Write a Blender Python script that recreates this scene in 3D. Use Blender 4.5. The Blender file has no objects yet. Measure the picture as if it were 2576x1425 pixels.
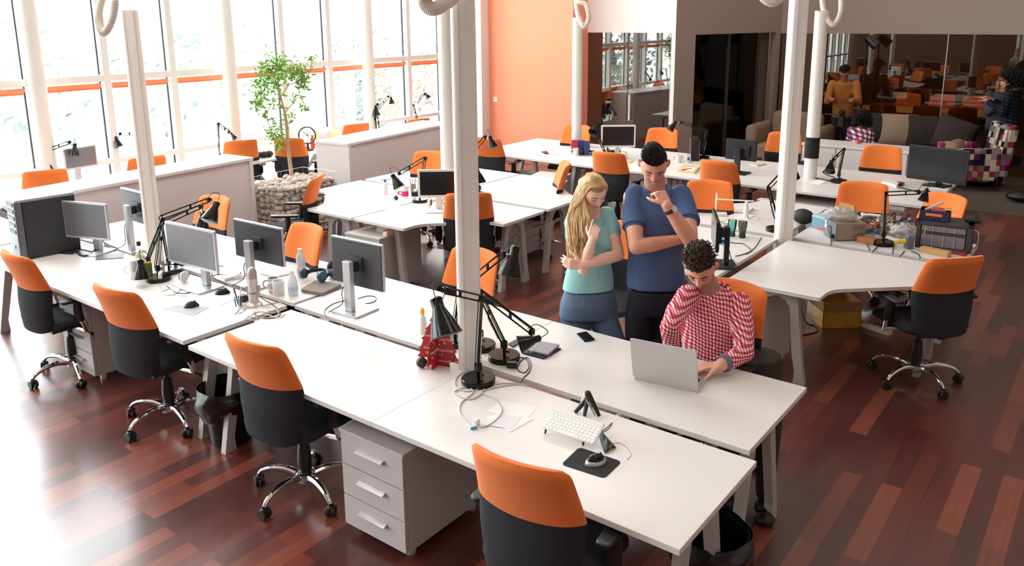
import bpy, bmesh, math, random
import numpy as np
from mathutils import Vector, Matrix
random.seed(7)
R_ = math.radians
scene = bpy.context.scene
COL = scene.collection
# ---------------------------------------------------------------- camera, world, exposure
EYE = Vector((0.0, 0.0, 2.46))
FPX, PY0 = 2052.74, 499.39
ROT = Matrix.Rotation(.65222, 3, 'Z') @ Matrix.Rotation(1.34978, 3, 'X') @ Matrix.Rotation(-.0086, 3, 'Z')
cd = bpy.data.cameras.new('camera'); cam = bpy.data.objects.new('camera', cd); COL.objects.link(cam)
cam.matrix_world = Matrix.Translation(EYE) @ ROT.to_4x4()
cd.sensor_width = 36; cd.lens = FPX / 2576 * 36; cd.shift_y = (PY0 - 712.5) / 2576
cd.clip_start = .05; cd.clip_end = 200
scene.camera = cam
scene.view_settings.view_transform = 'Standard'; scene.view_settings.look = 'None'
scene.view_settings.gamma = 1; scene.view_settings.use_curve_mapping = False
scene.view_settings.exposure = .66
scene.cycles.use_denoising = True
scene.cycles.max_bounces = 8; scene.cycles.diffuse_bounces = 5; scene.cycles.glossy_bounces = 4
scene.cycles.transparent_max_bounces = 12; scene.cycles.sample_clamp_indirect = 6
world = bpy.data.worlds.new('sky'); scene.world = world; world.use_nodes = True
bg = world.node_tree.nodes['Background']; bg.inputs[0].default_value = (.92, .965, 1, 1); bg.inputs[1].default_value = 9.5

def area(name, loc, rot, sx, sy, power, color=(1, 1, 1), portal=False):
    l = bpy.data.lights.new(name, 'AREA'); l.shape = 'RECTANGLE'; l.size = sx; l.size_y = sy
    l.energy = power; l.color = color
    if portal: l.cycles.is_portal = True
    o = bpy.data.objects.new(name, l); COL.objects.link(o); o.location = loc; o.rotation_euler = rot
    return o
WX = -9.1            # plane of the long window wall
WY0, WY1 = -6.0, 10.73
CEIL = 5.2
area('window_daylight', (WX - .12, (WY0 + WY1) / 2, 2.6), (0, R_(-90), 0), 4.6, WY1 - WY0, 1, portal=True)
for i_, (x_, y_) in enumerate(((-5.5, -2.2), (-2.2, -2.2), (1.0, -1.0), (-.6, 3.5), (-.6, 8.0), (-5.6, 1.6), (-5.6, 5.4), (-5.6, 8.6))):
    area('ceiling_fill', (x_, y_, 5.1), (0, 0, 0), 1.6, 1.0, 42 if x_ < -4 else 13, (1, .93, .86))  # unseen fill panels added under the ceiling to brighten the room

# ---------------------------------------------------------------- reading positions off the picture
def ray(px, py):
    return ROT @ Vector(((px - 1288) / FPX, -(py - PY0) / FPX, -1))
FZ = .085            # height of the finished floor
def at(px, py, z=.74):          # point of the horizontal plane at height z seen at a pixel
    if z < .03: z += FZ
    d = ray(px, py); return EYE + d * ((z - EYE.z) / d.z)
def aty(px, py, y):
    d = ray(px, py); return EYE + d * (y / d.y)
def atx(px, py, x):
    d = ray(px, py); return EYE + d * (x / d.x)
def dep(px, py, d): return EYE + ray(px, py) * d
def depth_of(p): return -(ROT.transposed() @ (Vector(p) - EYE)).z

# ---------------------------------------------------------------- materials
def lin(c): return tuple(((x / 255) / 12.92 if x / 255 <= .04045 else ((x / 255 + .055) / 1.055) ** 2.4) for x in c)
MATS = {}
def mat(name, col=(200, 200, 200), rough=.5, metal=0, noise=0, nscale=30, bump=0, bscale=200, trans=0, alpha=1, spec=.5, emit=None, coat=0, attr=None, ior=None, sheen=0):
    if name in MATS: return MATS[name]
    m = bpy.data.materials.new(name); m.use_nodes = True; nt = m.node_tree; b = nt.nodes['Principled BSDF']
    c = lin(col) + (1,)
    b.inputs['Base Color'].default_value = c; b.inputs['Roughness'].default_value = rough; b.inputs['Metallic'].default_value = metal
    b.inputs['Specular IOR Level'].default_value = spec
    if trans: b.inputs['Transmission Weight'].default_value = trans
    if alpha < 1: b.inputs['Alpha'].default_value = alpha
    if coat: b.inputs['Coat Weight'].default_value = coat; b.inputs['Coat Roughness'].default_value = .08
    if ior: b.inputs['IOR'].default_value = ior
    if sheen: b.inputs['Sheen Weight'].default_value = sheen
    if emit: b.inputs['Emission Color'].default_value = lin(emit[0]) + (1,); b.inputs['Emission Strength'].default_value = emit[1]
    tc = nt.nodes.new('ShaderNodeTexCoord')
    src = None
    if attr:
        a = nt.nodes.new('ShaderNodeVertexColor'); a.layer_name = attr; src = a.outputs[0]
        mx = nt.nodes.new('ShaderNodeMix'); mx.data_type = 'RGBA'; mx.blend_type = 'MULTIPLY'; mx.inputs[0].default_value = 1
        mx.inputs[6].default_value = c; nt.links.new(src, mx.inputs[7]); src = mx.outputs[2]
        nt.links.new(src, b.inputs['Base Color'])
    if noise:
        n = nt.nodes.new('ShaderNodeTexNoise'); n.inputs['Scale'].default_value = nscale; n.inputs['Detail'].default_value = 4
        nt.links.new(tc.outputs['Object'], n.inputs['Vector'])
        mr = nt.nodes.new('ShaderNodeMapRange'); mr.inputs[3].default_value = 1 - noise; mr.inputs[4].default_value = 1 + noise
        nt.links.new(n.outputs['Fac'], mr.inputs[0])
        mx = nt.nodes.new('ShaderNodeMix'); mx.data_type = 'RGBA'; mx.blend_type = 'MULTIPLY'; mx.inputs[0].default_value = 1
        if src: nt.links.new(src, mx.inputs[6])
        else: mx.inputs[6].default_value = c
        nt.links.new(mr.outputs[0], mx.inputs[7]); nt.links.new(mx.outputs[2], b.inputs['Base Color'])
    if bump:
        n = nt.nodes.new('ShaderNodeTexNoise'); n.inputs['Scale'].default_value = bscale; n.inputs['Detail'].default_value = 3
        nt.links.new(tc.outputs['Object'], n.inputs['Vector'])
        bp = nt.nodes.new('ShaderNodeBump'); bp.inputs['Strength'].default_value = bump; bp.inputs['Distance'].default_value = .01
        nt.links.new(n.outputs['Fac'], bp.inputs['Height']); nt.links.new(bp.outputs[0], b.inputs['Normal'])
    MATS[name] = m; return m
def thin_glass(name, tint=(255, 255, 255), refl=1.0, ior=1.5, rough=0.0):
    m = bpy.data.materials.new(name); m.use_nodes = True; nt = m.node_tree; nt.nodes.clear()
    out = nt.nodes.new('ShaderNodeOutputMaterial'); t = nt.nodes.new('ShaderNodeBsdfTransparent'); g = nt.nodes.new('ShaderNodeBsdfGlossy')
    t.inputs[0].default_value = lin(tint) + (1,); g.inputs['Roughness'].default_value = rough; g.inputs[0].default_value = (1, 1, 1, 1)
    fr = nt.nodes.new('ShaderNodeFresnel'); fr.inputs[0].default_value = ior
    mu = nt.nodes.new('ShaderNodeMath'); mu.operation = 'MULTIPLY'; mu.inputs[1].default_value = refl; mu.use_clamp = True
    mx = nt.nodes.new('ShaderNodeMixShader'); nt.links.new(fr.outputs[0], mu.inputs[0]); nt.links.new(mu.outputs[0], mx.inputs[0])
    nt.links.new(t.outputs[0], mx.inputs[1]); nt.links.new(g.outputs[0], mx.inputs[2]); nt.links.new(mx.outputs[0], out.inputs[0])
    MATS[name] = m; return m
def checker_mat(name, cols, pitch, kind='gingham'):
    m = bpy.data.materials.new(name); m.use_nodes = True; nt = m.node_tree; b = nt.nodes['Principled BSDF']; b.inputs['Roughness'].default_value = .85
    b.inputs['Specular IOR Level'].default_value = .15
    tc = nt.nodes.new('ShaderNodeTexCoord'); sp = nt.nodes.new('ShaderNodeSeparateXYZ'); nt.links.new(tc.outputs['Object'], sp.inputs[0])
    def M(op, a, c=None):
        n = nt.nodes.new('ShaderNodeMath'); n.operation = op
        for i, v in enumerate((a, c)):
            if v is None: continue
            if isinstance(v, (int, float)): n.inputs[i].default_value = v
            else: nt.links.new(v, n.inputs[i])
        return n.outputs[0]
    if kind == 'gingham':
        ns = nt.nodes.new('ShaderNodeTexNoise'); ns.inputs['Scale'].default_value = 9; nt.links.new(tc.outputs['Object'], ns.inputs[0])
        w = M('MULTIPLY', ns.outputs['Fac'], .03)
        u = M('ADD', M('ADD', sp.outputs[0], M('MULTIPLY', sp.outputs[1], .9)), w)
        v = M('ADD', M('ADD', sp.outputs[2], M('MULTIPLY', sp.outputs[0], .25)), w)
        fu = M('GREATER_THAN', M('FRACT', M('DIVIDE', u, pitch * 1.2)), .5); fv = M('GREATER_THAN', M('FRACT', M('DIVIDE', v, pitch)), .5)
        s = M('MULTIPLY', M('ADD', fu, fv), .5)
        cr = nt.nodes.new('ShaderNodeValToRGB'); cr.color_ramp.interpolation = 'CONSTANT'
        cr.color_ramp.elements[0].color = lin(cols[0]) + (1,); cr.color_ramp.elements[0].position = 0
        cr.color_ramp.elements[1].color = lin(cols[2]) + (1,); cr.color_ramp.elements[1].position = .75
        e = cr.color_ramp.elements.new(.25); e.color = lin(cols[1]) + (1,)
        nt.links.new(s, cr.inputs[0]); nt.links.new(cr.outputs[0], b.inputs[0])
    else:                         # patchwork of random squares
        mp = nt.nodes.new('ShaderNodeVectorMath'); mp.operation = 'SCALE'; mp.inputs['Scale'].default_value = 1 / pitch
        off = nt.nodes.new('ShaderNodeVectorMath'); off.operation = 'ADD'; off.inputs[1].default_value = (.03, .03, .03)
        nt.links.new(tc.outputs['Object'], off.inputs[0]); nt.links.new(off.outputs[0], mp.inputs[0])
        fl = nt.nodes.new('ShaderNodeVectorMath'); fl.operation = 'FLOOR'; nt.links.new(mp.outputs[0], fl.inputs[0])
        wn = nt.nodes.new('ShaderNodeTexWhiteNoise'); nt.links.new(fl.outputs[0], wn.inputs['Vector'])
        cr = nt.nodes.new('ShaderNodeValToRGB'); cr.color_ramp.interpolation = 'CONSTANT'
        for i, c in enumerate(cols):
            p = i / len(cols)
            e = cr.color_ramp.elements[i] if i < 2 else cr.color_ramp.elements.new(p)
            e.position = p; e.color = lin(c) + (1,)
        nt.links.new(wn.outputs[0], cr.inputs[0]); nt.links.new(cr.outputs[0], b.inputs[0])
    MATS[name] = m; return m
def floor_mat():
    m = bpy.data.materials.new('mahogany planks'); m.use_nodes = True; nt = m.node_tree; b = nt.nodes['Principled BSDF']
    tc = nt.nodes.new('ShaderNodeTexCoord'); mp = nt.nodes.new('ShaderNodeMapping'); mp.inputs['Rotation'].default_value = (0, 0, R_(90)); mp.inputs['Location'].default_value = (.3, .2, 0)
    nt.links.new(tc.outputs['Object'], mp.inputs[0])
    br = nt.nodes.new('ShaderNodeTexBrick'); br.offset = .37; br.offset_frequency = 2; br.squash = 1
    br.inputs['Scale'].default_value = 1; br.inputs['Brick Width'].default_value = .72; br.inputs['Row Height'].default_value = .098
    br.inputs['Mortar Size'].default_value = .0012; br.inputs['Mortar Smooth'].default_value = .3; br.inputs['Bias'].default_value = 0
    br.inputs['Color1'].default_value = (0, 0, 0, 1); br.inputs['Color2'].default_value = (1, 1, 1, 1); br.inputs['Mortar'].default_value = (.22, .22, .22, 1)
    nt.links.new(mp.outputs[0], br.inputs[0])
    cr = nt.nodes.new('ShaderNodeValToRGB'); E = cr.color_ramp.elements
    E[0].position = 0; E[0].color = lin((72, 29, 26)) + (1,); E[1].position = 1; E[1].color = lin((134, 66, 45)) + (1,)
    for p, c in ((.3, (84, 33, 29)), (.55, (100, 42, 34)), (.8, (122, 56, 40))):
        e = E.new(p); e.color = lin(c) + (1,)
    nt.links.new(br.outputs[0], cr.inputs[0])
    gm = nt.nodes.new('ShaderNodeMapping'); gm.inputs['Scale'].default_value = (34, 1.3, 1); nt.links.new(tc.outputs['Object'], gm.inputs[0])
    n = nt.nodes.new('ShaderNodeTexNoise'); n.inputs['Scale'].default_value = 1.4; n.inputs['Detail'].default_value = 3; n.inputs['Distortion'].default_value = .25
    nt.links.new(gm.outputs[0], n.inputs[0])
    mr = nt.nodes.new('ShaderNodeMapRange'); mr.inputs[1].default_value = .3; mr.inputs[2].default_value = .7; mr.inputs[3].default_value = .82; mr.inputs[4].default_value = 1.15
    nt.links.new(n.outputs['Fac'], mr.inputs[0])
    mx = nt.nodes.new('ShaderNodeMix'); mx.data_type = 'RGBA'; mx.blend_type = 'MULTIPLY'; mx.inputs[0].default_value = 1
    nt.links.new(cr.outputs[0], mx.inputs[6]); nt.links.new(mr.outputs[0], mx.inputs[7]); nt.links.new(mx.outputs[2], b.inputs[0])
    r2 = nt.nodes.new('ShaderNodeMapRange'); r2.inputs[3].default_value = .3; r2.inputs[4].default_value = .42; nt.links.new(n.outputs['Fac'], r2.inputs[0]); nt.links.new(r2.outputs[0], b.inputs['Roughness'])
    bp = nt.nodes.new('ShaderNodeBump'); bp.inputs['Strength'].default_value = .12; bp.inputs['Distance'].default_value = .004
    nt.links.new(br.outputs[1], bp.inputs['Height']); bp.invert = True; nt.links.new(bp.outputs[0], b.inputs['Normal'])
    b.inputs['Specular IOR Level'].default_value = .6; b.inputs['Coat Weight'].default_value = .8; b.inputs['Coat Roughness'].default_value = .25
    return m

WHITE = mat('white laminate', (222, 219, 217), .32, bump=0)
EDGE = mat('pale desk edge', (205, 200, 198), .5)
LEGM = mat('silver grey painted steel', (186, 182, 180), .4, .15)
CAB = mat('light grey cabinet board', (192, 186, 186), .5, noise=.02, nscale=6)
ORANGE = mat('orange chair fabric', (230, 122, 58), .9, noise=.07, nscale=500, bump=.15, bscale=900, spec=.15, sheen=.15)
DARKF = mat('charcoal chair fabric', (44, 45, 50), .88, noise=.12, nscale=450, bump=.12, bscale=900, spec=.25)
BLACKP = mat('black plastic', (22, 22, 24), .42)
GLOSSB = mat('glossy black enamel', (9, 9, 10), .2, coat=0, spec=.35)
CHROME = mat('polished chrome', (225, 225, 228), .1, 1)
SILVER = mat('silver plastic', (190, 191, 195), .3, .5)
ALU = mat('brushed aluminium', (205, 205, 206), .32, .7)
POLE = mat('white enamelled pole', (232, 228, 222), .35)
HOSE = mat('cream conduit hose', (222, 212, 200), .45)
SCREEN = mat('dark monitor glass', (18, 19, 22), .22)
SCREENM = mat('matte screen with painted window haze', (104, 107, 113), .4, spec=.7)  # screen is off; the grey base stands in for reflected window haze
PAPER = mat('white paper', (236, 236, 238), .7)
WALLW = mat('white plaster', (232, 226, 222), .8)
FRAMEW = mat('white window frame', (226, 222, 216), .5)
GREYW = mat('grey plaster', (172, 156, 148), .85, noise=.02, nscale=3)
PORANGE = mat('orange plaster', (240, 152, 118), .8, noise=.015, nscale=2)
SHADEW = mat('white lamp lining', (238, 238, 240), .4)
CARPET = mat('grey brown carpet', (92, 84, 78), .95, noise=.2, nscale=120, bump=.3, bscale=400)
CARD = mat('brown cardboard', (172, 124, 74), .8, noise=.05, nscale=20)
WGLASS = thin_glass('window glass', (250, 253, 252), .6)
DGLASS = thin_glass('dark partition glass', (205, 195, 186), 1.7)
OGLASS = thin_glass('door glass', (205, 200, 196), 3.2)
CGLASS = thin_glass('clear tumbler glass', (226, 240, 238), 1.4)

# ---------------------------------------------------------------- mesh building
class MB:
    def __init__(s): s.v = []; s.f = []; s.m = []
    def add(s, vs, fs, m=0, M=None):
        n = len(s.v)
        s.v += [tuple(M @ Vector(p)) for p in vs] if M is not None else [tuple(p) for p in vs]
        s.f += [tuple(i + n for i in f) for f in fs]; s.m += [m] * len(fs); return s
    def box(s, x0, y0, z0, x1, y1, z1, m=0, M=None):
        x0, x1 = min(x0, x1), max(x0, x1); y0, y1 = min(y0, y1), max(y0, y1); z0, z1 = min(z0, z1), max(z0, z1)
        v = [(x0, y0, z0), (x1, y0, z0), (x1, y1, z0), (x0, y1, z0), (x0, y0, z1), (x1, y0, z1), (x1, y1, z1), (x0, y1, z1)]
        return s.add(v, [(0, 3, 2, 1), (4, 5, 6, 7), (0, 1, 5, 4), (1, 2, 6, 5), (2, 3, 7, 6), (3, 0, 4, 7)], m, M)
    def cbox(s, c, d, m=0, M=None):
        return s.box(c[0] - d[0] / 2, c[1] - d[1] / 2, c[2] - d[2] / 2, c[0] + d[0] / 2, c[1] + d[1] / 2, c[2] + d[2] / 2, m, M)
    def prism(s, pts, z0, z1, m=0, M=None):
        a = sum(pts[i][0] * pts[(i + 1) % len(pts)][1] - pts[(i + 1) % len(pts)][0] * pts[i][1] for i in range(len(pts)))
        if a < 0: pts = pts[::-1]
        n = len(pts); v = [(p[0], p[1], z0) for p in pts] + [(p[0], p[1], z1) for p in pts]
        return s.add(v, [tuple(range(n))[::-1], tuple(range(n, 2 * n))] + [(i, (i + 1) % n, n + (i + 1) % n, n + i) for i in range(n)], m, M)
    def tube(s, pts, r, n=8, m=0, M=None, closed=False, flat=None):
        P = [Vector(p) for p in pts]; k = len(P); rs = r if isinstance(r, (list, tuple)) else [r] * k
        vs = []; prev = None
        for i in range(k):
            if closed: t = P[(i + 1) % k] - P[i - 1]
            else: t = P[min(i + 1, k - 1)] - P[max(i - 1, 0)]
            t = t.normalized() if t.length > 1e-9 else Vector((0, 0, 1))
            if prev is None:
                a = Vector((0, 0, 1)) if abs(t.z) < .9 else Vector((1, 0, 0))
                prev = (a - t * a.dot(t)).normalized()
            else:
                q = prev - t * prev.dot(t)
                prev = q.normalized() if q.length > 1e-6 else t.orthogonal().normalized()
            b = t.cross(prev); fl = flat or 1
            for j in range(n):
                a = 2 * math.pi * j / n
                vs.append(P[i] + prev * (math.cos(a) * rs[i] * fl) + b * (math.sin(a) * rs[i]))
        fs = []
        for i in range(k if closed else k - 1):
            for j in range(n):
                a, b2 = i * n + j, i * n + (j + 1) % n; c, d = ((i + 1) % k) * n + j, ((i + 1) % k) * n + (j + 1) % n
                fs.append((a, b2, d, c))
        if not closed: fs += [tuple(range(n))[::-1], tuple(range((k - 1) * n, k * n))]
        return s.add(vs, fs, m, M)
    def lathe(s, prof, n=24, m=0, M=None, c=(0, 0, 0)):
        vs = []; fs = []; k = len(prof)
        for r, z in prof:
            for j in range(n):
                a = 2 * math.pi * j / n; vs.append((c[0] + r * math.cos(a), c[1] + r * math.sin(a), c[2] + z))
        for i in range(k - 1):
            for j in range(n):
                fs.append((i * n + j, i * n + (j + 1) % n, (i + 1) * n + (j + 1) % n, (i + 1) * n + j))
        if prof[0][0] > 1e-5: fs.append(tuple(range(n))[::-1])
        if prof[-1][0] > 1e-5: fs.append(tuple(range((k - 1) * n, k * n)))
        return s.add(vs, fs, m, M)
    def ball(s, c, r, nu=14, nv=9, m=0, M=None):
        if not isinstance(r, (tuple, list)): r = (r, r, r)
        vs = [(c[0], c[1], c[2] - r[2])]; fs = []
        for i in range(1, nv):
            t = math.pi * i / nv - math.pi / 2
            for j in range(nu):
                a = 2 * math.pi * j / nu; vs.append((c[0] + r[0] * math.cos(t) * math.cos(a), c[1] + r[1] * math.cos(t) * math.sin(a), c[2] + r[2] * math.sin(t)))
        vs.append((c[0], c[1], c[2] + r[2])); e = len(vs) - 1
        for j in range(nu): fs.append((0, 1 + (j + 1) % nu, 1 + j)); fs.append((e, e - nu + j, e - nu + (j + 1) % nu))
        for i in range(nv - 2):
            for j in range(nu):
                a = 1 + i * nu + j; b = 1 + i * nu + (j + 1) % nu; fs.append((a, b, b + nu, a + nu))
        return s.add(vs, fs, m, M)
    def grid(s, fn, nu, nv, m=0, M=None, thick=None):
        vs = [fn(i / nu, j / nv) for j in range(nv + 1) for i in range(nu + 1)]
        fs = [(j * (nu + 1) + i, j * (nu + 1) + i + 1, (j + 1) * (nu + 1) + i + 1, (j + 1) * (nu + 1) + i) for j in range(nv) for i in range(nu)]
        return s.add(vs, fs, m, M)
    def build(s, name, mats, parent=None, smooth=True, bevel=0, world=False, solid=0, ang=35):
        me = bpy.data.meshes.new(name); v = s.v
        if world and parent is not None:
            o = Vector((0, 0, 0)); q = parent
            while q: o += q.location; q = q.parent
            v = [(p[0] - o.x, p[1] - o.y, p[2] - o.z) for p in v]
        me.from_pydata(v, [], s.f)
        for mm in (mats if isinstance(mats, (list, tuple)) else [mats]): me.materials.append(mm)
        me.polygons.foreach_set('material_index', s.m)
        if smooth:
            me.polygons.foreach_set('use_smooth', [True] * len(s.f)); me.update()
            me.set_sharp_from_angle(angle=R_(ang))
        me.update()
        ob = bpy.data.objects.new(name, me); COL.objects.link(ob)
        if parent is not None: ob.parent = parent
        if solid:
            q = ob.modifiers.new('thickness', 'SOLIDIFY'); q.thickness = solid; q.offset = 0
        if bevel:
            q = ob.modifiers.new('bevel', 'BEVEL'); q.width = bevel; q.segments = 2; q.limit_method = 'ANGLE'; q.angle_limit = R_(40)
        return ob

def tag(o, label=None, cat=None, group=None, kind=None):
    if label: o['label'] = label
    if cat: o['category'] = cat
    if group: o['group'] = group
    if kind: o['kind'] = kind
    return o
def thing(name, label, cat, loc=(0, 0, 0), rz=0, group=None):
    o = bpy.data.objects.new(name, None); COL.objects.link(o); o.empty_display_size = .1
    o.location = loc
    if abs(loc[2]) < 1e-6: o.location.z = FZ
    o.rotation_euler = (0, 0, rz); return tag(o, label, cat, group)
def single(name, mb, m, label, cat, group=None, **k):    # a thing that is one mesh, origin at its own base
    vs = np.array(mb.v); c = vs.mean(0); c[2] = vs[:, 2].min()
    mb.v = [tuple(p) for p in (vs - c)]
    o = mb.build(name, m, **k); o.location = c; return tag(o, label, cat, group)
def copy_tree(o, parent=None):
    c = o.copy(); COL.objects.link(c); c.parent = parent
    for ch in [x for x in o.children]: copy_tree(ch, c)
    return c
def struct(name, mb, m, **k): return tag(mb.build(name, m, **k), kind='structure')
def rounded(pts, r, seg=3, which=None):      # round polygon corners
    out = []; n = len(pts)
    for i in range(n):
        p = Vector(pts[i]); a = Vector(pts[i - 1]); b = Vector(pts[(i + 1) % n])
        rr = r if which is None or i in which else 0
        if which is not None and isinstance(which, dict): rr = which.get(i, r)
        if rr <= 0: out.append(tuple(p)); continue
        u = (a - p).normalized(); w = (b - p).normalized(); d = min(rr, (a - p).length * .45, (b - p).length * .45)
        A = p + u * d; Bq = p + w * d
        for k in range(seg + 1):
            t = k / seg; q = A * (1 - t) ** 2 + p * 2 * t * (1 - t) + Bq * t * t; out.append(tuple(q))
    return out
def spline(pts, n=8):       # Catmull-Rom through points
    P = [Vector(p) for p in pts]; P = [P[0] * 2 - P[1]] + P + [P[-1] * 2 - P[-2]]; out = []
    for i in range(1, len(P) - 2):
        for k in range(n):
            t = k / n; a, b, c, d = P[i - 1:i + 3]
            out.append(.5 * ((2 * b) + (c - a) * t + (2 * a - 5 * b + 4 * c - d) * t * t + (3 * b - a - 3 * c + d) * t ** 3))
    out.append(P[-2]); return out
# ================================================================= THE SETTING
XR = 3.2; YB = -6.0; YF = 14.6
b = MB(); b.box(WX - .1, YB, -.12, XR, YF + 6, FZ); fl = struct('floor', b, floor_mat(), smooth=False)
b = MB()
cy = 11.07
b.box(-5.55, cy, 0.0, XR, YF + 6, FZ + .006); struct('floor_lounge', b, CARPET, smooth=False)
b = MB(); b.box(WX - .1, YB, CEIL, XR, YF + 6, CEIL + .12); struct('ceiling', b, WALLW, smooth=False)
b = MB(); b.box(XR, YB, 0, XR + .12, YF + 6, CEIL); struct('wall_right', b, GREYW, smooth=False)
b = MB(); b.box(WX, YB - .12, 0, XR, YB, CEIL)
struct('wall_rear', b, mat('brown rear wall', (112, 92, 80), .85), smooth=False)
# ---- long window wall: parapet, mullions, transom, sill, panes with rolled blinds
SILL, TRANS, HEAD = .92, 1.82, 4.75
b = MB(); b.box(WX - .15, YB, 0, WX, WY1 + .1, .12); b.box(WX - .15, YB, HEAD + .12, WX, WY1 + .1, CEIL)
struct('wall_left', b, WALLW, smooth=False)
mpx = [64, 241, 397, 540, 669, 789, 899, 1007, 1099, 1186]
mys = [atx(x, y, WX).y for x, y in zip(mpx, [205, 192, 181, 172, 164, 157, 150, 145, 139, 135])]
step = (mys[-1] - mys[0]) / 9
mys = [mys[0] + step * i for i in range(10)]
ally = [mys[0] - step * k for k in range(int((mys[0] - YB) / step), 0, -1)] + mys + [WY1]
ALLY = ally
for i in range(len(ally) - 1):
    y0, y1 = ally[i], ally[i + 1]
    b = MB()
    b.box(WX - .1, y0, .12, WX + .04, y0 + .075, HEAD + .12)
    b.box(WX - .1, y0, TRANS - .035, WX + .03, y1, TRANS + .035); b.box(WX - .1, y0, SILL - .05, WX + .06, y1, SILL)
    b.box(WX - .1, y0, HEAD, WX + .02, y1, HEAD + .12); b.box(WX - .1, y0, .12, WX + .02, y1, .2)
    w = struct('window_%d' % (i + 1), b, FRAMEW, smooth=False)
    g = MB(); g.box(WX - .06, y0 + .075, .2, WX - .052, y1, HEAD); g.build('pane', WGLASS, w, smooth=False)
    g = MB(); g.box(WX - .07, y0 + .068, .2, WX - .045, y0 + .076, HEAD); g.box(WX - .07, y1 - .012, .2, WX - .045, y1, HEAD); g.build('gasket', BLACKP, w, smooth=False)
    g = MB(); g.tube([(WX + .005, y0 + .1, TRANS - .075), (WX + .005, y1 - .03, TRANS - .075)], .022, 10); g.box(WX - .005, y0 + .1, TRANS - .12, WX + .0, y1 - .03, TRANS - .08)
    g.build('roller_blind', mat('orange blind cloth', (248, 140, 96), .8), w)
# round posts standing just inside the glass
for i, (px, py) in enumerate([(92, 200), (577, 180), (926, 160), (1216, 145)]):
    q = atx(px, py, WX + .16); b = MB(); b.lathe([(.085, 0), (.085, CEIL)], 20, c=(q.x, q.y, 0)); struct('trim_%d' % (i + 1), b, FRAMEW)
# ---- white pilaster in the corner beside the orange wall
b = MB(); xp = aty(1227, 200, 10.66).x; b.box(WX, 10.5, 0, xp, 10.70, CEIL); struct('trim_9', b, FRAMEW, smooth=False)
# ---- orange wall and its return, glass door wall, oblique grey wall, lounge glass
YO = 10.70
xo = aty(1441, 150, YO).x
b = MB(); b.box(WX - .1, YO, 0, xo, YO + .12, CEIL); struct('wall_orange', b, PORANGE, smooth=False)
b = MB(); b.box(WX, YO - .015, 0, xo, YO, FZ + .09); struct('baseboard_orange', b, mat('wooden skirting', (186, 120, 80), .5), smooth=False)
YD = YO + .42
b = MB(); b.box(xo - .12, YO + .12, 0, xo, YD + 2.6, CEIL); struct('wall_return', b, PORANGE, smooth=False)
xd0 = aty(1480, 100, YD).x; xd1 = aty(1690, 100, YD).x; xm = aty(1578, 100, YD).x
zd = 2.22
b = MB(); b.box(xo, YD, zd, xd1 + .06, YD + .1, CEIL); b.box(xd1, YD, 0, xd1 + .06, YD + .1, zd); b.box(xo, YD, zd - .035, xd1, YD + .05, zd)
struct('wall_door', b, WALLW, smooth=False)
b = MB(); b.box(xo, YD + .02, FZ, xm, YD + .03, zd - .03); w = struct('window_60', b, OGLASS, smooth=False)
b = MB(); b.box(xm + .01, YD + .02, FZ + .01, xd1 - .01, YD + .03, zd - .03); w = struct('door_1', b, OGLASS, smooth=False)
for s in (-.045, .045):
    g = MB(); hx = xm + .07; y = YD + .025 + s
    g.tube([(hx, y, .85), (hx, y, 1.25)], .013, 10); g.tube([(hx, YD + .025, .9), (hx, y, .9)], .008, 6); g.tube([(hx, YD + .025, 1.2), (hx, y, 1.2)], .008, 6)
    g.build('door_handle', mat('satin steel', (236, 232, 224), .4), w)
# room behind the glass door
b = MB(); b.box(xo, YD + 2.6, 0, xd1 + .5, YD + 2.7, CEIL); struct('wall_back_office', b, GREYW, smooth=False)
G0 = Vector((xd1 + .06, YD, 0)); G1 = aty(1746, 200, 0.0 + YD + .78); G2 = aty(1958, 200, YF - 1.0)
YG = YF - .9
G2 = aty(1958, 200, YG)
GD = (Vector((G2.x, G2.y, 0)) - G0).normalized()
Lg = (Vector((G2.x, G2.y, 0)) - G0).length
Mg = Matrix.Translation(G0) @ Matrix.Rotation(math.atan2(GD.y, GD.x), 4, 'Z')
def alongG(px):
    d = ray(px, 200); # intersect with vertical plane through G0 dir GD
    n = Vector((-GD.y, GD.x, 0)); t = (G0 - Vector((EYE.x, EYE.y, 0))).dot(n) / d.dot(n); p = EYE + d * t
    return (p - G0).dot(GD)
l1 = alongG(1746); l2 = alongG(1908); l3 = alongG(1945)
b = MB(); b.box(0, 0, 0, l1, .1, CEIL, M=Mg); b.box(l1, 0, 2.15, Lg, .1, CEIL, M=Mg); b.box(l3, 0, 0, Lg, .1, 2.15, M=Mg)
struct('wall_oblique', b, GREYW, smooth=False)
b = MB(); b.box(l1, .03, .0, l2, .04, 2.15, M=Mg); w = struct('window_61', b, DGLASS, smooth=False)
g = MB(); lm = (l1 + l2) / 2
for l in (lm, l2 - .05): g.box(l, .0, 0, l + .03, .06, 2.15, M=Mg)
g.build('window_frame', mat('dark bronze frame', (58, 50, 48), .5), w, smooth=False)
b = MB(); b.box(.0, .02, 0, .1, .0, 0.01, M=Mg)
b = MB(); b.cbox((l1 * .12, -.006, 1.12), (.05, .012, .09), M=Mg); q = single('light_switch', b, mat('beige switch plastic', (170, 150, 142), .5), 'small beige light switch on the grey wall right of the glass door', 'light switch', smooth=False)
zg = 2.13
b = MB(); b.box(G2.x, YG, zg, XR, YG + .12, CEIL); struct('wall_lounge', b, GREYW, smooth=False)
b = MB(); b.box(G2.x, YG + .03, 0, XR, YG + .04, zg); w = struct('window_62', b, DGLASS, smooth=False)
g = MB()
for px in (2374,): xx = aty(px, 200, YG).x; g.box(xx - .006, YG + .02, 0, xx + .006, YG + .05, zg)
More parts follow.
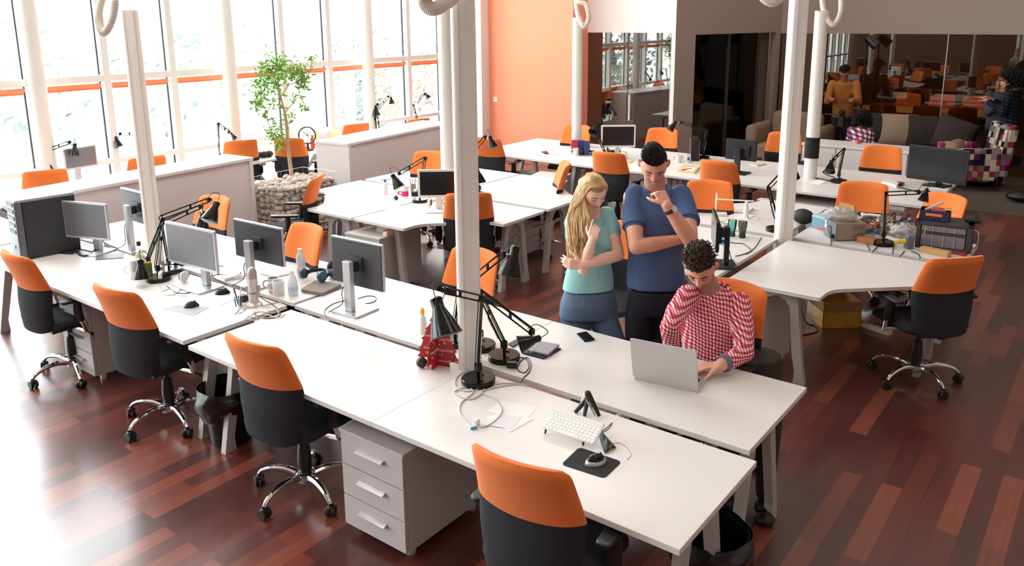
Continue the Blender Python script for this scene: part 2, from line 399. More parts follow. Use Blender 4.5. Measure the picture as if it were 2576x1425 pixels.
g.build('glazing_joint', ALU, w, smooth=False)
b = MB(); q0 = aty(1962, 200, YG - .02).x; q1 = aty(2070, 200, YG - .02).x
b.box(q0, YG - .03, 0, q1, YG + .02, zg); struct('wall_panel', b, mat('brown wall panel', (92, 68, 50), .6, noise=.1, nscale=8), smooth=False)
# meeting room behind: brown wall, side wall
BROWN = mat('brown timber wall', (88, 58, 44), .7, noise=.3, nscale=5)
b = MB(); b.box(-9, YG + 4.4, 0, XR, YG + 4.5, CEIL); struct('wall_meeting', b, BROWN, smooth=False)
b = MB(); b.box(xd1 - .06, YD + .1, 0, xd1, YG + 4.4, CEIL); struct('wall_corridor', b, mat('dark corridor wall', (44, 38, 36), .8), smooth=False)
# outside: pale ground and a bank of shrubs past the windows
b = MB(); b.box(-60, -40, -1.3, WX - .3, 50, -1.2); struct('ground_outside', b, mat('pale paving', (225, 225, 222), .9), smooth=False)
def leaf_cloud(mb, c, r, n, size):
    for _ in range(n):
        while True:
            p = Vector((random.uniform(-1, 1), random.uniform(-1, 1), random.uniform(-1, 1)))
            if .35 < p.length < 1: break
        p = Vector((c[0] + p.x * r[0], c[1] + p.y * r[1], c[2] + p.z * r[2]))
        a = Vector((random.gauss(0, 1), random.gauss(0, 1), random.gauss(0, 1))).normalized(); t = a.orthogonal().normalized(); u = a.cross(t)
        s_ = size * random.uniform(.6, 1.3)
        mb.add([p - t * s_, p + u * s_ * .45, p + t * s_, p - u * s_ * .45], [(0, 1, 2, 3)])
LEAFO = mat('pale sunlit foliage', (122, 130, 122), .9, noise=.2, nscale=1.5)
b = MB()
for k in range(34): leaf_cloud(b, (-19 + random.uniform(-2, 2), -10 + k * 1.25, .3 + random.uniform(-.4, .9)), (1.5, 1.4, 1.5), 330, .16)
tag(b.build('shrubbery', LEAFO, smooth=False), 'bleached green shrubs outside the long window wall', 'shrubs', kind='stuff')
b = MB(); b.box(-30, -12, -1.2, -26, 6, 3.1); b.box(-30, 14, -1.2, -26, 30, 3.8)
# ================================================================= DESKS
TOPZ, TT = .74 - FZ, .025
KZ = TOPZ / .74
def leg_shape(sgn, c=0.0, half=.345):
    f = half - .10
    pts = [(.0, .70), (.13, .70), (f - .012, .12), (f + .008, 0), (f - .066, 0), (f - .060, .10), (f - .085, .22), (.088, .58), (.055, .63), (.0, .655)]
    return [(c + sgn * x, z * KZ) for x, z in pts]
def end_frame(parent, x, y0, y1, axis='y', w=.042):
    # a pair of splayed sheet steel legs under one end of a desk; axis = direction the legs splay along
    c = (y0 + y1) / 2; half = (y1 - y0) / 2
    for s in (1, -1):
        pts = leg_shape(s, c, half)
        b = MB(); n = len(pts)
        if axis == 'y': v = [(x - w / 2, p, z) for p, z in pts] + [(x + w / 2, p, z) for p, z in pts]
        else: v = [(p, x - w / 2, z) for p, z in pts] + [(p, x + w / 2, z) for p, z in pts]
        fs = [tuple(range(n)), tuple(range(n, 2 * n))[::-1]] + [(i, n + i, n + (i + 1) % n, (i + 1) % n) for i in range(n)]
        if (s > 0) != (axis == 'y'): pass
        b.add(v, fs); o = b.build('leg', LEGM, parent, smooth=False)
        bm = bmesh.new(); bm.from_mesh(o.data); bmesh.ops.recalc_face_normals(bm, faces=bm.faces); bm.to_mesh(o.data); bm.free()
def top_part(parent, pts):
    b = MB(); b.prism(pts, TOPZ - TT, TOPZ); return b.build('tabletop', [WHITE], parent, smooth=False, bevel=.002)
def desk(x0, y0, x1, y1, label, frames=(0, 1), notch=None, group='straight white desks'):
    cx, cy = (x0 + x1) / 2, (y0 + y1) / 2; t = thing('desk', label, 'desk', (cx, cy, 0), 0, group)
    hx, hy = (x1 - x0) / 2, (y1 - y0) / 2
    pts = [(-hx, -hy), (hx, -hy), (hx, hy), (-hx, hy)]
    if notch:
        a, c_, d = notch; a -= cx; c_ -= cx
        pts = [(-hx, -hy), (a, -hy), (a, -hy + d), (c_, -hy + d), (c_, -hy), (hx, -hy), (hx, hy), (-hx, hy)]
    top_part(t, pts)
    b = MB(); b.box(-hx + .08, -.16, TOPZ - .075, hx - .08, -.12, TOPZ - TT - .001); b.box(-hx + .08, .12, TOPZ - .075, hx - .08, .16, TOPZ - TT - .001); b.build('frame', LEGM, t, smooth=False)
    for k in frames: end_frame(t, (-hx + .09, hx - .09)[k], -hy, hy)
    return t
def corner_desk(cx, cy, sx, sy, label, L=1.2, d=.61):
    t = thing('corner_desk', label, 'desk', (cx, cy, 0), 0, 'white corner desks')
    p = rounded([(0, 0), (L, 0), (L, d), (L - .16, d), (d, L - .2), (d, L), (0, L)], .0, 4, {2: .015, 3: .12, 4: .12, 5: .015, 0: .01, 1: .015, 6: .015})
    pts = [(sx * (a), sy * (c)) for a, c in p]
    top_part(t, pts)
    x = sx * (L - .13); end_frame(t, x, min(0, sy * d), max(0, sy * d), 'y')
    y = sy * (L - .13); end_frame(t, y, min(0, sx * d), max(0, sx * d), 'x')
    b = MB(); b.box(sx * .1, sy * .28, TOPZ - .075, sx * (L - .1), sy * .32, TOPZ - TT - .001); b.box(sx * .28, sy * .1, TOPZ - .075, sx * .32, sy * (L - .1), TOPZ - TT - .001); b.build('frame', LEGM, t, smooth=False)
    return t
# front bench
NX = (-2.565, -2.43, .035)
desk(-3.885, 2.205, -2.4635, 2.885, 'white desk behind two left chairs, with a red cardboard tree at its corner', frames=(0,))
desk(-2.463, 2.205, -1.003, 2.885, 'nearest white desk, with the white keyboard and black mouse pad', frames=(1,))
desk(-2.50, 2.945, -1.056, 3.655, 'white desk at which the man in the checked shirt types', frames=(1,))
desk(-3.93, 2.945, -2.503, 3.655, 'white desk carrying the rightmost silver-backed monitor, behind the red tree', frames=(0,))
desk(-5.42, 2.225, -3.965, 2.917, 'white desk with the silver microphone and grey mouse mats', frames=(1,))
desk(-6.88, 2.225, -5.423, 2.917, 'white desk at far left under the black computer tower', frames=(0,))
desk(-5.42, 2.965, -3.965, 3.655, 'white desk with mugs, bottles and headphones in the second row', frames=(1,))
desk(-6.88, 2.965, -5.423, 3.655, 'white desk behind the black tower and its monitor, near the white partition', frames=(0,))
# middle and right clusters of four corner desks
MX, MY, NXc, NYc = -5.31, 5.875, -2.04, 6.205
corner_desk(MX + .012, MY - .02, 1, -1, 'white corner desk in front of the hidden pole, with pale headphones')
corner_desk(MX - .012, MY - .02, -1, -1, 'white corner desk beside the stone-filled planter')
corner_desk(MX - .012, MY + .045, -1, 1, 'white corner desk behind the white-rimmed monitor, near the long partition')
corner_desk(MX + .012, MY + .045, 1, 1, 'white corner desk bearing only a sheet of paper, left of the blonde woman')
corner_desk(NXc + .04, NYc - .06, 1, -1, 'empty white corner desk in front of the cluttered one, at the right')
corner_desk(NXc + .04, NYc + .03, 1, 1, 'cluttered corner desk with the power supply and parts case')
corner_desk(NXc - .04, NYc + .03, -1, 1, 'white corner desk with the small wireless router')
corner_desk(NXc - .04, NYc - .06, -1, -1, 'white corner desk with the tilted monitor and two tumblers, behind the seated man')
# far double row
fy0, fy1, fy2 = 7.97, 8.70, 9.42
fx = [-6.72, -5.39, -4.06, -2.73, -1.34]
ln = ['white desk with red papers in the far row, front line, at its left end', 'white desk behind the blonde woman in the far row, front line', 'white desk with the pale wooden board and mugs in the far row, front line', 'white desk under the wide black monitor, right end of the far row, front line']
lf = ['white desk by the orange wall, back line of the far row', 'white desk with the paper bags and white-rimmed monitor, back line of the far row', 'white desk with the slim black computer, back line of the far row', 'white desk with the black shaded lamp, back line of the far row, right end']
for i in range(4):
    desk(fx[i], fy0, fx[i + 1] - .004, fy1 - .01, ln[i]); desk(fx[i], fy1 + .01, fx[i + 1] - .004, fy2, lf[i])
# desks along the windows
wy = [2.3, 3.75, 5.2, 6.65, 8.1, 9.5]
lw = ['white window desk with the grey monitor, left of the plant', 'white window desk behind the long left partition', 'white window desk behind the planted tree', 'white window desk with the beach balls', 'white window desk at the far end behind the second partition']
for i in range(5):
    desk(WX + .10, wy[i], WX + .70, wy[i + 1] - .01, lw[i], frames=(0,), group='desks along the windows')

# ---- pedestals
def make_pedestal():
    t = thing('drawer_pedestal', 'x', 'drawers')
    b = MB(); b.box(-.2, -.02, .05, .2, .5, .575); b.build('body', CAB, t, smooth=False, bevel=.002)
    b = MB(); b.box(-.205, -.045, .575, .205, .505, .595); b.build('top', CAB, t, smooth=False, bevel=.002)
    for z in (.055, .23, .405):
        b = MB(); b.box(-.198, -.042, z, .198, -.022, z + .168); dr = b.build('drawer', CAB, t, smooth=False, bevel=.0015)
        b = MB(); b.add([(-.085, -.043, z + .115), (.085, -.043, z + .115), (.085, -.067, z + .105), (-.085, -.067, z + .105), (-.085, -.043, z + .09), (.085, -.043, z + .09), (.085, -.062, z + .102), (-.085, -.062, z + .102)],
            [(0, 1, 2, 3), (7, 6, 5, 4), (3, 2, 6, 7), (0, 4, 5, 1), (0, 3, 7, 4), (1, 5, 6, 2)]); b.build('handle', ALU, dr, smooth=False)
    for x in (-.16, .16):
        for y in (.03, .45):
            b = MB(); b.lathe([(.022, 0), (.022, .03), (.012, .05)], 12, c=(x, y, 0)); b.build('foot', SILVER, t)
    return t
ped0 = make_pedestal()
def pedestal(x, y, rz, label, first=[True]):
    o = ped0 if first[0] else copy_tree(ped0); first[0] = False
    o.location = (x, y, FZ); o.scale = (1, 1, .9); o.rotation_euler = (0, 0, rz); o['label'] = label; o['group'] = 'drawer pedestals under the desks'; return o
pedestal(-2.51, 2.275, 0, 'grey three-drawer pedestal beside the nearest orange chair')
pedestal(-5.47, 2.36, 0, 'pale grey three-drawer pedestal between the two left chairs')
pedestal(-5.14, 4.64, R_(4), 'grey pedestal under the middle desk with a power strip on top')
pedestal(-1.98, 4.98, R_(-8), 'grey pedestal behind the seated man, under the empty corner desk')
pedestal(-5.30, 7.45, R_(12), 'white pedestal left of the blonde woman, under the far row')
pedestal(-2.40, 8.02, R_(8), 'grey pedestal under the far desks, right of the thick pole')
pedestal(-4.68, 6.5, R_(90), 'pale pedestal under the middle cluster beside the blue bag')

# ================================================================= CHAIRS
def back_curve(z):
    # how far behind the seat centre the backrest stands at height z
    t = (z - .45) / .57
    if t < .5: return -.185 - .010 * math.sin(max(0, t) * 2 * math.pi)
    return -.185 - .090 * ((t - .5) / .5) ** 1.15
def back_w(z):
    if z > .76: return .218 - .027 * ((z - .76) / .25)
    return .218 - .025 * ((.76 - z) / .3) ** 1.5
def back_panel(zlo, zhi, mat_, name, parent, top_round, grow=0.0):
    NU, NV = 20, 10
    def P(u, v, side):
        s = u * 2 - 1; zl = zlo(s); zh = zhi(s)
        z = zl + (zh - zl) * v
        w = back_w(z) + grow
        x = s * w
        sag = .05 * (s * s) * (1 if z > .5 else .8)
        y = back_curve(z) + sag
        e = 1 - abs(s) ** 8
        ve = 1.0
        if top_round: ve = 1 - max(0, (v - .93) / .07) ** 3 * .7
        th = (.006 + .022 * e) * ve + grow
        return (x, y + th if side else y - th, z)
    vs = []; fs = []
    for side in (0, 1):
        for j in range(NV + 1):
            for i in range(NU + 1): vs.append(P(i / NU, j / NV, side))
    n = (NU + 1) * (NV + 1); q = lambda i, j, sd: sd * n + j * (NU + 1) + i
    for j in range(NV):
        for i in range(NU):
            fs.append((q(i, j, 0), q(i + 1, j, 0), q(i + 1, j + 1, 0), q(i, j + 1, 0))); fs.append((q(i, j, 1), q(i, j + 1, 1), q(i + 1, j + 1, 1), q(i + 1, j, 1)))
    for j in range(NV):
        fs.append((q(0, j, 0), q(0, j + 1, 0), q(0, j + 1, 1), q(0, j, 1))); fs.append((q(NU, j, 0), q(NU, j, 1), q(NU, j + 1, 1), q(NU, j + 1, 0)))
    for i in range(NU):
        fs.append((q(i, 0, 0), q(i, 0, 1), q(i + 1, 0, 1), q(i + 1, 0, 0))); fs.append((q(i, NV, 0), q(i + 1, NV, 0), q(i + 1, NV, 1), q(i, NV, 1)))
    b = MB(); b.add(vs, fs); return b.build(name, mat_, parent, ang=60)
def make_chair():
    t = thing('office_chair', 'x', 'office chair')
    mid = lambda s: .765 - .012 * (1 - s * s)
    back_panel(lambda s: mid(s) - .004, lambda s: 1.008 + .012 * (1 - s * s) - .018 * abs(s) ** 24, ORANGE, 'headrest_cover', t, True, .001)
    back_panel(lambda s: .43 + .03 * abs(s) ** 6, mid, DARKF, 'backrest', t, False)
    b = MB()
    def S(u, v):
        return 0
    pts = rounded([(-.225, -.165), (.225, -.165), (.235, .18), (.2, .25), (-.2, .25), (-.235, .18)], .06, 4)
    n = len(pts); vs = []; lay = [(.43, .86), (.445, .97), (.47, 1.0), (.495, .97), (.505, .86)]
    for z, s in lay: vs += [(p[0] * s, p[1] * s + .01, z - (.02 if p[1] > .15 and z > .46 else 0)) for p in pts]
    fs = [tuple(range(n))[::-1], tuple(range(4 * n, 5 * n))] + [(k * n + i, k * n + (i + 1) % n, (k + 1) * n + (i + 1) % n, (k + 1) * n + i) for k in range(4) for i in range(n)]
    b.add(vs, fs); b.build('seat', DARKF, t, ang=60)
    b = MB(); b.box(-.11, -.12, .395, .11, .12, .432); b.tube([(.1, .02, .41), (.26, .04, .40), (.3, .045, .392)], [.006, .006, .012], 8); b.tube(spline([(0, -.1, .41), (0, -.16, .405), (0, -.18, .43), (0, -.185, .5)], 4), .02, 8, flat=.6)
    b.build('mechanism', BLACKP, t, smooth=True)
    for s in (-1, 1):
        b = MB(); b.tube([(s * .1, .02, .425), (s * .27, .02, .43), (s * .262, .02, .47), (s * .262, .0, .52)], .017, 8, flat=1.4); ab = b.build('arm_bracket', CHROME, t)
        b = MB(); b.tube([(s * .262, .0, .5), (s * .262, -.01, .56), (s * .262, -.01, .655)], [.024, .026, .022], 10, flat=1.3)
        pd = rounded([(-.03, -.11), (.03, -.11), (.036, .12), (.02, .15), (-.02, .15), (-.036, .12)], .03, 3)
        b.prism([(s * .262 + p[0], p[1]) for p in pd], .65, .672); b.build('armrest', BLACKP, t, bevel=.006)
    b = MB(); b.lathe([(.026, .10), (.034, .13), (.036, .2), (.03, .28), (.026, .30), (.016, .305), (.016, .40)], 16, c=(0, .035, 0)); b.build('gas_column', BLACKP, t)
    b = MB(); b.lathe([(.045, .075), (.05, .09), (.05, .125), (.035, .135)], 20)
    for k in range(5):
        a = R_(72 * k - 90); c, s = math.cos(a), math.sin(a)
        pr = [(.035, .105), (.11, .125), (.19, .118), (.245, .095), (.27, .068)]
        b.tube([(c * r, s * r, z) for r, z in spline([(r, 0, z) for r, z in pr], 4) for r, z in [(0, 0)]] if False else [(c * p.x, s * p.x, p.z) for p in spline([(r, 0, z) for r, z in pr], 4)], [.021 - .0007 * i for i in range(17)], 10)
    b.v = [(v[0], v[1] + .035, v[2]) for v in b.v]; b.build('star_base', CHROME, t)
    for k in range(5):
        a = R_(72 * k - 90); cs = MB(); c = Vector((math.cos(a) * .272, math.sin(a) * .272, 0)); q = a + random.uniform(-1, 1)
        d = Vector((math.cos(q), math.sin(q), 0))
        for s in (-1, 1):
            M_ = Matrix.Translation(c + d * (s * .014) + Vector((0, 0, .029))) @ d.to_track_quat('Z', 'Y').to_matrix().to_4x4()
            cs.lathe([(.012, -.009), (.027, -.009), (.029, -.005), (.029, .005), (.027, .009), (.012, .009)], 18, M=M_)
        cs.tube([c + Vector((0, 0, .03)), c + Vector((0, 0, .07))], .011, 8); cs.ball((c.x, c.y, .05), (.02, .02, .014), 10, 6)
        cs.v = [(v[0], v[1] + .035, v[2]) for v in cs.v]; cs.build('caster', BLACKP, t)
    return t
chair0 = make_chair(); _fc = [True]
def chair(x, y, rz, label, group):
    o = chair0 if _fc[0] else copy_tree(chair0); _fc[0] = False
    o.location = (x, y, FZ); o.scale = (1, 1, .915); o.rotation_euler = (0, 0, rz); o['label'] = label; o['group'] = group; return o
TOPB = -.225      # where the top of the backrest is, in the chair's own y
def chair_px(a, c, face, label, group, w=None, z=1.0, rot=None):
    # a, c: pixels of the two upper corners of the backrest; face: 1 = seen from behind, -1 = seen from in front
    p, q = at(*a, z), at(*c, z); d = q - p; ang = math.atan2(d.y, d.x) if rot is None else R_(rot)
    m = (p + q) / 2
    h = ang if face > 0 else ang + math.pi
    off = Vector((math.sin(h), -math.cos(h), 0)) * (-TOPB * -1)      # top centre sits at local (0, TOPB)
    cx = m.x - (-math.sin(h) * TOPB); cyy = m.y - (math.cos(h) * TOPB)
    return chair(cx, cyy, h, label, group)
G1g, G2g, G3g, G4g = 'orange and grey chairs in the foreground', 'orange and grey chairs of the middle desks', 'orange and grey chairs of the far row', 'orange chairs along the windows'
chair_px((1181, 1118), (1432, 1195), 1, 'nearest orange and charcoal office chair, cut by the bottom edge', G1g, rot=5)
chair_px((567, 838), (705, 880), 1, 'orange and charcoal chair left of the nearest drawer pedestal, back turned', G1g)
chair_px((233, 715), (345, 740), 1, 'orange and charcoal chair right of the pale left pedestal, back turned', G1g, rot=7)
chair_px((6, 628), (76, 654), 1, 'leftmost orange and charcoal chair, in front of the black tower desk', G1g)
chair_px((2335, 655), (2480, 645), 1, 'large orange and black chair standing alone on the right of the empty corner desk', G1g)
chair_px((507, 493), (579, 507), -1, 'orange chair behind the twin black desk lamps', G2g)
chair_px((730, 560), (820, 587), -1, 'orange chair between two silver-backed monitors, facing the camera', G2g)
chair_px((1140, 622), (1256, 650), -1, 'orange chair partly hidden by the thick front pole, under the lamp shade', G2g)
chair_px((1128, 490), (1228, 487), 1, 'dark shaded orange and black chair right behind the thick front pole', G2g, rot=41)
chair_px((782, 441), (806, 450), -1, 'orange chair seen edge-on in front of the stone planter', G2g, rot=-52)
chair_px((1402, 408), (1437, 418), -1, 'sunlit pale orange chair just left of the blonde woman', G2g, rot=-50)
chair_px((1190, 347), (1256, 350), 1, 'orange and black chair by the orange wall, its back to us', G3g, rot=8)
chair_px((1057, 387), (1112, 384), -1, 'orange chair behind the white-rimmed monitor of the middle cluster', G2g, rot=20)
chair_px((1492, 382), (1568, 389), 1, 'orange and charcoal chair between the blonde woman and the tall man, back turned', G3g)
chair_px((1424, 317), (1483, 320), -1, 'orange chair behind the red and blue paper bags', G3g, rot=6)
chair_px((1632, 324), (1705, 328), -1, 'orange chair behind the white-rimmed far monitor, before the grey wall', G3g)
chair_px((1760, 402), (1852, 412), 1, 'orange chair with its back turned, in front of the small black far monitor', G3g)
chair_px((1733, 460), (1838, 460), -1, 'orange chair right of the tall man, behind the router desk', G2g, rot=22)
chair_px((1940, 336), (2010, 337), -1, 'orange chair left of the thick right pole, before the dark gap in the wall', G3g, rot=8)
chair_px((2175, 371), (2268, 372), -1, 'orange chair before the low white cabinet at the right', G3g, rot=6)
chair_px((2127, 457), (2222, 472), -1, 'orange chair behind the water bottle at the cluttered desk', G2g, rot=12)
chair_px((2343, 484), (2432, 507), -1, 'orange chair behind the dark parts case', G2g)
chair_px((66, 434), (158, 428), 1, 'orange chair at the far left, peeking over the long partition', G4g, rot=70)
chair_px((334, 392), (405, 384), 1, 'orange chair peeking over the long partition beside the left pole', G4g, rot=80, z=1.04)
chair_px((575, 343), (634, 339), 1, 'orange chair peeking over the partition end, left of the tree', G4g, rot=68, z=1.07)
chair_px((697, 349), (752, 350), 1, 'orange and grey chair behind the trunk of the tree', G4g, rot=30)
chair_px((870, 316), (925, 311), 1, 'orange chair peeking over the second partition, right of the beach balls', G4g, rot=75)
chair_px((1030, 303), (1077, 298), 1, 'orange chair whose top just shows over the second partition near the front pole', G4g, rot=78)
chair_px((1764, 700), (1945, 742), -1, 'orange chair on which the man in the checked shirt sits', G1g, rot=-9)
chair(-2.75, 4.72, R_(184), 'orange chair between the two standing people, mostly hidden', G1g)
# ================================================================= PARTITIONS, CABINETS
PANEL = mat('pale partition board', (222, 212, 212), .6)
def low_partition(pa, pb, wid, z, label, panel=True):
    a, c = at(*pa, z), at(*pb, z); d = c - a; L = d.length - .14; ang = math.atan2(d.y, d.x)
    t = thing('low_partition', label, 'low partition', (a.x, a.y, 0), ang)
    z -= FZ
    b = MB(); b.box(0, 0, 0, L, wid, z - .03); b.build('body', PANEL, t, smooth=False)
    b = MB(); b.box(-.01, -.02, z - .03, L + .01, wid + .01, z); b.build('top', WHITE, t, smooth=False, bevel=.002)
    b = MB(); b.box(L - .045, -.02, 0, L + .0, .0, z - .03); b.box(0, -.02, 0, .045, 0, z - .03); b.build('edge_trim', WHITE, t, smooth=False)
    return t
low_partition((110, 493), (658, 391), .42, 1.0, 'long white partition with a grey side left of the stone planter')
low_partition((873, 361), (1150, 305), .5, 1.0, 'white partition with a grey side between planter and front pole')
t = thing('cabinet', 'low white cabinet behind the right end of the far row', 'cabinet', (-3.35, 10.6, 0), 0)
b = MB(); b.box(0, 0, .0, 1.28, .42, .70); b.build('body', WHITE, t, smooth=False)
b = MB(); b.box(-.01, -.02, .70, 1.29, .43, .735); b.build('top', WHITE, t, smooth=False, bevel=.003)
for k in range(3):
    b = MB(); b.box(.02 + k * .42, -.015, .06, .42 + k * .42 - .005, 0, .69); b.build('door', WHITE, t, smooth=False, bevel=.002)
# ================================================================= SERVICE POLES AND HOSES
def power_pole(px, py, wid, deep, label, top=CEIL - .02, square=True, z=.74, hose=None, xy=None):
    top -= FZ; q = at(px, py, z) if xy is None else Vector((xy[0], xy[1], 0)); t = thing('power_pole', label, 'power pole', (q.x, q.y, 0), R_(37))
    b = MB()
    if square:
        pts = rounded([(-wid / 2, -deep / 2), (wid / 2, -deep / 2), (wid / 2, deep / 2), (-wid / 2, deep / 2)], min(wid, deep) * .3, 4)
        b.prism(pts, 0, top); b.box(-wid * .2, -deep / 2 - .003, .02, -wid * .18, -deep / 2 + .01, top); b.box(wid * .2, -deep / 2 - .004, .02, wid * .46, -deep / 2 + .01, top)
    else: b.lathe([(wid / 2, 0), (wid / 2, top)], 24)
    b.build('shaft', POLE, t, ang=50)
    b = MB(); b.box(-wid * .4, -deep * .4, top, wid * .4, deep * .4, top + .006); b.build('cap', POLE, t, smooth=False)
    return t, q
power_pole(1166, 918, .112, .13, 'thick white power pole between the front desks, black lamps round its foot', xy=(-2.50, 2.915))
power_pole(404, 655, .095, .10, 'white power pole behind the left monitors, its top cut by the frame', xy=(-5.49, 2.94), top=2.51)
power_pole(1118, 487, .13, .13, 'round white pole half hidden behind the thick front pole', square=False, xy=(-5.30, 5.90))
power_pole(2000, 615, .115, .13, 'thick white power pole right of the standing man, at the cluster of corner desks', xy=(-2.06, 6.19))
power_pole(1453, 383, .125, .125, 'round white pole behind the red and blue paper bags', square=False, top=2.42, xy=(-5.60, 8.70))
power_pole(2058, 440, .135, .135, 'round white pole with a black band at the far right desks', square=False, top=2.47, xy=(-2.65, 8.70))
b = MB(); b.lathe([(.071, 0), (.074, .0), (.074, .22), (.071, .22)], 24, c=(-2.65, 8.70, .96)); q = single('pole_wrap', b, mat('black cloth', (30, 29, 32), .9), 'black cloth band wrapped round the far right pole', 'cloth band')
def hose(pts, r, label, gap=.012):
    b = MB(); P = spline(pts, 26); n = len(P); b.tube(P, [r * (1 + (.08 if i % 2 else -.05)) for i in range(n)], 14); return single('conduit_hose', b, HOSE, label, 'hose', 'flexible hoses hanging from above')
def hose_px(pts, d, r, label): hose([dep(x, y, d + k) for x, y, k in pts], r, label)
hose_px([(300, -330, 0), (285, -150, 0), (290, -20, 0), (283, 45, .02), (262, 82, .05), (248, 52, .1), (256, 0, .1), (290, -80, .05), (345, -70, 0), (352, -20, 0)], 4.9, .022, 'ribbed cream hose hanging in a loop at the top left')
hose_px([(1210, -260, .1), (1190, -120, .1), (1155, -25, .05), (1095, 22, 0), (1070, 5, 0), (1076, -40, 0), (1110, -110, .05), (1140, -160, .15)], 3.55, .030, 'ribbed cream hose looping left of the thick front pole')
hose_px([(1452, -160, 0), (1449, -30, 0), (1452, 30, -.1), (1468, 66, -.15), (1481, 45, -.15), (1474, 12, -.15), (1456, 2, -.1), (1447, -40, 0)], 9.6, .026, 'plain cream hose curled at the top of the pole before the orange wall')
hose_px([(2040, -160, -.1), (1990, -40, -.1), (1942, 6, -.1), (1900, -40, -.1), (1880, -150, -.1)], 5.6, .030, 'ribbed cream hose dipping into view above the oblique wall')
hose_px([(2066, -200, 0), (2068, -10, 0), (2078, 40, -.1), (2095, 62, -.15), (2112, 40, -.15), (2116, 0, -.1), (2112, -150, 0)], 8.4, .026, 'cream hose looped before the round pole at the top right')
# ================================================================= DESK LAMPS
def lamp(base, elbow, head, s0, s1, label, group='black swing-arm desk lamps', r=.082, zb=.74, cord=True):
    # base centre on the desk, joint points, narrow and wide end of the shade - all world points
    t = thing('desk_lamp', label, 'lamp', (base.x, base.y, zb), 0, group); o = Vector((base.x, base.y, zb))
    E_, Hd, A, Bq = elbow - o, head - o, s0 - o, s1 - o
    b = MB(); b.lathe([(r, 0), (r, .024), (r - .004, .028), (.0, .028)], 32); b.build('base', GLOSSB, t)
    b = MB(); b.tube([(0, 0, .026), (0, 0, .075)], .009, 8); b.cbox((0, 0, .08), (.03, .022, .035)); b.tube([(.012, 0, .045), (.03, 0, .045)], .006, 8); b.build('swivel', GLOSSB, t, smooth=False)
    J = Vector((0, 0, .085))
    def arm(P, Q, name):
        d = (Q - P); sd = d.cross(Vector((0, 0, 1)));
        sd = sd.normalized() if sd.length > .02 else Vector((1, 0, 0))
        up = sd.cross(d.normalized()).normalized(); b = MB()
        if up.z < 0: up = -up
        k = up * .014
        b.tube([P + k, Q + k], .0048, 6, flat=1); b.tube([P - k, Q - k], .0048, 6)
        b.tube([P + k - sd * .012, Q + k - sd * .012], .0030, 5)
        m = P.lerp(Q, .6); b.cbox((m.x, m.y, m.z), (.010, .012, .03))
        return b.build(name, GLOSSB, t)
    arm(J, E_, 'lower_arm'); arm(E_, Hd, 'upper_arm')
    b = MB()
    for f in (-.014, .014): b.tube([J.lerp(E_, .12) + Vector((f, -.006, -.012)), J.lerp(E_, .55) + Vector((f, -.006, -.012))], .0035, 6)
    b.build('spring', CHROME, t)
    for p in (E_, Hd, J): b = MB(); b.ball(p, (.014, .014, .019), 10, 6); b.cbox((p.x, p.y, p.z), (.02, .026, .03)); b.build('joint', GLOSSB, t)
    d = (Bq - A); L = d.length; Q = d.to_track_quat('Z', 'Y').to_matrix().to_4x4(); M_ = Matrix.Translation(A) @ Q
    k = L / .17; R1 = .028 * k; R2 = .073 * k
    b = MB(); b.lathe([(.006 * k, -.012 * k), (.018 * k, -.008 * k), (R1, 0), (R1, .045 * k), (R1 + .002 * k, .048 * k), (R1 + .004, .055 * k), (R2 * .72, L * .62), (R2, L), (R2 - .0015, L + .001)], 28, M=M_)
    sh = b.build('lamp_shade', GLOSSB, t, ang=50)
    b = MB(); b.lathe([(R2 - .002, L), (R2 * .70, L * .62), (R1 + .002, .06 * k), (.001, .058 * k)], 28, M=M_); b.build('lining', SHADEW, sh)
    c = A + d * .28; b = MB(); b.tube([Hd, Hd.lerp(c, .5), c], .006, 8); b.build('shade_pivot', CHROME, t)
    if cord:
        b = MB(); e = A - d.normalized() * .012 * k; b.tube(spline([e, e - d.normalized() * .035 + Vector((0, 0, .02)), (e + Hd) / 2 + Vector((0, 0, .055)), Hd + (E_ - Hd) * .08], 6), .0024, 6); b.build('cord', BLACKP, t)
    return t
def lamp_px(b0, el, hd, s0, s1, label, off=(0, 0, 0, 0), **k):
    z = k.get('z', .77); k.pop('z', None)
    B0 = at(*b0, z); D0 = depth_of(B0)
    q = [dep(p[0], p[1], D0 + o) for p, o in zip((el, hd, s0, s1), off)]
    return lamp(Vector((B0.x, B0.y, 0)), *q, label, **k)
LG = 'black swing-arm desk lamps'
lamp_px((1203, 948), (1212, 752), (1120, 731), (1096, 752), (1124, 845), 'nearest black lamp, its base wound with a pale cable, shade over the red tree', off=(0, -.12, -.14, -.18))
lamp_px((1268, 890), (1205, 735), (1338, 836), (1358, 851), (1306, 868), 'black lamp with its shade lying low beside the notebooks', off=(.03, -.1, -.12, -.12))
lamp_px((1208, 862), (1168, 720), (1266, 640), (1297, 622), (1283, 694), 'black lamp behind the front pole, shade raised against the red floor', off=(.05, .0, 0, 0))
lamp_px((1145, 852), (1163, 700), (1160, 780), (1157, 765), (1160, 822), 'black lamp folded away behind the thick front pole', off=(.0, .0, 0, 0))
lamp_px((398, 694), (409, 552), (372, 652), (353, 655), (356, 703), 'black lamp whose shade points straight down beside the glass bottle', off=(.02, -.1, -.13, -.13))
lamp_px((425, 675), (405, 548), (527, 503), (546, 510), (526, 556), 'black lamp with white-lined shade held before the orange chair', off=(.0, .1, .1, .04))
lamp_px((440, 655), (418, 560), (505, 520), (510, 532), (508, 575), 'black lamp right behind the white-lined one, only its dark shade showing', off=(.05, .2, .25, .25))
lamp_px((1056, 500), (1070, 398), (1004, 437), (987, 440), (1004, 472), 'black lamp bending down over the pink mug', off=(0, 0, 0, 0), r=.075)
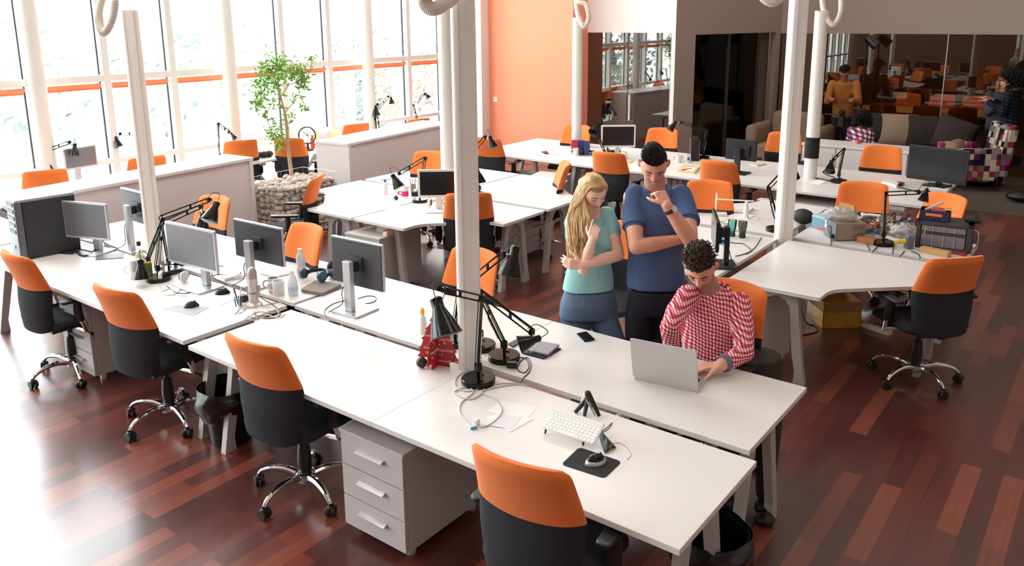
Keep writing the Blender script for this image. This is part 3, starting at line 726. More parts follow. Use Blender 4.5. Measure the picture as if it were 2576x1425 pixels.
lamp_px((1124, 482), (1113, 400), (1192, 408), (1197, 421), (1206, 462), 'black lamp reaching from behind the front pole, shade hanging down', off=(0, 0, 0, 0), r=.075)
lamp_px((1206, 486), (1165, 412), (1221, 345), (1232, 343), (1241, 372), 'black lamp with its shade in front of the orange chair by the orange wall', off=(0, 0, 0, 0))
lamp_px((1520, 392), (1497, 322), (1535, 276), (1540, 275), (1547, 292), 'black lamp raised left above the white-rimmed far monitor', off=(0, 0, 0, 0))
lamp_px((1528, 378), (1508, 345), (1503, 308), (1506, 315), (1493, 334), 'black lamp with its white opening turned towards the camera, left of the far monitor', off=(0, 0, 0, -.1))
lamp_px((1768, 393), (1779, 331), (1713, 308), (1700, 307), (1684, 327), 'black lamp stretched over the slim black computer, shade before the grey wall', off=(0, 0, 0, 0))
lamp_px((1953, 572), (1933, 474), (1988, 415), (1996, 418), (1998, 448), 'black lamp leaning behind the thick right pole', off=(0, .0, .25, .3))
lamp_px((2110, 452), (2124, 376), (2096, 402), (2092, 405), (2087, 432), 'black lamp with a drooping shade right of the banded pole', off=(0, 0, 0, -.05))
lamp_px((2222, 606), (2229, 488), (2312, 484), (2332, 476), (2322, 506), 'black lamp standing among the clutter, arm stretched right', off=(0, 0, 0, 0))
WG = 'black desk lamps along the windows'
def lampw(b0, el, hd, s0, s1, label):
    B0 = atx(b0[0], b0[1], WX + .3); D0 = depth_of(B0); q = [dep(*p, D0) for p in (el, hd, s0, s1)]
    return lamp(Vector((B0.x, B0.y, 0)), *q, label, group=WG)
lampw((142, 425), (107, 383), (175, 358), (188, 362), (188, 391), 'black window lamp left of the grey monitor')
lampw((358, 400), (361, 337), (302, 337), (291, 345), (300, 370), 'black window lamp left of the left pole')
lampw((552, 378), (549, 312), (576, 333), (581, 335), (592, 350), 'black window lamp beside the orange chair left of the tree')
lampw((948, 330), (944, 300), (950, 262), (942, 266), (947, 292), 'black window lamp with its shade hanging beside the slim round post')
lampw((955, 325), (948, 277), (977, 243), (983, 244), (986, 262), 'black window lamp reaching up right of the slim round post')
lampw((1052, 305), (1040, 265), (1067, 238), (1069, 234), (1079, 247), 'black window lamp with the pink ribbon')
# ================================================================= MONITORS
def monitor(tl, tr, bl, zt, label, style='silver', face=1, base=None, rot=None, tilt=0, thick=.03, wid=None, neck=None):
    a, c = at(*tl, zt), at(*tr, zt); d = c - a; w = wid or d.length; ang = math.atan2(d.y, d.x) if rot is None else R_(rot); m = (a + c) / 2
    zz = zt
    while zz > .76:       # bottom edge height from the lower left corner
        q = a.copy(); q.z = zz; v = ROT.transposed() @ (q - EYE); y = PY0 - FPX * v.y / -v.z
        if y >= bl[1]: break
        zz -= .005
    h = zt - zz; rz = ang + (0 if face > 0 else math.pi)     # local: screen looks to -y
    t = thing('monitor', label, 'monitor', (m.x, m.y, .74), rz, 'computer monitors')
    rim, backm = {'silver': (SILVER, mat('dark grey monitor back', (52, 53, 58), .38)), 'white': (mat('white plastic rim', (226, 218, 214), .4), WALLW), 'black': (BLACKP, BLACKP), 'grey': (SILVER, BLACKP)}[style]
    zc = zz - .74; b = MB()
    pts = rounded([(-w / 2, zc), (w / 2, zc), (w / 2, zc + h), (-w / 2, zc + h)], .008, 2); n = len(pts)
    def slab(ptsx, y0, y1):
        k = len(ptsx); v = [(p[0], y0, p[1]) for p in ptsx] + [(p[0], y1, p[1]) for p in ptsx]
        b.add(v, [tuple(range(k)), tuple(range(k, 2 * k))[::-1]] + [(i, k + i, k + (i + 1) % k, (i + 1) % k) for i in range(k)])
    slab(pts, 0, thick * .6)
    pn = b.build('housing', rim, t, smooth=False, bevel=.002)
    b = MB(); b.box(-w / 2 + .008, thick * .6 - .002, zc + .008, w / 2 - .008, thick * .6 + .006, zc + h - .008); 
    if style in ('black', 'white'): b.box(-w * .3, thick * .6, zc + h * .2, w * .3, thick * 1.5, zc + h * .72)
    else: b.box(-.055, thick * .6, zc + h * .38, .055, thick * 1.3, zc + h * .66)
    for k in range(9): b.box(-w * .38 + 0, thick * .6 + .006, zc + h * .93, w * .38, thick * .6 + .0075, zc + h * .94)
    b.build('back_cover', backm, t, smooth=False, bevel=.004)
    b = MB(); e = .014 if style != 'white' else .02; b.box(-w / 2 + e, -.0015, zc + e + .004, w / 2 - e, .004, zc + h - e)
    b.build('screen', SCREENM if style == 'grey' else SCREEN, t, smooth=False)
    sm = BLACKP if style == 'black' else (SILVER if style in ('silver', 'grey') else rim)
    sy = thick * 1.5 + .03; top = zc + h * .62
    b = MB(); b.box(-.03, sy, .012, .03, sy + .035, top); b.build('stand', sm, t, smooth=False, bevel=.004)
    b = MB(); b.box(-.03, thick * 1.2, top - .07, .03, sy + .002, top - .012); b.build('mount', BLACKP, t, smooth=False)
    b = MB(); b.prism(rounded([(-.11, -.09), (.11, -.09), (.11, .11), (-.11, .11)], .012, 2), 0, .012, M=Matrix.Translation((0, sy * .6, 0))); b.build('foot', sm, t, smooth=False, bevel=.002)
    b = MB(); b.box(.035, thick * 1.45, zc + h * .16, .06, thick * 1.45 + .03, zc + h * .23); b.build('plug', mat('blue connector', (40, 80, 190), .5), t, smooth=False)
    b = MB(); b.tube(spline([(.048, thick * 1.5 + .02, zc + h * .17), (.05, sy + .03, zc - .02), (.03, sy + .05, .06), (.1, sy + .1, .006)], 6), .003, 6); b.build('cable', BLACKP, t)
    return t
monitor((153, 505), (264, 514), (160, 596), 1.14, 'monitor with a grey screen standing against the black computer tower', 'grey', 1)
monitor((307, 470), (387, 490), (345, 548), 1.19, 'silver-edged monitor with its back to us behind the left pole', 'silver', -1)
monitor((413, 556), (537, 583), (418, 656), 1.17, 'silver-rimmed monitor showing its grey screen, beside the black lamps', 'grey', 1)
monitor((592, 548), (713, 574), (614, 640), 1.15, 'monitor seen from behind with a silver stand, behind the microphone', 'silver', -1)
monitor((838, 590), (966, 616), (857, 703), 1.17, 'rightmost of the silver-backed monitors, seen from behind, with a looped cable', 'silver', -1)
monitor((1050, 430), (1150, 424), (1053, 500), 1.13, 'white-rimmed monitor with a black screen left of the thick front pole', 'white', 1, rot=38)
monitor((1512, 316), (1600, 314), (1514, 372), 1.14, 'white-rimmed monitor with a black screen above the tall man, far row', 'white', 1, rot=36, wid=.42)
monitor((1830, 347), (1905, 355), (1833, 398), 1.11, 'small black monitor seen from behind in the far row', 'black', -1, rot=-2)
monitor((2288, 363), (2440, 380), (2276, 447), 1.14, 'wide black monitor at the right end of the far row', 'black', 1)
monitor((1787, 527), (1808, 556), (1762, 600), 1.10, 'tilted monitor seen from its edge on the corner desk with tumblers', 'black', 1, rot=-62, wid=.42)
q = atx(206, 425, WX + .35); t = monitor((172, 378), (238, 367), (178, 432), 1.15, 'grey monitor on the window desk', 'grey', 1, rot=97, wid=.36)
t.location = (WX + .36, q.y, .74)
# ================================================================= THINGS ON THE FRONT DESKS
Z = .7402
def flat(px_pts, th, m, name, label, cat, z=Z, r=.0, group=None, bevel=0):
    P = [at(x, y, z) for x, y in px_pts]; c = sum(P, Vector()) / len(P); pts = [(p.x - c.x, p.y - c.y) for p in P]
    if r: pts = rounded(pts, r, 4)
    b = MB(); b.prism(pts, 0, th); o = b.build(name, m, smooth=False, bevel=bevel); o.location = (c.x, c.y, z); return tag(o, label, cat, group)
def cable(px_pts, r, m, name, label, cat='cable', z=Z, group=None, n=8, hs=None):
    pts = []
    for i, p in enumerate(px_pts): h = (hs[i] if hs else 0); pts.append(at(p[0], p[1], z + r + h))
    b = MB(); b.tube(spline(pts, n), r, 6); return single(name, b, m, label, cat, group)
BLACKC = mat('black rubber cable', (18, 18, 19), .5); GREYC = mat('grey data cable', (196, 190, 184), .5); WHITEC = mat('white cable', (225, 225, 225), .5)
# red cardboard tree with lettering
def text_mesh(s, size, M_, m, parent, ext=.0004, name='lettering'):
    cu = bpy.data.curves.new('t', 'FONT'); cu.body = s; cu.size = size; cu.extrude = ext; cu.align_x = 'CENTER'; cu.resolution_u = 2; cu.shear = .25
    o = bpy.data.objects.new('t', cu); COL.objects.link(o); dg = bpy.context.evaluated_depsgraph_get(); me = bpy.data.meshes.new_from_object(o.evaluated_get(dg)); bpy.data.objects.remove(o)
    me.transform(M_); me.materials.clear(); me.materials.append(m); ob = bpy.data.objects.new(name, me); COL.objects.link(ob); ob.parent = parent; return ob
tb = at(1092, 925, Z); t = thing('cardboard_tree', 'red cardboard Christmas tree with white lettering beside the front pole', 'tree ornament', (tb.x, tb.y + .03, Z), R_(20)); t.scale = (1.28, 1.28, 1.28)
RED = mat('red printed card', (176, 24, 34), .5); REDB = mat('brown card edge', (120, 70, 50), .7); GOLD = mat('gold bauble print', (214, 160, 40), .5); SNOW = mat('white print', (240, 236, 236), .6)
half = [(0, .25), (.018, .205), (.03, .185), (.024, .178), (.042, .155), (.05, .15), (.043, .142), (.058, .115), (.068, .108), (.06, .1), (.07, .075), (.082, .066), (.072, .06), (.078, .04), (.088, .03), (.07, .026), (.045, .03), (.05, 0), (.0, 0)]
poly = half + [(-x, z) for x, z in half[::-1][1:-1]]
for k, a in enumerate((0, 82)):
    Ma = Matrix.Rotation(R_(a), 4, 'Z') @ Matrix.Rotation(R_(90), 4, 'X'); b = MB(); b.prism(poly, -.0012, .0012, M=Ma); p = b.build('card_panel', RED, t, smooth=False)
    b = MB()
    for (x0, z0, x1, z1) in ((-.05, .135, .035, .12), (-.06, .095, .06, .075), (-.07, .06, .07, .035)):
        d = Vector((x1 - x0, z1 - z0, 0)).normalized(); nn = Vector((-d.y, d.x, 0)) * .003
        for s in (.0013, -.0013):
            b.add([(x0 - nn.x, z0 - nn.y, s), (x1 - nn.x, z1 - nn.y, s), (x1 + nn.x, z1 + nn.y, s), (x0 + nn.x, z0 + nn.y, s)], [(0, 1, 2, 3)], M=Ma)
    b.build('ribbon', REDB, p, smooth=False)
    for s in (.0016, -.0022):
        b = MB(); rr = random.Random(3 + k)
        for _ in range(26):
            zz = rr.uniform(.03, .2); w = max(.004, (.25 - zz) * .3); xx = rr.uniform(-w, w); r0 = rr.choice((.0012, .0015, .003))
            b.lathe([(r0, 0), (r0, .0004)], 8, M=Ma @ Matrix.Translation((xx, zz, s)))
        b.build('snow_dots', SNOW, p)
        b = MB()
        for xx, zz in ((.03, .098), (.05, .022), (-.045, .05)): b.lathe([(.006, 0), (.006, .0004)], 12, M=Ma @ Matrix.Translation((xx, zz, s)))
        b.build('bauble_print', GOLD, p)
    for (x, z, sz) in ((.03, .108, .016), (-.028, .118, .013), (-.03, .066, .014), (.03, .062, .016), (.02, .018, .011)):
        Mt = Matrix.Translation((0, 0, 0)) @ Ma @ Matrix.Translation((x, z, .0014)); text_mesh('Coca-Cola', sz, Mt, SNOW, p)
b = MB(); c = at(1061, 925, Z); r0 = .0275; b.ball((c.x, c.y, Z + r0), r0, 24, 16); single('ball', b, mat('black rubber ball', (30, 31, 34), .5), 'small black rubber ball in front of the red cardboard tree', 'ball')
b = MB(); c = at(1064, 838, .742); b.lathe([(.022, 0), (.024, .05), (.02, .09), (.012, .1), (.012, .115)], 14, c=(c.x, c.y, Z)); b.lathe([(.013, .115), (.013, .14), (.004, .15)], 12, 1, c=(c.x, c.y, Z)); single('glue_bottle', b, [WALLW, mat('yellow cap', (250, 190, 30), .5)], 'small white bottle with a yellow cap hidden behind the red tree', 'bottle')
# loose grey data cable with blue plug and white charger
cable([(1325, 968), (1290, 965), (1240, 968), (1180, 985), (1148, 975), (1150, 950), (1180, 932), (1215, 950), (1215, 985), (1185, 1005), (1150, 995), (1145, 985), (1175, 975), (1190, 985), (1180, 998), (1160, 1015), (1157, 1040), (1180, 1062), (1215, 1075), (1250, 1055), (1262, 1030), (1240, 1002), (1210, 988), (1250, 975), (1300, 968), (1330, 972)], .003, GREYC, 'network_cable', 'pale grey network cable looping round the nearest lamp base')
a, c = at(1184, 1079, Z + .006), at(1200, 1076, Z + .006); b = MB(); b.tube([a, c], .006, 4); single('plug', b, mat('cyan plug', (40, 170, 200), .4), 'cyan network plug at the end of the grey cable', 'plug')
c = at(1198, 1070, Z); b = MB(); b.cbox((0, 0, .014), (.026, .026, .028)); o = b.build('charger', WALLW, smooth=False, bevel=.004); o.location = (c.x, c.y, Z); tag(o, 'small white cube charger beside the cyan plug', 'charger')
flat([(1225, 1035), (1262, 1008), (1353, 1025), (1318, 1060)], .0006, PAPER, 'paper', 'topmost crumpled transparent sleeve with a printed sheet by the grey cable', 'paper', group='loose papers')
flat([(1222, 1050), (1290, 1038), (1342, 1055), (1283, 1088)], .0006, PAPER, 'paper', 'white sheet of paper lying lowest beside the grey cable', 'paper', z=Z + .0008, group='loose papers')
flat([(1215, 1070), (1260, 1040), (1310, 1050), (1290, 1080)], .0006, mat('pale grey paper', (220, 220, 225), .4), 'paper', 'thin greyish sheet under the loop of the grey cable', 'paper', z=Z + .0016, group='loose papers')
# keyboard on a little tripod stand
def keyboard(tl, tr, br, bl, label, base_m, key_m, z, rows=6, cols=14, tilt=None, lift=0, th=.006):
    A, Bq, Cq, Dq = [at(*p, z) for p in (tl, tr, br, bl)]
    A = A + Vector((0, 0, 0)); c = (A + Bq + Cq + Dq) / 4; t = thing('keyboard', label, 'keyboard', (c.x, c.y, z), 0)
    if tilt:      # back edge raised: recompute
        A, Bq = at(*tl, z + tilt), at(*tr, z + tilt)
    o = Vector((c.x, c.y, z)); ux = ((Bq - A) + (Cq - Dq)) / 2; uy = ((A - Dq) + (Bq - Cq)) / 2; og = Dq - o + Vector((0, 0, .0))
    W, L = ux.length, uy.length; ux.normalize(); uy = (uy - ux * uy.dot(ux)).normalized(); n = ux.cross(uy)
    M_ = Matrix(((ux.x, uy.x, n.x, og.x), (ux.y, uy.y, n.y, og.y), (ux.z, uy.z, n.z, og.z + lift), (0, 0, 0, 1)))
    b = MB(); b.prism(rounded([(0, 0), (W, 0), (W, L), (0, L)], .01, 3), 0, th, M=M_)
    if tilt: b.tube([M_ @ Vector((.004, L - .008, .002)), M_ @ Vector((W - .004, L - .008, .002))], .008, 10)
    b.build('case', base_m, t, smooth=False)
    L2 = L * .86; rh = L2 / rows
    for r in range(rows):
        y0 = .004 + r * rh; hh = rh - .0035
        if r == 0:
            ws = [1, 1, 1, 1.3, 5, 1.3, 1, 1, 1, 1]
        elif r == rows - 1: ws = [1] * cols
        else: ws = [1 + .25 * r % .8] + [1] * (cols - 3) + [1.6 - .1 * r]
        tot = sum(ws); x = .004; uw = (W - .008) / tot
        for w in ws:
            b = MB(); b.box(x + .001, y0, th, x + w * uw - .0022, y0 + hh * (.75 if r == rows - 1 else 1), th + .0022, M=M_); b.build('key', key_m, t, smooth=False); x += w * uw
    return t, M_, W, L
keyb, Mk, Wk, Lk = keyboard((1378, 1028), (1517, 1068), (1487, 1123), (1361, 1077), 'white compact keyboard propped up on a black tripod stand', mat('white aluminium keyboard case', (226, 226, 228), .35), mat('white keys', (240, 238, 238), .5), .765, tilt=.05)
t = thing('tripod_stand', 'folding black and silver tripod standing behind the white keyboard', 'tripod', tuple(at(1475, 1045, Z))); o = t.location
def loc(px, py, z): return at(px, py, z) - o
pk = at(1478, 1042, Z); top = Vector((pk.x, pk.y, .835)) - o
for k, (px, py) in enumerate(((1447, 1038), (1470, 1047))):
    b = MB(); b.tube([top + Vector((0, 0, -.02)), loc(px, py, Z + .004)], [.008, .006], 8, flat=1.5); b.build('leg', BLACKP, t)
b = MB(); b.tube([top + Vector((.004, 0, .0)), loc(1508, 1048, Z + .012)], [.015, .009], 10, flat=.8); b.build('leg', BLACKP, t)
b = MB(); b.tube([top + Vector((.0, -.012, -.02)), loc(1500, 1044, Z + .012) + Vector((0, -.01, 0))], [.005, .004], 8); b.build('leg_inlay', ALU, t)
b = MB(); b.tube([top + Vector((-.006, 0, .004)), top + Vector((-.03, 0, -.055))], [.013, .009], 10); b.build('clip', mat('light plastic clip', (220, 215, 212), .4), t)
b = MB(); b.ball(top, (.017, .014, .017), 14, 10); b.build('hinge', BLACKP, t)
for px, py in ((1371, 1092), (1466, 1122)):
    b = MB(); a = at(px, py, Z + .004); b.tube([a - o, a - o + Vector((-.006, .018, .02))], [.004, .006], 8); b.build('foot', BLACKP, t)
flat([(1457, 1127), (1564, 1163), (1520, 1205), (1412, 1170)], .0025, mat('black mouse pad cloth', (28, 28, 30), .8), 'mouse_pad', 'black mouse pad with rounded corners on the nearest desk', 'mouse pad', r=.02)
def mouse(a, c, label, body, side, z=Z + .0026, wid=.06):
    p, q = at(*a, z), at(*c, z); d = q - p; L = d.length; ang = math.atan2(d.y, d.x); m = (p + q) / 2; t = thing('computer_mouse', label, 'computer mouse', (m.x, m.y, z), ang, 'computer mice')
    def prof(sc, zb, zt, mm, name):
        vs = []; fs = []; n, k = 16, 8
        for j in range(k + 1):
            f = j / k; zz = zb + (zt - zb) * math.sin(f * math.pi / 2); s = sc * math.cos(f * math.pi / 2 * .96)
            for i in range(n):
                a_ = 2 * math.pi * i / n; x = math.cos(a_) * L / 2; y = math.sin(a_) * wid / 2 * (1 - .12 * math.cos(2 * a_)); vs.append((x * s - .004 * f, y * s, zz))
        fs = [(j * n + i, j * n + (i + 1) % n, (j + 1) * n + (i + 1) % n, (j + 1) * n + i) for j in range(k) for i in range(n)] + [tuple(range(n))[::-1], tuple(range(k * n, k * n + n))]
        b = MB(); b.add(vs, fs); return b.build(name, mm, t)
    prof(1.0, 0, .026, side, 'body'); prof(.86, .008, .034, body, 'buttons')
    b = MB(); b.tube([(L * .22, -.003, .03), (L * .22, .003, .03)], .006, 10); b.build('scroll_wheel', BLACKP, t); return t
mouse((1473, 1172), (1524, 1155), 'black and silver mouse on the black mouse pad', GLOSSB, SILVER)
# black pouch with drawstring
A = [at(*p, Z) for p in ((1505, 1092), (1514, 1088), (1550, 1128), (1521, 1143))]; c = sum(A, Vector()) / 4; b = MB()
def pouch(u, v):
    p = A[0].lerp(A[1], u).lerp(A[3].lerp(A[2], u), v) - c; e = math.sin(u * math.pi) * (1 - .1 * v); return (p.x, p.y, .002 + .014 * e + .004 * math.sin(u * 9 + v * 14) * e)
b.grid(pouch, 14, 20); o = b.build('pouch', mat('black nylon', (20, 22, 24), .4), solid=.0015); o.location = (c.x, c.y, Z); tag(o, 'small black nylon pouch between keyboard and mouse pad', 'pouch')
cable([(1508, 1090), (1522, 1080), (1534, 1070), (1540, 1064), (1530, 1080), (1510, 1091)], .0014, mat('brown cord', (60, 34, 34), .7), 'drawstring', 'dark drawstring of the pouch right of the keyboard', 'cord')
cable([(1538, 1117), (1558, 1115), (1575, 1125), (1587, 1142), (1583, 1152), (1577, 1157)], .0011, mat('pink thin wire', (240, 150, 120), .5), 'thin_wire', 'thin pink wire with a dark tip right of the pouch', 'wire')
# phone, notebooks, adapter on the second desk
flat([(1450, 842), (1475, 837), (1497, 857), (1470, 862)], .008, GLOSSB, 'smartphone', 'black smartphone lying in front of the blonde woman', 'phone', r=.008, bevel=.002)
flat([(1312, 890), (1345, 868), (1412, 880), (1368, 905)], .008, mat('navy cover', (26, 32, 62), .6), 'notebook', 'dark blue tablet cover under the grey notebook', 'notebook', r=.006)
flat([(1326, 886), (1350, 862), (1408, 872), (1378, 897)], .012, mat('grey notebook', (140, 141, 146), .5), 'notebook', 'grey notebook with an elastic band on the blue tablet cover', 'notebook', z=Z + .009, r=.006, bevel=.002)
b = MB(); p, q = at(1333, 889, Z + .0215), at(1355, 863, Z + .0215); b.tube([p, q], .0015, 5); single('elastic_band', b, PAPER, 'pale elastic band round the grey notebook', 'band')
cable([(1300, 908), (1310, 900), (1325, 905), (1330, 925), (1318, 938), (1302, 930), (1308, 912), (1325, 900), (1335, 915), (1332, 935), (1318, 950), (1308, 966)], .0025, BLACKC, 'power_cable', 'tangled black cable beside the black power adapter')
c = at(1288, 925, Z); b = MB(); b.cbox((0, 0, .015), (.05, .03, .03)); o = b.build('power_adapter', BLACKP, smooth=False, bevel=.003); o.location = (c.x, c.y, Z); o.rotation_euler = (0, 0, .5); tag(o, 'small black power adapter in front of the low black lamp', 'adapter')
flat([(1278, 868), (1300, 857), (1306, 866), (1290, 876)], .008, mat('teal case', (40, 60, 70), .5), 'eyeglass_case', 'small dark teal case behind the low black lamp', 'case')
# laptop
ha, hb = at(1592, 948, Z + .012), at(1756, 984, Z + .012); ux = (hb - ha); W = ux.length; ux.normalize(); uy = Vector((-ux.y, ux.x, 0)); m = (ha + hb) / 2
t = thing('laptop', 'silver laptop the seated man is typing on', 'laptop', (m.x, m.y, Z), math.atan2(ux.y, ux.x))
b = MB(); b.prism(rounded([(-W / 2, 0), (W / 2, 0), (W / 2, .235), (-W / 2, .235)], .012, 3), 0, .012); b.build('base', ALU, t, smooth=False, bevel=.002)
th = R_(14); Ml = Matrix.Translation((0, .006, .012)) @ Matrix.Rotation(R_(90) + th, 4, 'X')
b = MB(); b.prism(rounded([(-W / 2, 0), (W / 2, 0), (W / 2, .225), (-W / 2, .225)], .012, 3), 0, .006, M=Ml); b.build('lid', mat('silver laptop lid', (200, 198, 198), .35, .3), t, smooth=False, bevel=.001)
b = MB(); b.box(-W / 2 + .01, .012, -.0008, W / 2 - .01, .215, .0, M=Ml); b.build('screen', SCREEN, t, smooth=False)
b = MB()
for r in range(5):
    for k in range(13): b.box(-.135 + k * .021, .03 + r * .019, .012, -.135 + k * .021 + .018, .03 + r * .019 + .016, .0135)
b.build('keys', BLACKP, t, smooth=False)
# ================================================================= LEFT DESKS
pA, pB = at(68, 640, .74), at(186, 604, .74); a0 = Vector((-6.49, 2.47, 0)); a1 = Vector((-6.05, 2.66, 0))
q0, q1 = at(45, 512, 1.17), at(187, 490, 1.17); d = (q1 - q0); ang = math.atan2(d.y, d.x); L = min(d.length, .5); print('TOWER', d.length)
t = thing('computer_tower', 'big black computer tower at the far left of the second row', 'computer', (q0.x, q0.y, .74), ang)
b = MB(); b.box(.02, 0, .012, L, .185, .43); b.build('case', mat('dark grey tower steel', (34, 36, 40), .45), t, smooth=False, bevel=.006)
b = MB(); b.prism(rounded([(-.03, .0), (.02, -.008), (.02, .193), (-.03, .185)], .02, 3), 0, .435); b.build('front_bezel', mat('grey tower bezel', (92, 96, 102), .35), t, smooth=False, bevel=.003)
for k in range(5):
    b = MB(); b.box(-.034, .03, .4 - k * .05, -.029, .16, .44 - k * .05 - .012); b.build('drive_cover', BLACKP, t, smooth=False)
b = MB(); b.tube([(-.036, .1, .09), (-.03, .1, .09)], .014, 16); b.build('power_button', SILVER, t)
b = MB(); b.prism(rounded([(-.02, -.004), (L, -.004), (L, .189), (-.02, .189)], .02, 3), .43, .45); b.build('top_cover', mat('pale tower top', (150, 154, 158), .35), t, smooth=False, bevel=.004)
# curved black ergonomic keyboard
kt = thing('keyboard', 'black curved keyboard with a palm rest in front of the tower', 'keyboard', tuple(at(203, 625, Z)))
o = kt.location; b = MB(); pts = [at(*p, Z) - o for p in ((135, 632), (165, 618), (195, 600), (225, 597), (262, 610), (264, 625), (230, 643), (212, 648), (190, 641), (155, 640))]
b.prism(rounded([(p.x, p.y) for p in pts], .03, 3), 0, .014); b.build('case', BLACKP, kt, smooth=False, bevel=.004)
A, Bq, Cq, Dq = [at(*p, Z + .016) - o for p in ((172, 620), (200, 602), (258, 612), (232, 634))]
for r in range(5):
    for k in range(12):
        u, v = k / 12, r / 5; b = MB(); P = lambda u, v: A.lerp(Bq, v).lerp(Dq.lerp(Cq, v), u); p0, p1, p2, p3 = P(u, v), P(u + .075, v), P(u + .075, v + .17), P(u, v + .17)
        b.add([p0, p1, p2, p3] + [p + Vector((0, 0, .004)) for p in (p0, p1, p2, p3)], [(4, 5, 6, 7), (0, 1, 5, 4), (1, 2, 6, 5), (2, 3, 7, 6), (3, 0, 4, 7)]); b.build('key', GLOSSB, kt, smooth=False)
flat([(240, 655), (250, 643), (312, 638), (310, 650)], .006, mat('blue grey folder', (92, 104, 116), .5), 'folder', 'blue-grey folder lying right of the black curved keyboard', 'folder')
flat([(196, 606), (232, 596), (262, 607), (232, 618)], .03, WALLW, 'box', 'small white box behind the curved keyboard, under the monitor', 'box', z=Z)
def mug(px, py, label, m=None, r=.04, h=.095, z=Z, hand=1, print_=None, xy=None, group='mugs'):
    c = at(px, py, z) if xy is None else Vector((xy[0], xy[1], z)); t = thing('mug', label, 'mug', (c.x, c.y, z), R_(37), group); m = m or mat('white glazed china', (232, 228, 226), .2)
    b = MB(); b.lathe([(r * .9, 0), (r, .006), (r, h), (r - .004, h), (r - .005, .008), (.0, .008)], 24); b.build('body', m, t)
    b = MB(); b.tube(spline([(-hand * r, 0, h * .82), (-hand * (r + .026), 0, h * .75), (-hand * (r + .03), 0, h * .45), (-hand * (r - .002), 0, h * .2)], 6), .005, 8, flat=1.3); b.build('mug_handle', m, t)
    if print_:
        b = MB(); n = 6; b.add([((r + .0006) * math.cos(R_(-90 + a)), (r + .0006) * math.sin(R_(-90 + a)), zz) for a in range(-20, 21, 8) for zz in (h * .3, h * .7)], [(2 * i, 2 * i + 2, 2 * i + 3, 2 * i + 1) for i in range(5)]); b.build('emblem', print_, t)
    return t
def bottle(px, py, label, prof, mats, z=Z, seg=None, cat='bottle', name='bottle', xy=None, split=None):
    c = at(px, py, z) if xy is None else Vector((xy[0], xy[1], z)); t = thing(name, label, cat, (c.x, c.y, z)); 
    for nm, pr, mm in zip(('body', 'cap', 'label_band', 'contents'), prof, mats):
        if pr: b = MB(); b.lathe(pr, 24); b.build(nm, mm, t)
    return t
WPL = mat('milky plastic', (232, 236, 240), .3, alpha=.75); BLUEP = mat('blue plastic', (50, 90, 190), .4); CLEARB = thin_glass('clear bottle plastic', (232, 240, 246), 1.5)
mug(341, 700, 'white mug holding a brush beside the whisky bottle', r=.038, h=.1); 
b = MB(); c = at(338, 690, .8); b.lathe([(.02, 0), (.024, .03), (.022, .075), (.0, .08)], 14, c=(c.x, c.y, .82)); b.tube([(c.x, c.y, .76), (c.x, c.y, .83)], .006, 8); single('brush', b, mat('pale bristles', (224, 220, 224), .9), 'pale round brush standing in the white mug', 'brush')
bottle(357, 690, 'clear glass liquor bottle with a dark label behind the downward lamp', [[(.032, 0), (.036, .01), (.036, .12), (.028, .145), (.013, .165), (.012, .215)], [(.014, .205), (.014, .235), (.0, .236)], [(.0365, .03), (.0365, .09)], [(.03, .01), (.032, .09), (.0, .09)]], [mat('greenish glass', (214, 214, 150), .1, alpha=.55), BLACKP, mat('dark paper label', (60, 55, 45), .6), mat('amber liquid', (150, 130, 30), .2)])
bottle(376, 690, 'small green jar at the foot of the black lamps', [[(.02, 0), (.022, .005), (.022, .07), (.018, .08)], [(.02, .08), (.02, .09), (0, .091)], None, None], [mat('green jar', (90, 110, 30), .3), mat('yellow lid', (210, 160, 40), .4)])
def headphones(px, py, label, m1, m2, ang=0, z=Z, sc=1):
    c = at(px, py, z); t = thing('headphones', label, 'headphones', (c.x, c.y, z), R_(ang), 'headphones')
    b = MB(); R1 = .085 * sc; pts = [(R1 * math.cos(a), R1 * .9 * math.sin(a) + .02, .03 + .012 * math.sin(a)) for a in [R_(x) for x in range(-20, 201, 14)]]
    b.tube(pts, .008, 8, flat=1.8); b.build('headband', m1, t)
    for s in (-1, 1):
        M_ = Matrix.Translation((s * .08 * sc, -.01, .038)) @ Matrix.Rotation(R_(90), 4, 'Y') @ Matrix.Rotation(R_(s * 14), 4, 'X')
        b = MB(); b.lathe([(.0, -.016), (.03, -.014), (.037, -.004), (.037, .006), (.028, .014), (0, .015)], 22, M=M_); cu = b.build('ear_cup', m2, t)
        b = MB(); b.lathe([(.018, -s * .016), (.03, -s * .02), (.03, -s * .01)], 22, M=M_); b.build('ear_pad', BLACKP, cu)
    return t
headphones(438, 708, 'black and white headphones lying below the grey monitor screen', BLACKP, mat('white shiny plastic', (225, 225, 228), .25), 30)
headphones(790, 705, 'black headphones with teal pads lying on the grey laptop sleeve', BLACKP, mat('teal plastic', (30, 90, 110), .4), 10, z=Z + .022)
headphones(1102, 520, 'cream headphones under the white-rimmed monitor', mat('cream plastic', (235, 205, 185), .4), mat('cream plastic', (235, 205, 185), .4), 20)
headphones(1478, 392, 'black headphones in front of the paper bags', BLACKP, BLACKP, 10)
flat([(412, 778), (453, 768), (526, 774), (487, 795)], .002, mat('grey mouse mat', (176, 180, 184), .6), 'mouse_pad', 'grey mouse pad with a black mouse on the microphone desk', 'mouse pad')
mouse((462, 775), (502, 768), 'black mouse on the grey mouse pad', BLACKP, BLACKP)
flat([(508, 746), (560, 735), (596, 750), (558, 768)], .002, mat('white picture mat', (222, 224, 228), .5), 'mouse_pad', 'white mouse pad under the second black mouse', 'mouse pad')
mouse((540, 741), (580, 736), 'black mouse on the white pad next to the microphone', BLACKP, GLOSSB)
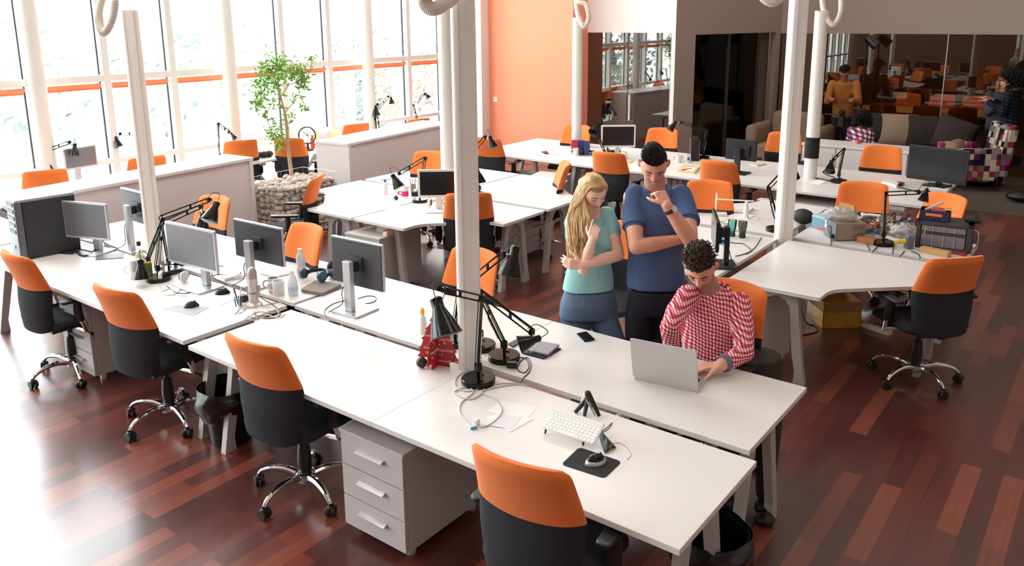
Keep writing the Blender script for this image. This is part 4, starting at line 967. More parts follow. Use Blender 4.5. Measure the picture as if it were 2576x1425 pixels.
mouse((590, 704), (612, 697), 'white mouse behind the microphone', WALLW, WALLW, z=Z)
flat([(560, 701), (588, 695), (594, 702), (566, 709)], .02, WALLW, 'box', 'small white box left of the white mouse', 'box')
c = at(640, 768, Z); t = thing('microphone', 'silver studio microphone on a round stand', 'microphone', (c.x, c.y, Z), R_(37))
mm = mat('champagne metal', (200, 190, 184), .35, .5)
b = MB(); b.lathe([(.05, 0), (.05, .008), (.03, .02), (.026, .075), (.033, .08)], 24); b.build('stand', mm, t)
b = MB(); b.lathe([(.026, .085), (.03, .09), (.03, .175), (.0, .176)], 24); b.build('body', mm, t)
b = MB(); b.lathe([(.029, .176), (.029, .21), (.022, .232), (.01, .242), (0, .243)], 24); b.build('grille', mat('steel mesh', (176, 164, 156), .5, .6, noise=.3, nscale=300), t)
for s in (-1, 1):
    b = MB(); b.tube([(s * .036, 0, .06), (s * .038, 0, .12)], .005, 8); b.tube([(s * .03, 0, .118), (s * .046, 0, .118)], .01, 12); b.build('yoke', SILVER, t)
b = MB()
for z in (.105, .125): b.tube([(0, -.0295, z), (0, -.033, z)], .006, 12)
b.build('knob', SILVER, t)
for k, (pts, m_, lb) in enumerate([([(600, 790), (625, 775), (660, 772), (690, 775), (700, 790), (670, 800), (635, 797), (610, 780), (640, 768), (680, 782)], WHITEC, 'white cable coiled round the microphone foot'), ([(650, 745), (690, 770), (705, 790), (690, 800), (650, 800), (640, 785)], BLACKC, 'black cable coiled right of the microphone'), ([(620, 800), (650, 785), (690, 787), (715, 775), (700, 762), (660, 770)], GREYC, 'grey cable bunch beside the microphone'),
    ([(820, 800), (818, 780), (845, 762), (880, 757), (905, 765), (940, 760), (945, 748), (925, 745), (900, 752)], BLACKC, 'thin dark cable looping before the rightmost silver-backed monitor'), ([(420, 720), (440, 735), (470, 738), (500, 725), (520, 700), (560, 690), (610, 700)], BLACKC, 'thin dark cable running past the headphones and monitor foot'),
    ([(540, 665), (560, 670), (590, 668), (620, 680), (640, 690)], BLACKC, 'black cable lying behind the microphone on the second row'), ([(405, 735), (425, 728), (445, 742), (470, 745)], WHITEC, 'white cable under the black and white headphones'), ([(560, 700), (580, 690), (605, 692), (640, 700), (655, 715), (640, 722), (615, 716), (600, 704)], WHITEC, 'white cable looped behind the second mouse'), ([(590, 792), (612, 770), (645, 764), (672, 776), (668, 794), (640, 806), (612, 800)], GREYC, 'grey cable ring lying under the microphone cables'), ([(605, 784), (632, 796), (668, 792), (700, 800), (718, 790)], WHITEC, 'white cable reaching the desk gap right of the microphone'), ([(398, 712), (410, 738), (436, 742), (452, 728), (430, 716)], GREYC, 'grey cable ring round the black and white headphones'), ([(500, 668), (520, 678), (548, 672), (570, 684), (598, 678)], WHITEC, 'white cable right of the grey-screened monitor'), ([(775, 690), (790, 672), (800, 690), (812, 700)], BLACKC, 'short black cable of the teal headphones')]):
    cable(pts, .0026, m_, 'cable', lb, group='loose cables')
mug(702, 742, 'cream mug in front of the small plastic bottle', r=.037); mug(690, 735, 'grey mug right beside the cream mug', m=mat('grey china', (196, 188, 190), .3), r=.036)
bottle(738, 742, 'short clear plastic bottle right of the mugs', [[(.028, 0), (.032, .01), (.03, .09), (.024, .12), (.012, .135), (.012, .145)], [(.014, .14), (.014, .16), (0, .161)], [(.033, .03), (.0325, .06)], None], [WPL, WPL, mat('pale blue label', (190, 205, 225), .5)])
bottle(759, 698, 'taller plastic bottle with pink print, behind the headphones', [[(.026, 0), (.03, .01), (.028, .08), (.031, .13), (.024, .16), (.013, .175)], [(.015, .17), (.015, .2), (0, .202)], [(.0302, .03), (.0295, .065)], None], [WPL, WPL, mat('pink print', (240, 150, 160), .5)])
flat([(755, 735), (795, 712), (862, 722), (812, 746)], .022, mat('grey felt sleeve', (138, 128, 124), .9), 'laptop_sleeve', 'grey felt laptop sleeve under the teal headphones', 'laptop sleeve', r=.02, bevel=.006)
b = MB(); A = at(850, 700, Z); b.ball((A.x, A.y, Z + .035), (.10, .055, .035), 18, 10); b.ball((A.x - .07, A.y + .02, Z + .055), (.04, .04, .055), 14, 8)
single('bag', b, mat('black ribbed cloth', (30, 30, 33), .7, bump=.4, bscale=60), 'crumpled black bag behind the rightmost silver-backed monitor', 'bag')
b = MB(); c = at(600, 770, Z); b.lathe([(.02, 0), (.026, .055), (.024, .055), (.018, .003), (0, .003)], 16, c=(c.x, c.y, Z)); single('plastic_cup', b, CLEARB, 'clear plastic cup of pens left of the microphone', 'cup')
for k, (dx, dy, m_) in enumerate(((-.02, .0, mat('orange pencil', (222, 120, 60), .5)), (.01, .01, SILVER), (.0, -.012, BLACKP))):
    b = MB(); b.tube([(c.x, c.y, Z + .006), (c.x + dx * 1.6, c.y + dy * 2, Z + .12)], .0035, 6); single('pen', b, m_, ('orange pencil', 'silver pen', 'black pen')[k] + ' in the clear cup left of the microphone', 'pen', 'pens in the cup')
b = MB(); c = at(612, 758, Z); b.cbox((c.x, c.y, Z + .02), (.05, .05, .04)); single('webcam', b, BLACKP, 'small black webcam block between cup and microphone', 'webcam', bevel=.006)
flat([(545, 690), (575, 660), (640, 668), (610, 700)], .008, WALLW, 'keyboard', 'white keyboard half hidden behind the grey-screened monitor', 'keyboard')
flat([(655, 690), (700, 675), (735, 690), (690, 700)], .01, WALLW, 'tablet', 'white tablet under the silver stand of the middle monitor', 'tablet')
flat([(366, 607), (396, 600), (405, 612), (372, 622)], .1, mat('grey file box', (196, 190, 188), .6), 'file_box', 'grey box behind the glass bottle', 'box')
# ================================================================= BINS, FLOOR THINGS
BAG = mat('black bin liner', (20, 19, 21), .25, bump=.5, bscale=25)
def bin_(x, y, label, r0=.115, r1=.15, h=.33, m=BAG, liner=True, name='waste_bin'):
    t = thing(name, label, 'waste bin', (x, y, 0), 0); b = MB(); b.lathe([(r0, 0), (r1, h), (r1 - .004, h), (r0 - .004, .01), (0, .01)], 30); b.build('bucket', m, t)
    if liner:
        n, k = 40, 8; vs = []; rr = random.Random(int(x * 100))
        for j in range(k + 1):
            f = j / k
            for i in range(n):
                a = 2 * math.pi * i / n; w = .006 * math.sin(5 * a + j) + .005 * rr.uniform(-1, 1) * f
                vs.append(((r1 + .006 + w + .018 * math.sin(f * 3)) * math.cos(a), (r1 + .006 + w + .018 * math.sin(f * 3)) * math.sin(a), h + .006 - f * (.15 + .03 * math.sin(3 * a))))
        b = MB(); b.add(vs, [(j * n + i, j * n + (i + 1) % n, (j + 1) * n + (i + 1) % n, (j + 1) * n + i) for j in range(k) for i in range(n)]); b.build('bin_liner', BAG, t)
    return t
q = at(570, 972, .41); bin_(q.x, q.y, 'black lined waste bin under the left end of the front desk'); q = at(1790, 1335, .41); bin_(q.x, q.y, 'black lined waste bin behind the front right desk leg')
q = at(1310, 452, .0); bin_(-6.36, 8.6, 'pale wire waste bin under the far row by the orange wall', m=mat('pale wire mesh', (205, 200, 198), .5), liner=False)
# cardboard box taped yellow, power strips, blue bag
TAPE = mat('yellow packing tape over card', (196, 150, 34), .3, noise=.2, nscale=12)
p = at(2068, 828, 0); t = thing('cardboard_box', 'cardboard box wrapped in yellow tape under the empty corner desk', 'box', (p.x, p.y, 0), R_(40))
b = MB(); w, d_, h = .30, .30, .21; e = .006
for x0, y0, x1, y1 in ((0, 0, w, e), (0, d_ - e, w, d_), (0, 0, e, d_), (w - e, 0, w, d_)): b.box(x0, y0, 0, x1, y1, h * .62)
b.box(0, 0, 0, w, d_, e); b.build('taped_walls', TAPE, t, smooth=False)
b = MB()
for x0, y0, x1, y1 in ((0, 0, w, e), (0, d_ - e, w, d_), (0, 0, e, d_), (w - e, 0, w, d_)): b.box(x0, y0, h * .62, x1, y1, h)
b.build('rim', CARD, t, smooth=False)
def strip(a, c, z, label):
    p, q = at(*a, z), at(*c, z); d = q - p; t = thing('power_strip', label, 'power strip', (p.x, p.y, z), math.atan2(d.y, d.x), 'power strips'); L = d.length
    b = MB(); b.box(0, -.028, 0, L, .028, .04); b.build('body', mat('off-white plastic', (214, 200, 190), .5), t, smooth=False, bevel=.006)
    for k in range(5):
        b = MB(); b.lathe([(.019, 0), (.019, .002)], 14, c=(L * (.24 + .16 * k), 0, .0395)); b.build('socket', mat('socket grey', (150, 138, 130), .5), t)
    b = MB(); b.box(L * .08, -.012, .04, L * .13, .012, .046); b.build('switch', mat('lit red switch', (230, 40, 30), .4, emit=((255, 30, 20), 1.2)), t, smooth=False); return t
strip((2148, 815), (2240, 845), FZ, 'long power strip with a red light on the floor beside the right chair'); strip((968, 596), (1025, 580), FZ + .5365, 'power strip lying on the grey pedestal under the middle desk')
p = at(1262, 600, 0); b = MB(); b.box(-.16, -.08, 0, .16, .08, .3); o = b.build('shopping_bag', mat('blue bag', (20, 86, 160), .5), smooth=False, bevel=.01); o.location = (p.x, p.y, FZ); o.rotation_euler = (0, 0, R_(40)); tag(o, 'blue shopping bag on the floor under the middle cluster', 'bag')
b = MB(); pl = [at(*x, .004) for x in ((2010, 845), (2055, 835), (2050, 820), (2030, 812), (2010, 770))]; b.tube(spline(pl, 6), .005, 6); single('floor_cable', b, BLACKC, 'black cable on the floor beside the yellow taped box', 'cable')
b = MB(); pl = [at(*x, .004) for x in ((2130, 805), (2150, 818), (2175, 822), (2200, 815), (2235, 822), (2265, 810))]; b.tube(spline(pl, 6), .004, 6); single('floor_cable', b, BLACKC, 'black cable curling along the floor power strip', 'cable')
# ================================================================= PLANTER AND TREE
g0 = at(702, 463, .74); g1 = at(845, 432, .74); g3 = at(664, 440, .74)
d = g1 - g0; GL = d.length; ga = math.atan2(d.y, d.x); e2 = g3 - g0; GW = abs(-math.sin(ga) * e2.x + math.cos(ga) * e2.y); GW = max(.5, min(GW, .7)); GH = .74 - FZ
t = thing('gabion_planter', 'wire cage planter filled with river stones, a thin tree growing in it', 'planter', (g0.x, g0.y, 0), ga)
STONE = mat('river stones', (186, 172, 160), .85, noise=.3, nscale=9)
b = MB(); rr = random.Random(11)
def pebble(mb, c, r):
    M_ = Matrix.Translation(c) @ Matrix.Rotation(rr.uniform(0, 6), 4, 'Z') @ Matrix.Rotation(rr.uniform(0, 3), 4, 'X'); mb.ball((0, 0, 0), (r * rr.uniform(.9, 1.35), r * rr.uniform(.7, 1), r * rr.uniform(.55, .8)), 10, 6, M=M_)
b.box(.05, .05, .02, GL - .05, GW - .05, GH - .14)
nx = int(GL / .078); nz = int((GH - .05) / .068); nyy = int(GW / .078)
for k in range(nz):
    z = .04 + k * .068
    for i in range(nx + 1): pebble(b, (i * GL / nx * .94 + .03 + rr.uniform(-.01, .01), .04 + rr.uniform(-.01, .01), z + rr.uniform(-.012, .012)), .045); 
    for i in range(nx + 1): pebble(b, (i * GL / nx * .94 + .03, GW - .04, z + rr.uniform(-.012, .012)), .045)
    for i in range(1, nyy): pebble(b, (.04 + rr.uniform(-.01, .01), i * GW / nyy, z + rr.uniform(-.012, .012)), .045); pebble(b, (GL - .04, i * GW / nyy, z + rr.uniform(-.012, .012)), .045)
for i in range(nx):
    for j in range(nyy): pebble(b, (.05 + i * GL / nx, .05 + j * GW / nyy, GH - .09 + rr.uniform(-.02, .02)), .046)
tag(b.build('stones', STONE, t, smooth=True, ang=180), kind='stuff')
b = MB(); nxx, nzz = 10, 8
for y in (0, -.0):
    pass
for fy in (0, GW):
    for i in range(nxx + 1): x = GL * i / nxx; b.tube([(x, fy, 0), (x, fy, GH)], .0011, 4)
    for k in range(nzz + 1): z = GH * k / nzz; b.tube([(0, fy, z), (GL, fy, z)], .0016 if k < nzz else .003, 4)
for fx_ in (0, GL):
    for i in range(7): y = GW * i / 6; b.tube([(fx_, y, 0), (fx_, y, GH)], .0011, 4)
    for k in range(nzz + 1): z = GH * k / nzz; b.tube([(fx_, 0, z), (fx_, GW, z)], .0016 if k < nzz else .003, 4)
b.build('wire_cage', mat('galvanised wire', (205, 206, 206), .4, .5), t, smooth=False)
tc_ = at(733, 437, .68); D0 = depth_of(tc_) ; root = Vector((tc_.x, tc_.y, .60))
tr = thing('indoor_tree', 'thin tall tree with a sparse green crown growing out of the stone planter', 'tree', tuple(root))
def TP(px, py, o=0): return dep(px, py, D0 + o) - root
b = MB(); tp = [Vector((0, 0, -.0)), TP(733, 437), TP(726, 380), TP(722, 330), TP(716, 285), TP(706, 245, .03), TP(696, 215), TP(690, 180)]
b.tube(spline(tp, 5), [.028 - .0006 * i for i in range(36)], 10)
br = [[(706, 245), (722, 220), (745, 205), (765, 190)], [(696, 215), (680, 195), (665, 180)], [(716, 285), (735, 262), (752, 245), (770, 268)], [(690, 180), (702, 165), (705, 150)], [(696, 215), (710, 190), (740, 170), (760, 172)], [(706, 245), (686, 258), (672, 290), (682, 330)], [(690, 180), (672, 210), (655, 245), (650, 262)], [(722, 330), (700, 322), (688, 345), (700, 362)], [(745, 205), (770, 200), (775, 190), (788, 148)]]
LV = []
for k, q in enumerate(br):
    o = rr.uniform(-.25, .25); pts = [TP(x, y, o * i / 3) for i, (x, y) in enumerate(q)]; b.tube(spline(pts, 5), .006, 6)
    pass
b.build('trunk', mat('pale tree bark', (176, 146, 118), .9, noise=.15, nscale=20), tr)
b = MB()
def leaf(mb, p, s):
    a = Vector((rr.gauss(0, 1), rr.gauss(0, 1), rr.gauss(-.3, .6))).normalized(); s2 = a.orthogonal().normalized(); s2 = (Matrix.Rotation(rr.uniform(0, 6.28), 3, a) @ s2)
    mb.add([p, p + a * s * .5 + s2 * s * .17, p + a * s, p + a * s * .5 - s2 * s * .17], [(0, 1, 2, 3)])
clusters = [(690, 160, 26, 130), (672, 175, 20, 110), (665, 200, 22, 130), (655, 235, 20, 110), (652, 262, 14, 60), (705, 160, 24, 90), (745, 185, 22, 130), (765, 195, 18, 90), (735, 172, 18, 80), (760, 215, 14, 50), (715, 195, 20, 90), (690, 215, 20, 90), (668, 290, 14, 50), (700, 262, 16, 40), (688, 335, 22, 90), (700, 350, 18, 70), (706, 312, 14, 40), (766, 270, 12, 34), (745, 245, 12, 34), (784, 147, 8, 30), (735, 285, 10, 20), (640, 255, 8, 24), (728, 300, 8, 14), (700, 366, 12, 40), (758, 172, 14, 40)]
pxm = D0 / FPX
for x, y, r, n in clusters:
    c = TP(x, y, rr.uniform(-.15, .15))
    for _ in range(int(n * .85)): leaf(b, c + Vector((rr.gauss(0, .5), rr.gauss(0, .5), rr.gauss(0, .5))) * r * pxm, rr.uniform(.05, .085))
b.build('foliage', mat('fresh green leaves', (122, 168, 66), .6, noise=.35, nscale=6), tr, smooth=False)
# ================================================================= THINGS BY THE WINDOWS AND THE MIDDLE CLUSTER
for k, (px, py, r, cs) in enumerate(((806, 330, .11, [(240, 210, 140), (160, 220, 200), (245, 200, 210)]), (832, 326, .12, [(250, 180, 190), (240, 240, 240), (250, 214, 170)]))):
    q = atx(px, py, WX + .45); b = MB(); b.ball((0, 0, r), r, 24, 14); o = b.build('beach_ball', checker_mat('ball panels %d' % k, cs, .09, 'patch')); o.location = (q.x, q.y, .74)
    tag(o, ('yellow and mint', 'pink and cream')[k] + ' beach ball on the window desk right of the tree', 'ball')
q = atx(784, 326, WX + .4); o = bottle(0, 0, 'red bottle left of the two beach balls', [[(.03, 0), (.034, .1), (.014, .15), (.014, .18)], [(.016, .17), (.016, .2), (0, .2)]], [mat('red bottle', (210, 70, 60), .3), WALLW], xy=(q.x, q.y), z=.74)
q = at(648, 367, .74); b = MB(); rr2 = random.Random(4)
for i in range(5): b.ball((i * .07, rr2.uniform(-.03, .03), .04), (.06, .06, .045), 12, 7)
o = b.build('headset_case', BLACKP); o.location = (WX + .42, 5.95, .74); o.rotation_euler = (0, 0, R_(80)); tag(o, 'row of dark rounded gear on the window desk left of the tree', 'gear')
t = thing('desk_fan', 'black round fan behind the planted tree', 'fan', (WX + .5, atx(775, 380, WX + .5).y, .74), R_(40))
b = MB(); b.lathe([(.07, 0), (.075, .015), (.02, .03), (.012, .1)], 20); b.build('foot', BLACKP, t)
b = MB(); b.tube([(.11 * math.cos(a), .0, .2 + .11 * math.sin(a)) for a in [k * math.pi / 12 for k in range(24)]], .01, 8, closed=True)
for k in range(8): a = k * math.pi / 4; b.tube([(0, 0, .2), (.11 * math.cos(a), 0, .2 + .11 * math.sin(a))], .003, 5)
b.build('fan_guard', BLACKP, t)
# middle cluster
bottle(970, 490, 'white spray bottle with a blue cap on the middle desks', [[(.02, 0), (.023, .01), (.023, .1), (.015, .13)], [(.014, .13), (.014, .155), (0, .156)]], [WALLW, BLUEP])
mm = mat('clear green glass', (120, 220, 120), .1, alpha=.5)
bottle(1000, 488, 'green and clear glass bottle left of the pink mug', [[(.02, 0), (.026, .02), (.026, .09), (.012, .14), (.012, .17)]], [mm])
mug(1019, 493, 'pink and white mug on the middle desks', m=mat('pink glaze', (226, 50, 120), .3), r=.036, h=.05); 
b = MB(); c = at(1019, 493, Z); b.lathe([(.036, 0), (.037, .045), (.033, .045), (.031, 0)], 22, c=(c.x, c.y, Z + .0505)); single('mug_collar', b, WALLW, 'white upper sleeve of the pink mug', 'mug sleeve')
c = at(1040, 487, Z); b = MB(); b.lathe([(.028, 0), (.03, .09), (.026, .09), (.025, .01), (0, .01)], 20, c=(c.x, c.y, Z)); single('pencil_pot', b, mat('grey pot', (150, 140, 136), .5), 'grey pot of brushes behind the pink mug', 'pot')
for k in range(5):
    a = k * 1.3; b = MB(); b.tube([(c.x + .012 * math.cos(a), c.y + .012 * math.sin(a), Z + .014), (c.x + .03 * math.cos(a), c.y + .03 * math.sin(a), Z + .15)], .0035, 6)
    single('paint_brush', b, mat('brush wood %d' % (k % 2), ((200, 170, 130), (90, 90, 90))[k % 2], .6), 'thin brush in the grey pot behind the pink mug', 'brush', 'brushes in the grey pot')
c = at(996, 503, Z); b = MB(); b.ball((c.x, c.y, Z + .02), (.028, .02, .02), 14, 8); b.tube([(c.x, c.y, Z + .03), (c.x + .01, c.y, Z + .05)], .005, 6); single('tape_dispenser', b, mat('dark green plastic', (24, 60, 50), .4), 'dark green tape dispenser in front of the green bottle', 'tape dispenser')
c = at(1049, 493, Z); b = MB(); b.cbox((0, 0, .02), (.1, .05, .04)); b.ball((-.015, 0, .05), (.02, .02, .02), 10, 6, 1); b.ball((.02, 0, .055), (.025, .02, .018), 10, 6, 2)
o = b.build('desk_tray', [BLACKP, PAPER, mat('lime leaves', (150, 190, 60), .6)], smooth=True); o.location = (c.x, c.y, Z); o.rotation_euler = (0, 0, R_(38)); tag(o, 'black tray with a little plant beside the white-rimmed monitor', 'tray')
flat([(905, 488), (945, 475), (985, 482), (945, 497)], .0015, PAPER, 'paper', 'white sheet left of the spray bottle', 'paper', group='loose papers')
flat([(920, 525), (980, 512), (1010, 520), (962, 529)], .0015, mat('bluish sheet', (225, 236, 238), .6), 'paper', 'bluish sheet near the desk seam of the middle cluster', 'paper')
flat([(1215, 482), (1230, 470), (1262, 474), (1240, 484)], .0015, PAPER, 'paper', 'white sheet on the bare middle desk right of the front pole', 'paper')
flat([(948, 446), (990, 437), (1000, 441), (960, 450)], .003, mat('grey tray', (210, 208, 208), .6), 'drawing_board', 'grey board on the corner desk near the long partition', 'board')
b = MB(); a = at(957, 453, Z + .02); e = at(1010, 449, Z + .02); b.tube([a, e], .004, 6); single('ruler', b, mat('teal ruler', (60, 130, 150), .4), 'thin teal ruler behind the spray bottle', 'ruler')
# ================================================================= FAR ROW
def gift_bag(px, py, w, d, h, m, label):
    c = at(px, py, .735); t = thing('paper_bag', label, 'paper bag', (c.x, c.y, .74), R_(37), 'paper bags'); b = MB(); e = .003
    for x0, y0, x1, y1 in ((-w / 2, -d / 2, w / 2, -d / 2 + e), (-w / 2, d / 2 - e, w / 2, d / 2), (-w / 2, -d / 2, -w / 2 + e, d / 2), (w / 2 - e, -d / 2, w / 2, d / 2)): b.box(x0, y0, 0, x1, y1, h)
    b.box(-w / 2, -d / 2, 0, w / 2, d / 2, e); b.build('body', m, t, smooth=False)
    b = MB(); b.tube(spline([(-w * .2, -d / 2, h - .01), (-w * .15, -d / 2, h + .03), (w * .15, -d / 2, h + .03), (w * .2, -d / 2, h - .01)], 5), .002, 5); b.build('cord_handle', CARD, t)
gift_bag(1445, 388, .085, .08, .17, mat('crimson paper', (196, 50, 78), .5), 'crimson paper bag on the far row, left of the blue bag')
gift_bag(1463, 389, .085, .08, .17, mat('navy paper', (48, 58, 104), .5), 'dark blue paper bag between the crimson and the right blue bag')
gift_bag(1476, 391, .07, .08, .17, mat('steel blue paper', (56, 70, 128), .5), 'rightmost blue paper bag on the far row')
for px, py, lb in ((1449, 391, 'white cup in front of the crimson bag'), (1520, 395, 'white mug left of the white-rimmed far monitor foot'), (1570, 400, 'white mug right under the white-rimmed far monitor'), (1707, 408, 'white mug left of the twin mugs by the slim computer'), (1730, 408, 'white mug with a small blue mark by the slim computer')):
    mug(px, py, lb, r=.036, h=.09, print_=mat('blue print', (50, 60, 160), .5) if px == 1730 else None)
flat([(1345, 393), (1365, 385), (1412, 383), (1400, 390)], .003, mat('pinkish papers', (230, 190, 190), .6), 'paper', 'reddish papers at the left of the far row', 'paper')
flat([(1362, 383), (1376, 382), (1380, 388), (1370, 388)], .01, BLACKP, 'glasses_case', 'tiny black object on the reddish papers', 'case', z=Z + .0035)
flat([(1703, 433), (1722, 418), (1762, 421), (1747, 438)], .02, mat('pale plywood', (232, 190, 140), .5), 'wooden_board', 'pale wooden board with pens in the far row', 'board')
b = MB(); b.tube([at(1715, 428, Z + .026), at(1740, 424, Z + .026)], .005, 6); single('marker', b, mat('green marker', (60, 110, 80), .5), 'green marker lying on the pale wooden board', 'pen')
flat([(1722, 428), (1735, 422), (1752, 424), (1742, 431)], .003, PAPER, 'paper', 'folded white paper on the pale wooden board', 'paper', z=Z + .0205)
flat([(1558, 410), (1570, 404), (1592, 406), (1585, 411)], .012, mat('pale plywood', (232, 190, 140), .5), 'wooden_board', 'small wooden board right of the chair behind the blonde woman', 'board')
c = at(1746, 402, Z); t = thing('mini_computer', 'slim black desktop computer with a perforated pale side', 'computer', (c.x, c.y, .74), R_(30)); b = MB(); b.box(-.05, -.1, 0, .05, .2, .26); b.build('case', BLACKP, t, smooth=False, bevel=.005)
b = MB(); b.box(.05, -.09, .02, .054, .19, .24); b.build('side_grille', mat('perforated pale panel', (190, 176, 176), .6, noise=.3, nscale=60), t, smooth=False)
c = at(1548, 388, Z); b = MB(); b.cbox((0, 0, .025), (.13, .08, .05)); o = b.build('docking_station', BLACKP, smooth=False, bevel=.005); o.location = (c.x, c.y, Z); o.rotation_euler = (0, 0, R_(36)); tag(o, 'black docking block under the white-rimmed far monitor', 'dock')
flat([(1886, 414), (1912, 408), (1928, 414), (1905, 419)], .012, mat('beige keyboard', (205, 190, 176), .6), 'keyboard', 'beige keyboard right of the small black far monitor', 'keyboard')
flat([(2218, 463), (2223, 458), (2262, 466), (2255, 474)], .03, WALLW, 'power_brick', 'white power brick left of the wide black monitor', 'power brick', bevel=.006)
flat([(2250, 466), (2256, 461), (2275, 464), (2268, 470)], .02, BLACKP, 'power_brick', 'small black power brick beside the white one', 'power brick')
cable([(2262, 472), (2290, 478), (2310, 484), (2330, 480), (2350, 487)], .006, BLACKC, 'cable', 'black cable left of the wide monitor foot', group='loose cables')
cable([(2035, 447), (2060, 450), (2085, 455), (2100, 448), (2080, 440), (2070, 432), (2085, 425)], .006, BLACKC, 'cable', 'black cable at the foot of the banded pole', group='loose cables')
flat([(2040, 460), (2060, 452), (2085, 455), (2062, 465)], .003, PAPER, 'paper', 'white sheet at the foot of the banded pole', 'paper')
flat([(2340, 474), (2350, 466), (2390, 470), (2383, 479)], .003, PAPER, 'paper', 'white sheet under the wide black monitor', 'paper')
c = at(2160, 361, .82); b = MB(); b.lathe([(.03, 0), (.034, .05), (.03, .05), (.026, .004), (0, .004)], 18, c=(c.x, c.y, .82)); single('tumbler', b, mat('red drink glass', (200, 60, 60), .2), 'small red glass on the low white cabinet', 'glass')
# ================================================================= DESK WITH TUMBLERS, ROUTER DESK
def tumbler(px, py, col, label):
    c = at(px, py, Z); t = thing('tumbler', label, 'glass', (c.x, c.y, Z), 0, 'contour tumblers'); g = thin_glass('tumbler ' + label[:9], col, 1.2)
    b = MB(); b.lathe([(.026, 0), (.027, .01), (.024, .03), (.028, .06), (.034, .09), (.034, .13), (.032, .13), (.032, .09), (.026, .06), (.021, .02), (0, .018)], 24); b.build('glass_body', g, t)
    b = MB(); b.lathe([(.025, 0), (.0245, .035), (.022, .036), (.02, .012), (0, .012)], 24); b.build('tinted_foot', thin_glass('tumbler foot ' + label[:9], tuple(int(x * .85) for x in col), 1.2), t)
tumbler(1841, 594, (205, 238, 234), 'teal glass tumbler between the mug and the grey one'); tumbler(1867, 598, (190, 190, 186), 'smoky grey glass tumbler right of the teal one')
mug(1818, 590, 'white mug with a small blue and red crest, left of the teal tumbler', r=.04, h=.1, print_=mat('crest print', (96, 70, 130), .5))
flat([(1795, 612), (1803, 600), (1819, 604), (1815, 618)], .03, mat('turquoise plastic', (40, 190, 205), .4), 'tape_roll', 'turquoise packet under the tilted monitor', 'packet')
cable([(1822, 600), (1832, 608), (1850, 612), (1870, 614), (1885, 625), (1888, 632), (1870, 640), (1850, 645)], .003, BLACKC, 'cable', 'thin black cable right of the tumblers', group='loose cables')
cable([(1915, 598), (1905, 615), (1890, 632), (1875, 640)], .003, BLACKC, 'cable', 'thin cable hanging toward the desk gap right of the tumblers', group='loose cables')
t = thing('wireless_router', 'small white router with an upright antenna on the desk behind the tumblers', 'router', tuple(at(1812, 542, Z)), R_(30))
b = MB(); b.cbox((0, 0, .012), (.11, .08, .024)); b.build('body', WALLW, t, smooth=False, bevel=.005)
b = MB(); b.tube([(-.04, .02, .02), (-.035, .02, .19)], .008, 8); b.build('antenna', WALLW, t)
t = thing('desk_stand', 'white T-shaped stand on the desk behind the tumblers', 'stand', tuple(at(1876, 549, Z)), R_(20))
b = MB(); b.lathe([(.024, 0), (.024, .09), (.015, .1), (.014, .15)], 16); b.build('post', WALLW, t); b = MB(); b.tube([(-.25, 0, .152), (.06, 0, .152)], .006, 8); b.build('crossbar', WALLW, t); b = MB(); b.box(-.05, -.04, 0, .1, .04, .004); b.build('foot', WALLW, t, smooth=False)
flat([(1815, 535), (1835, 525), (1895, 527), (1880, 541)], .02, mat('pale book cover', (225, 220, 220), .6), 'book', 'flat white book behind the white stand', 'book')
flat([(1833, 545), (1850, 537), (1898, 545), (1880, 552)], .008, PAPER, 'booklet', 'open white booklet with a blue corner behind the stand', 'booklet')
b = MB(); c = at(2010, 565, Z); b.ball((c.x + .02, c.y + .03, Z + .065), (.09, .06, .065), 18, 12); single('bag', b, mat('black padded bag', (26, 26, 29), .6), 'black padded bag behind the thick right pole', 'bag')
# ================================================================= CLUTTERED DESK
t0_ = at(2064, 590, Z); p, q, s = at(2064, 596, Z), at(2103, 608, Z), at(2176, 606, Z)
t = thing('power_supply', 'beige and grey bench power supply on the cluttered desk', 'power supply', (q.x, q.y, Z), math.atan2((s - q).y, (s - q).x)); L = (s - q).length; 
hh = .14; b = MB(); b.box(0, 0, .008, L, .20, hh, 0); b.build('case', mat('beige metal case', (150, 132, 114), .5), t, smooth=False, bevel=.004)
b = MB(); b.box(-.008, .0, .006, 0, .20, hh + .002); pn = b.build('rear_panel', mat('blue grey panel', (110, 122, 134), .45), t, smooth=False)
M_ = Matrix.Translation((-.009, .1, .07)) @ Matrix.Rotation(R_(-90), 4, 'Y'); b = MB(); b.lathe([(.035, 0), (.035, .002)], 24, M=M_); b.build('fan_opening', BLACKP, pn)
b = MB(); b.tube([(.033 * math.cos(a) * 0 - .013, .1 + .022 * math.cos(a), .07 + .022 * math.sin(a)) for a in [k * math.pi / 8 for k in range(16)]], .0015, 5, closed=True); b.tube([(-.013, .066, .07), (-.013, .134, .07)], .0015, 5); b.tube([(-.013, .1, .036), (-.013, .1, .104)], .0015, 5); b.build('fan_guard', ALU, pn)
b = MB(); b.box(-.012, .155, .11, -.009, .185, .13); b.box(-.012, .15, .07, -.009, .185, .1); b.build('rating_label', PAPER, pn, smooth=False)
b = MB(); b.cbox((-.02, .03, .035), (.03, .03, .03)); b.build('mains_plug', BLACKP, t, smooth=False)
b = MB()
for z0 in (.03, .09):
    for k in range(8): b.box(L * .55 + k * .012, -.002, z0, L * .55 + k * .012 + .006, -.0005, z0 + .03)
b.build('side_vents', mat('beige vent', (128, 112, 96), .6), t, smooth=False)
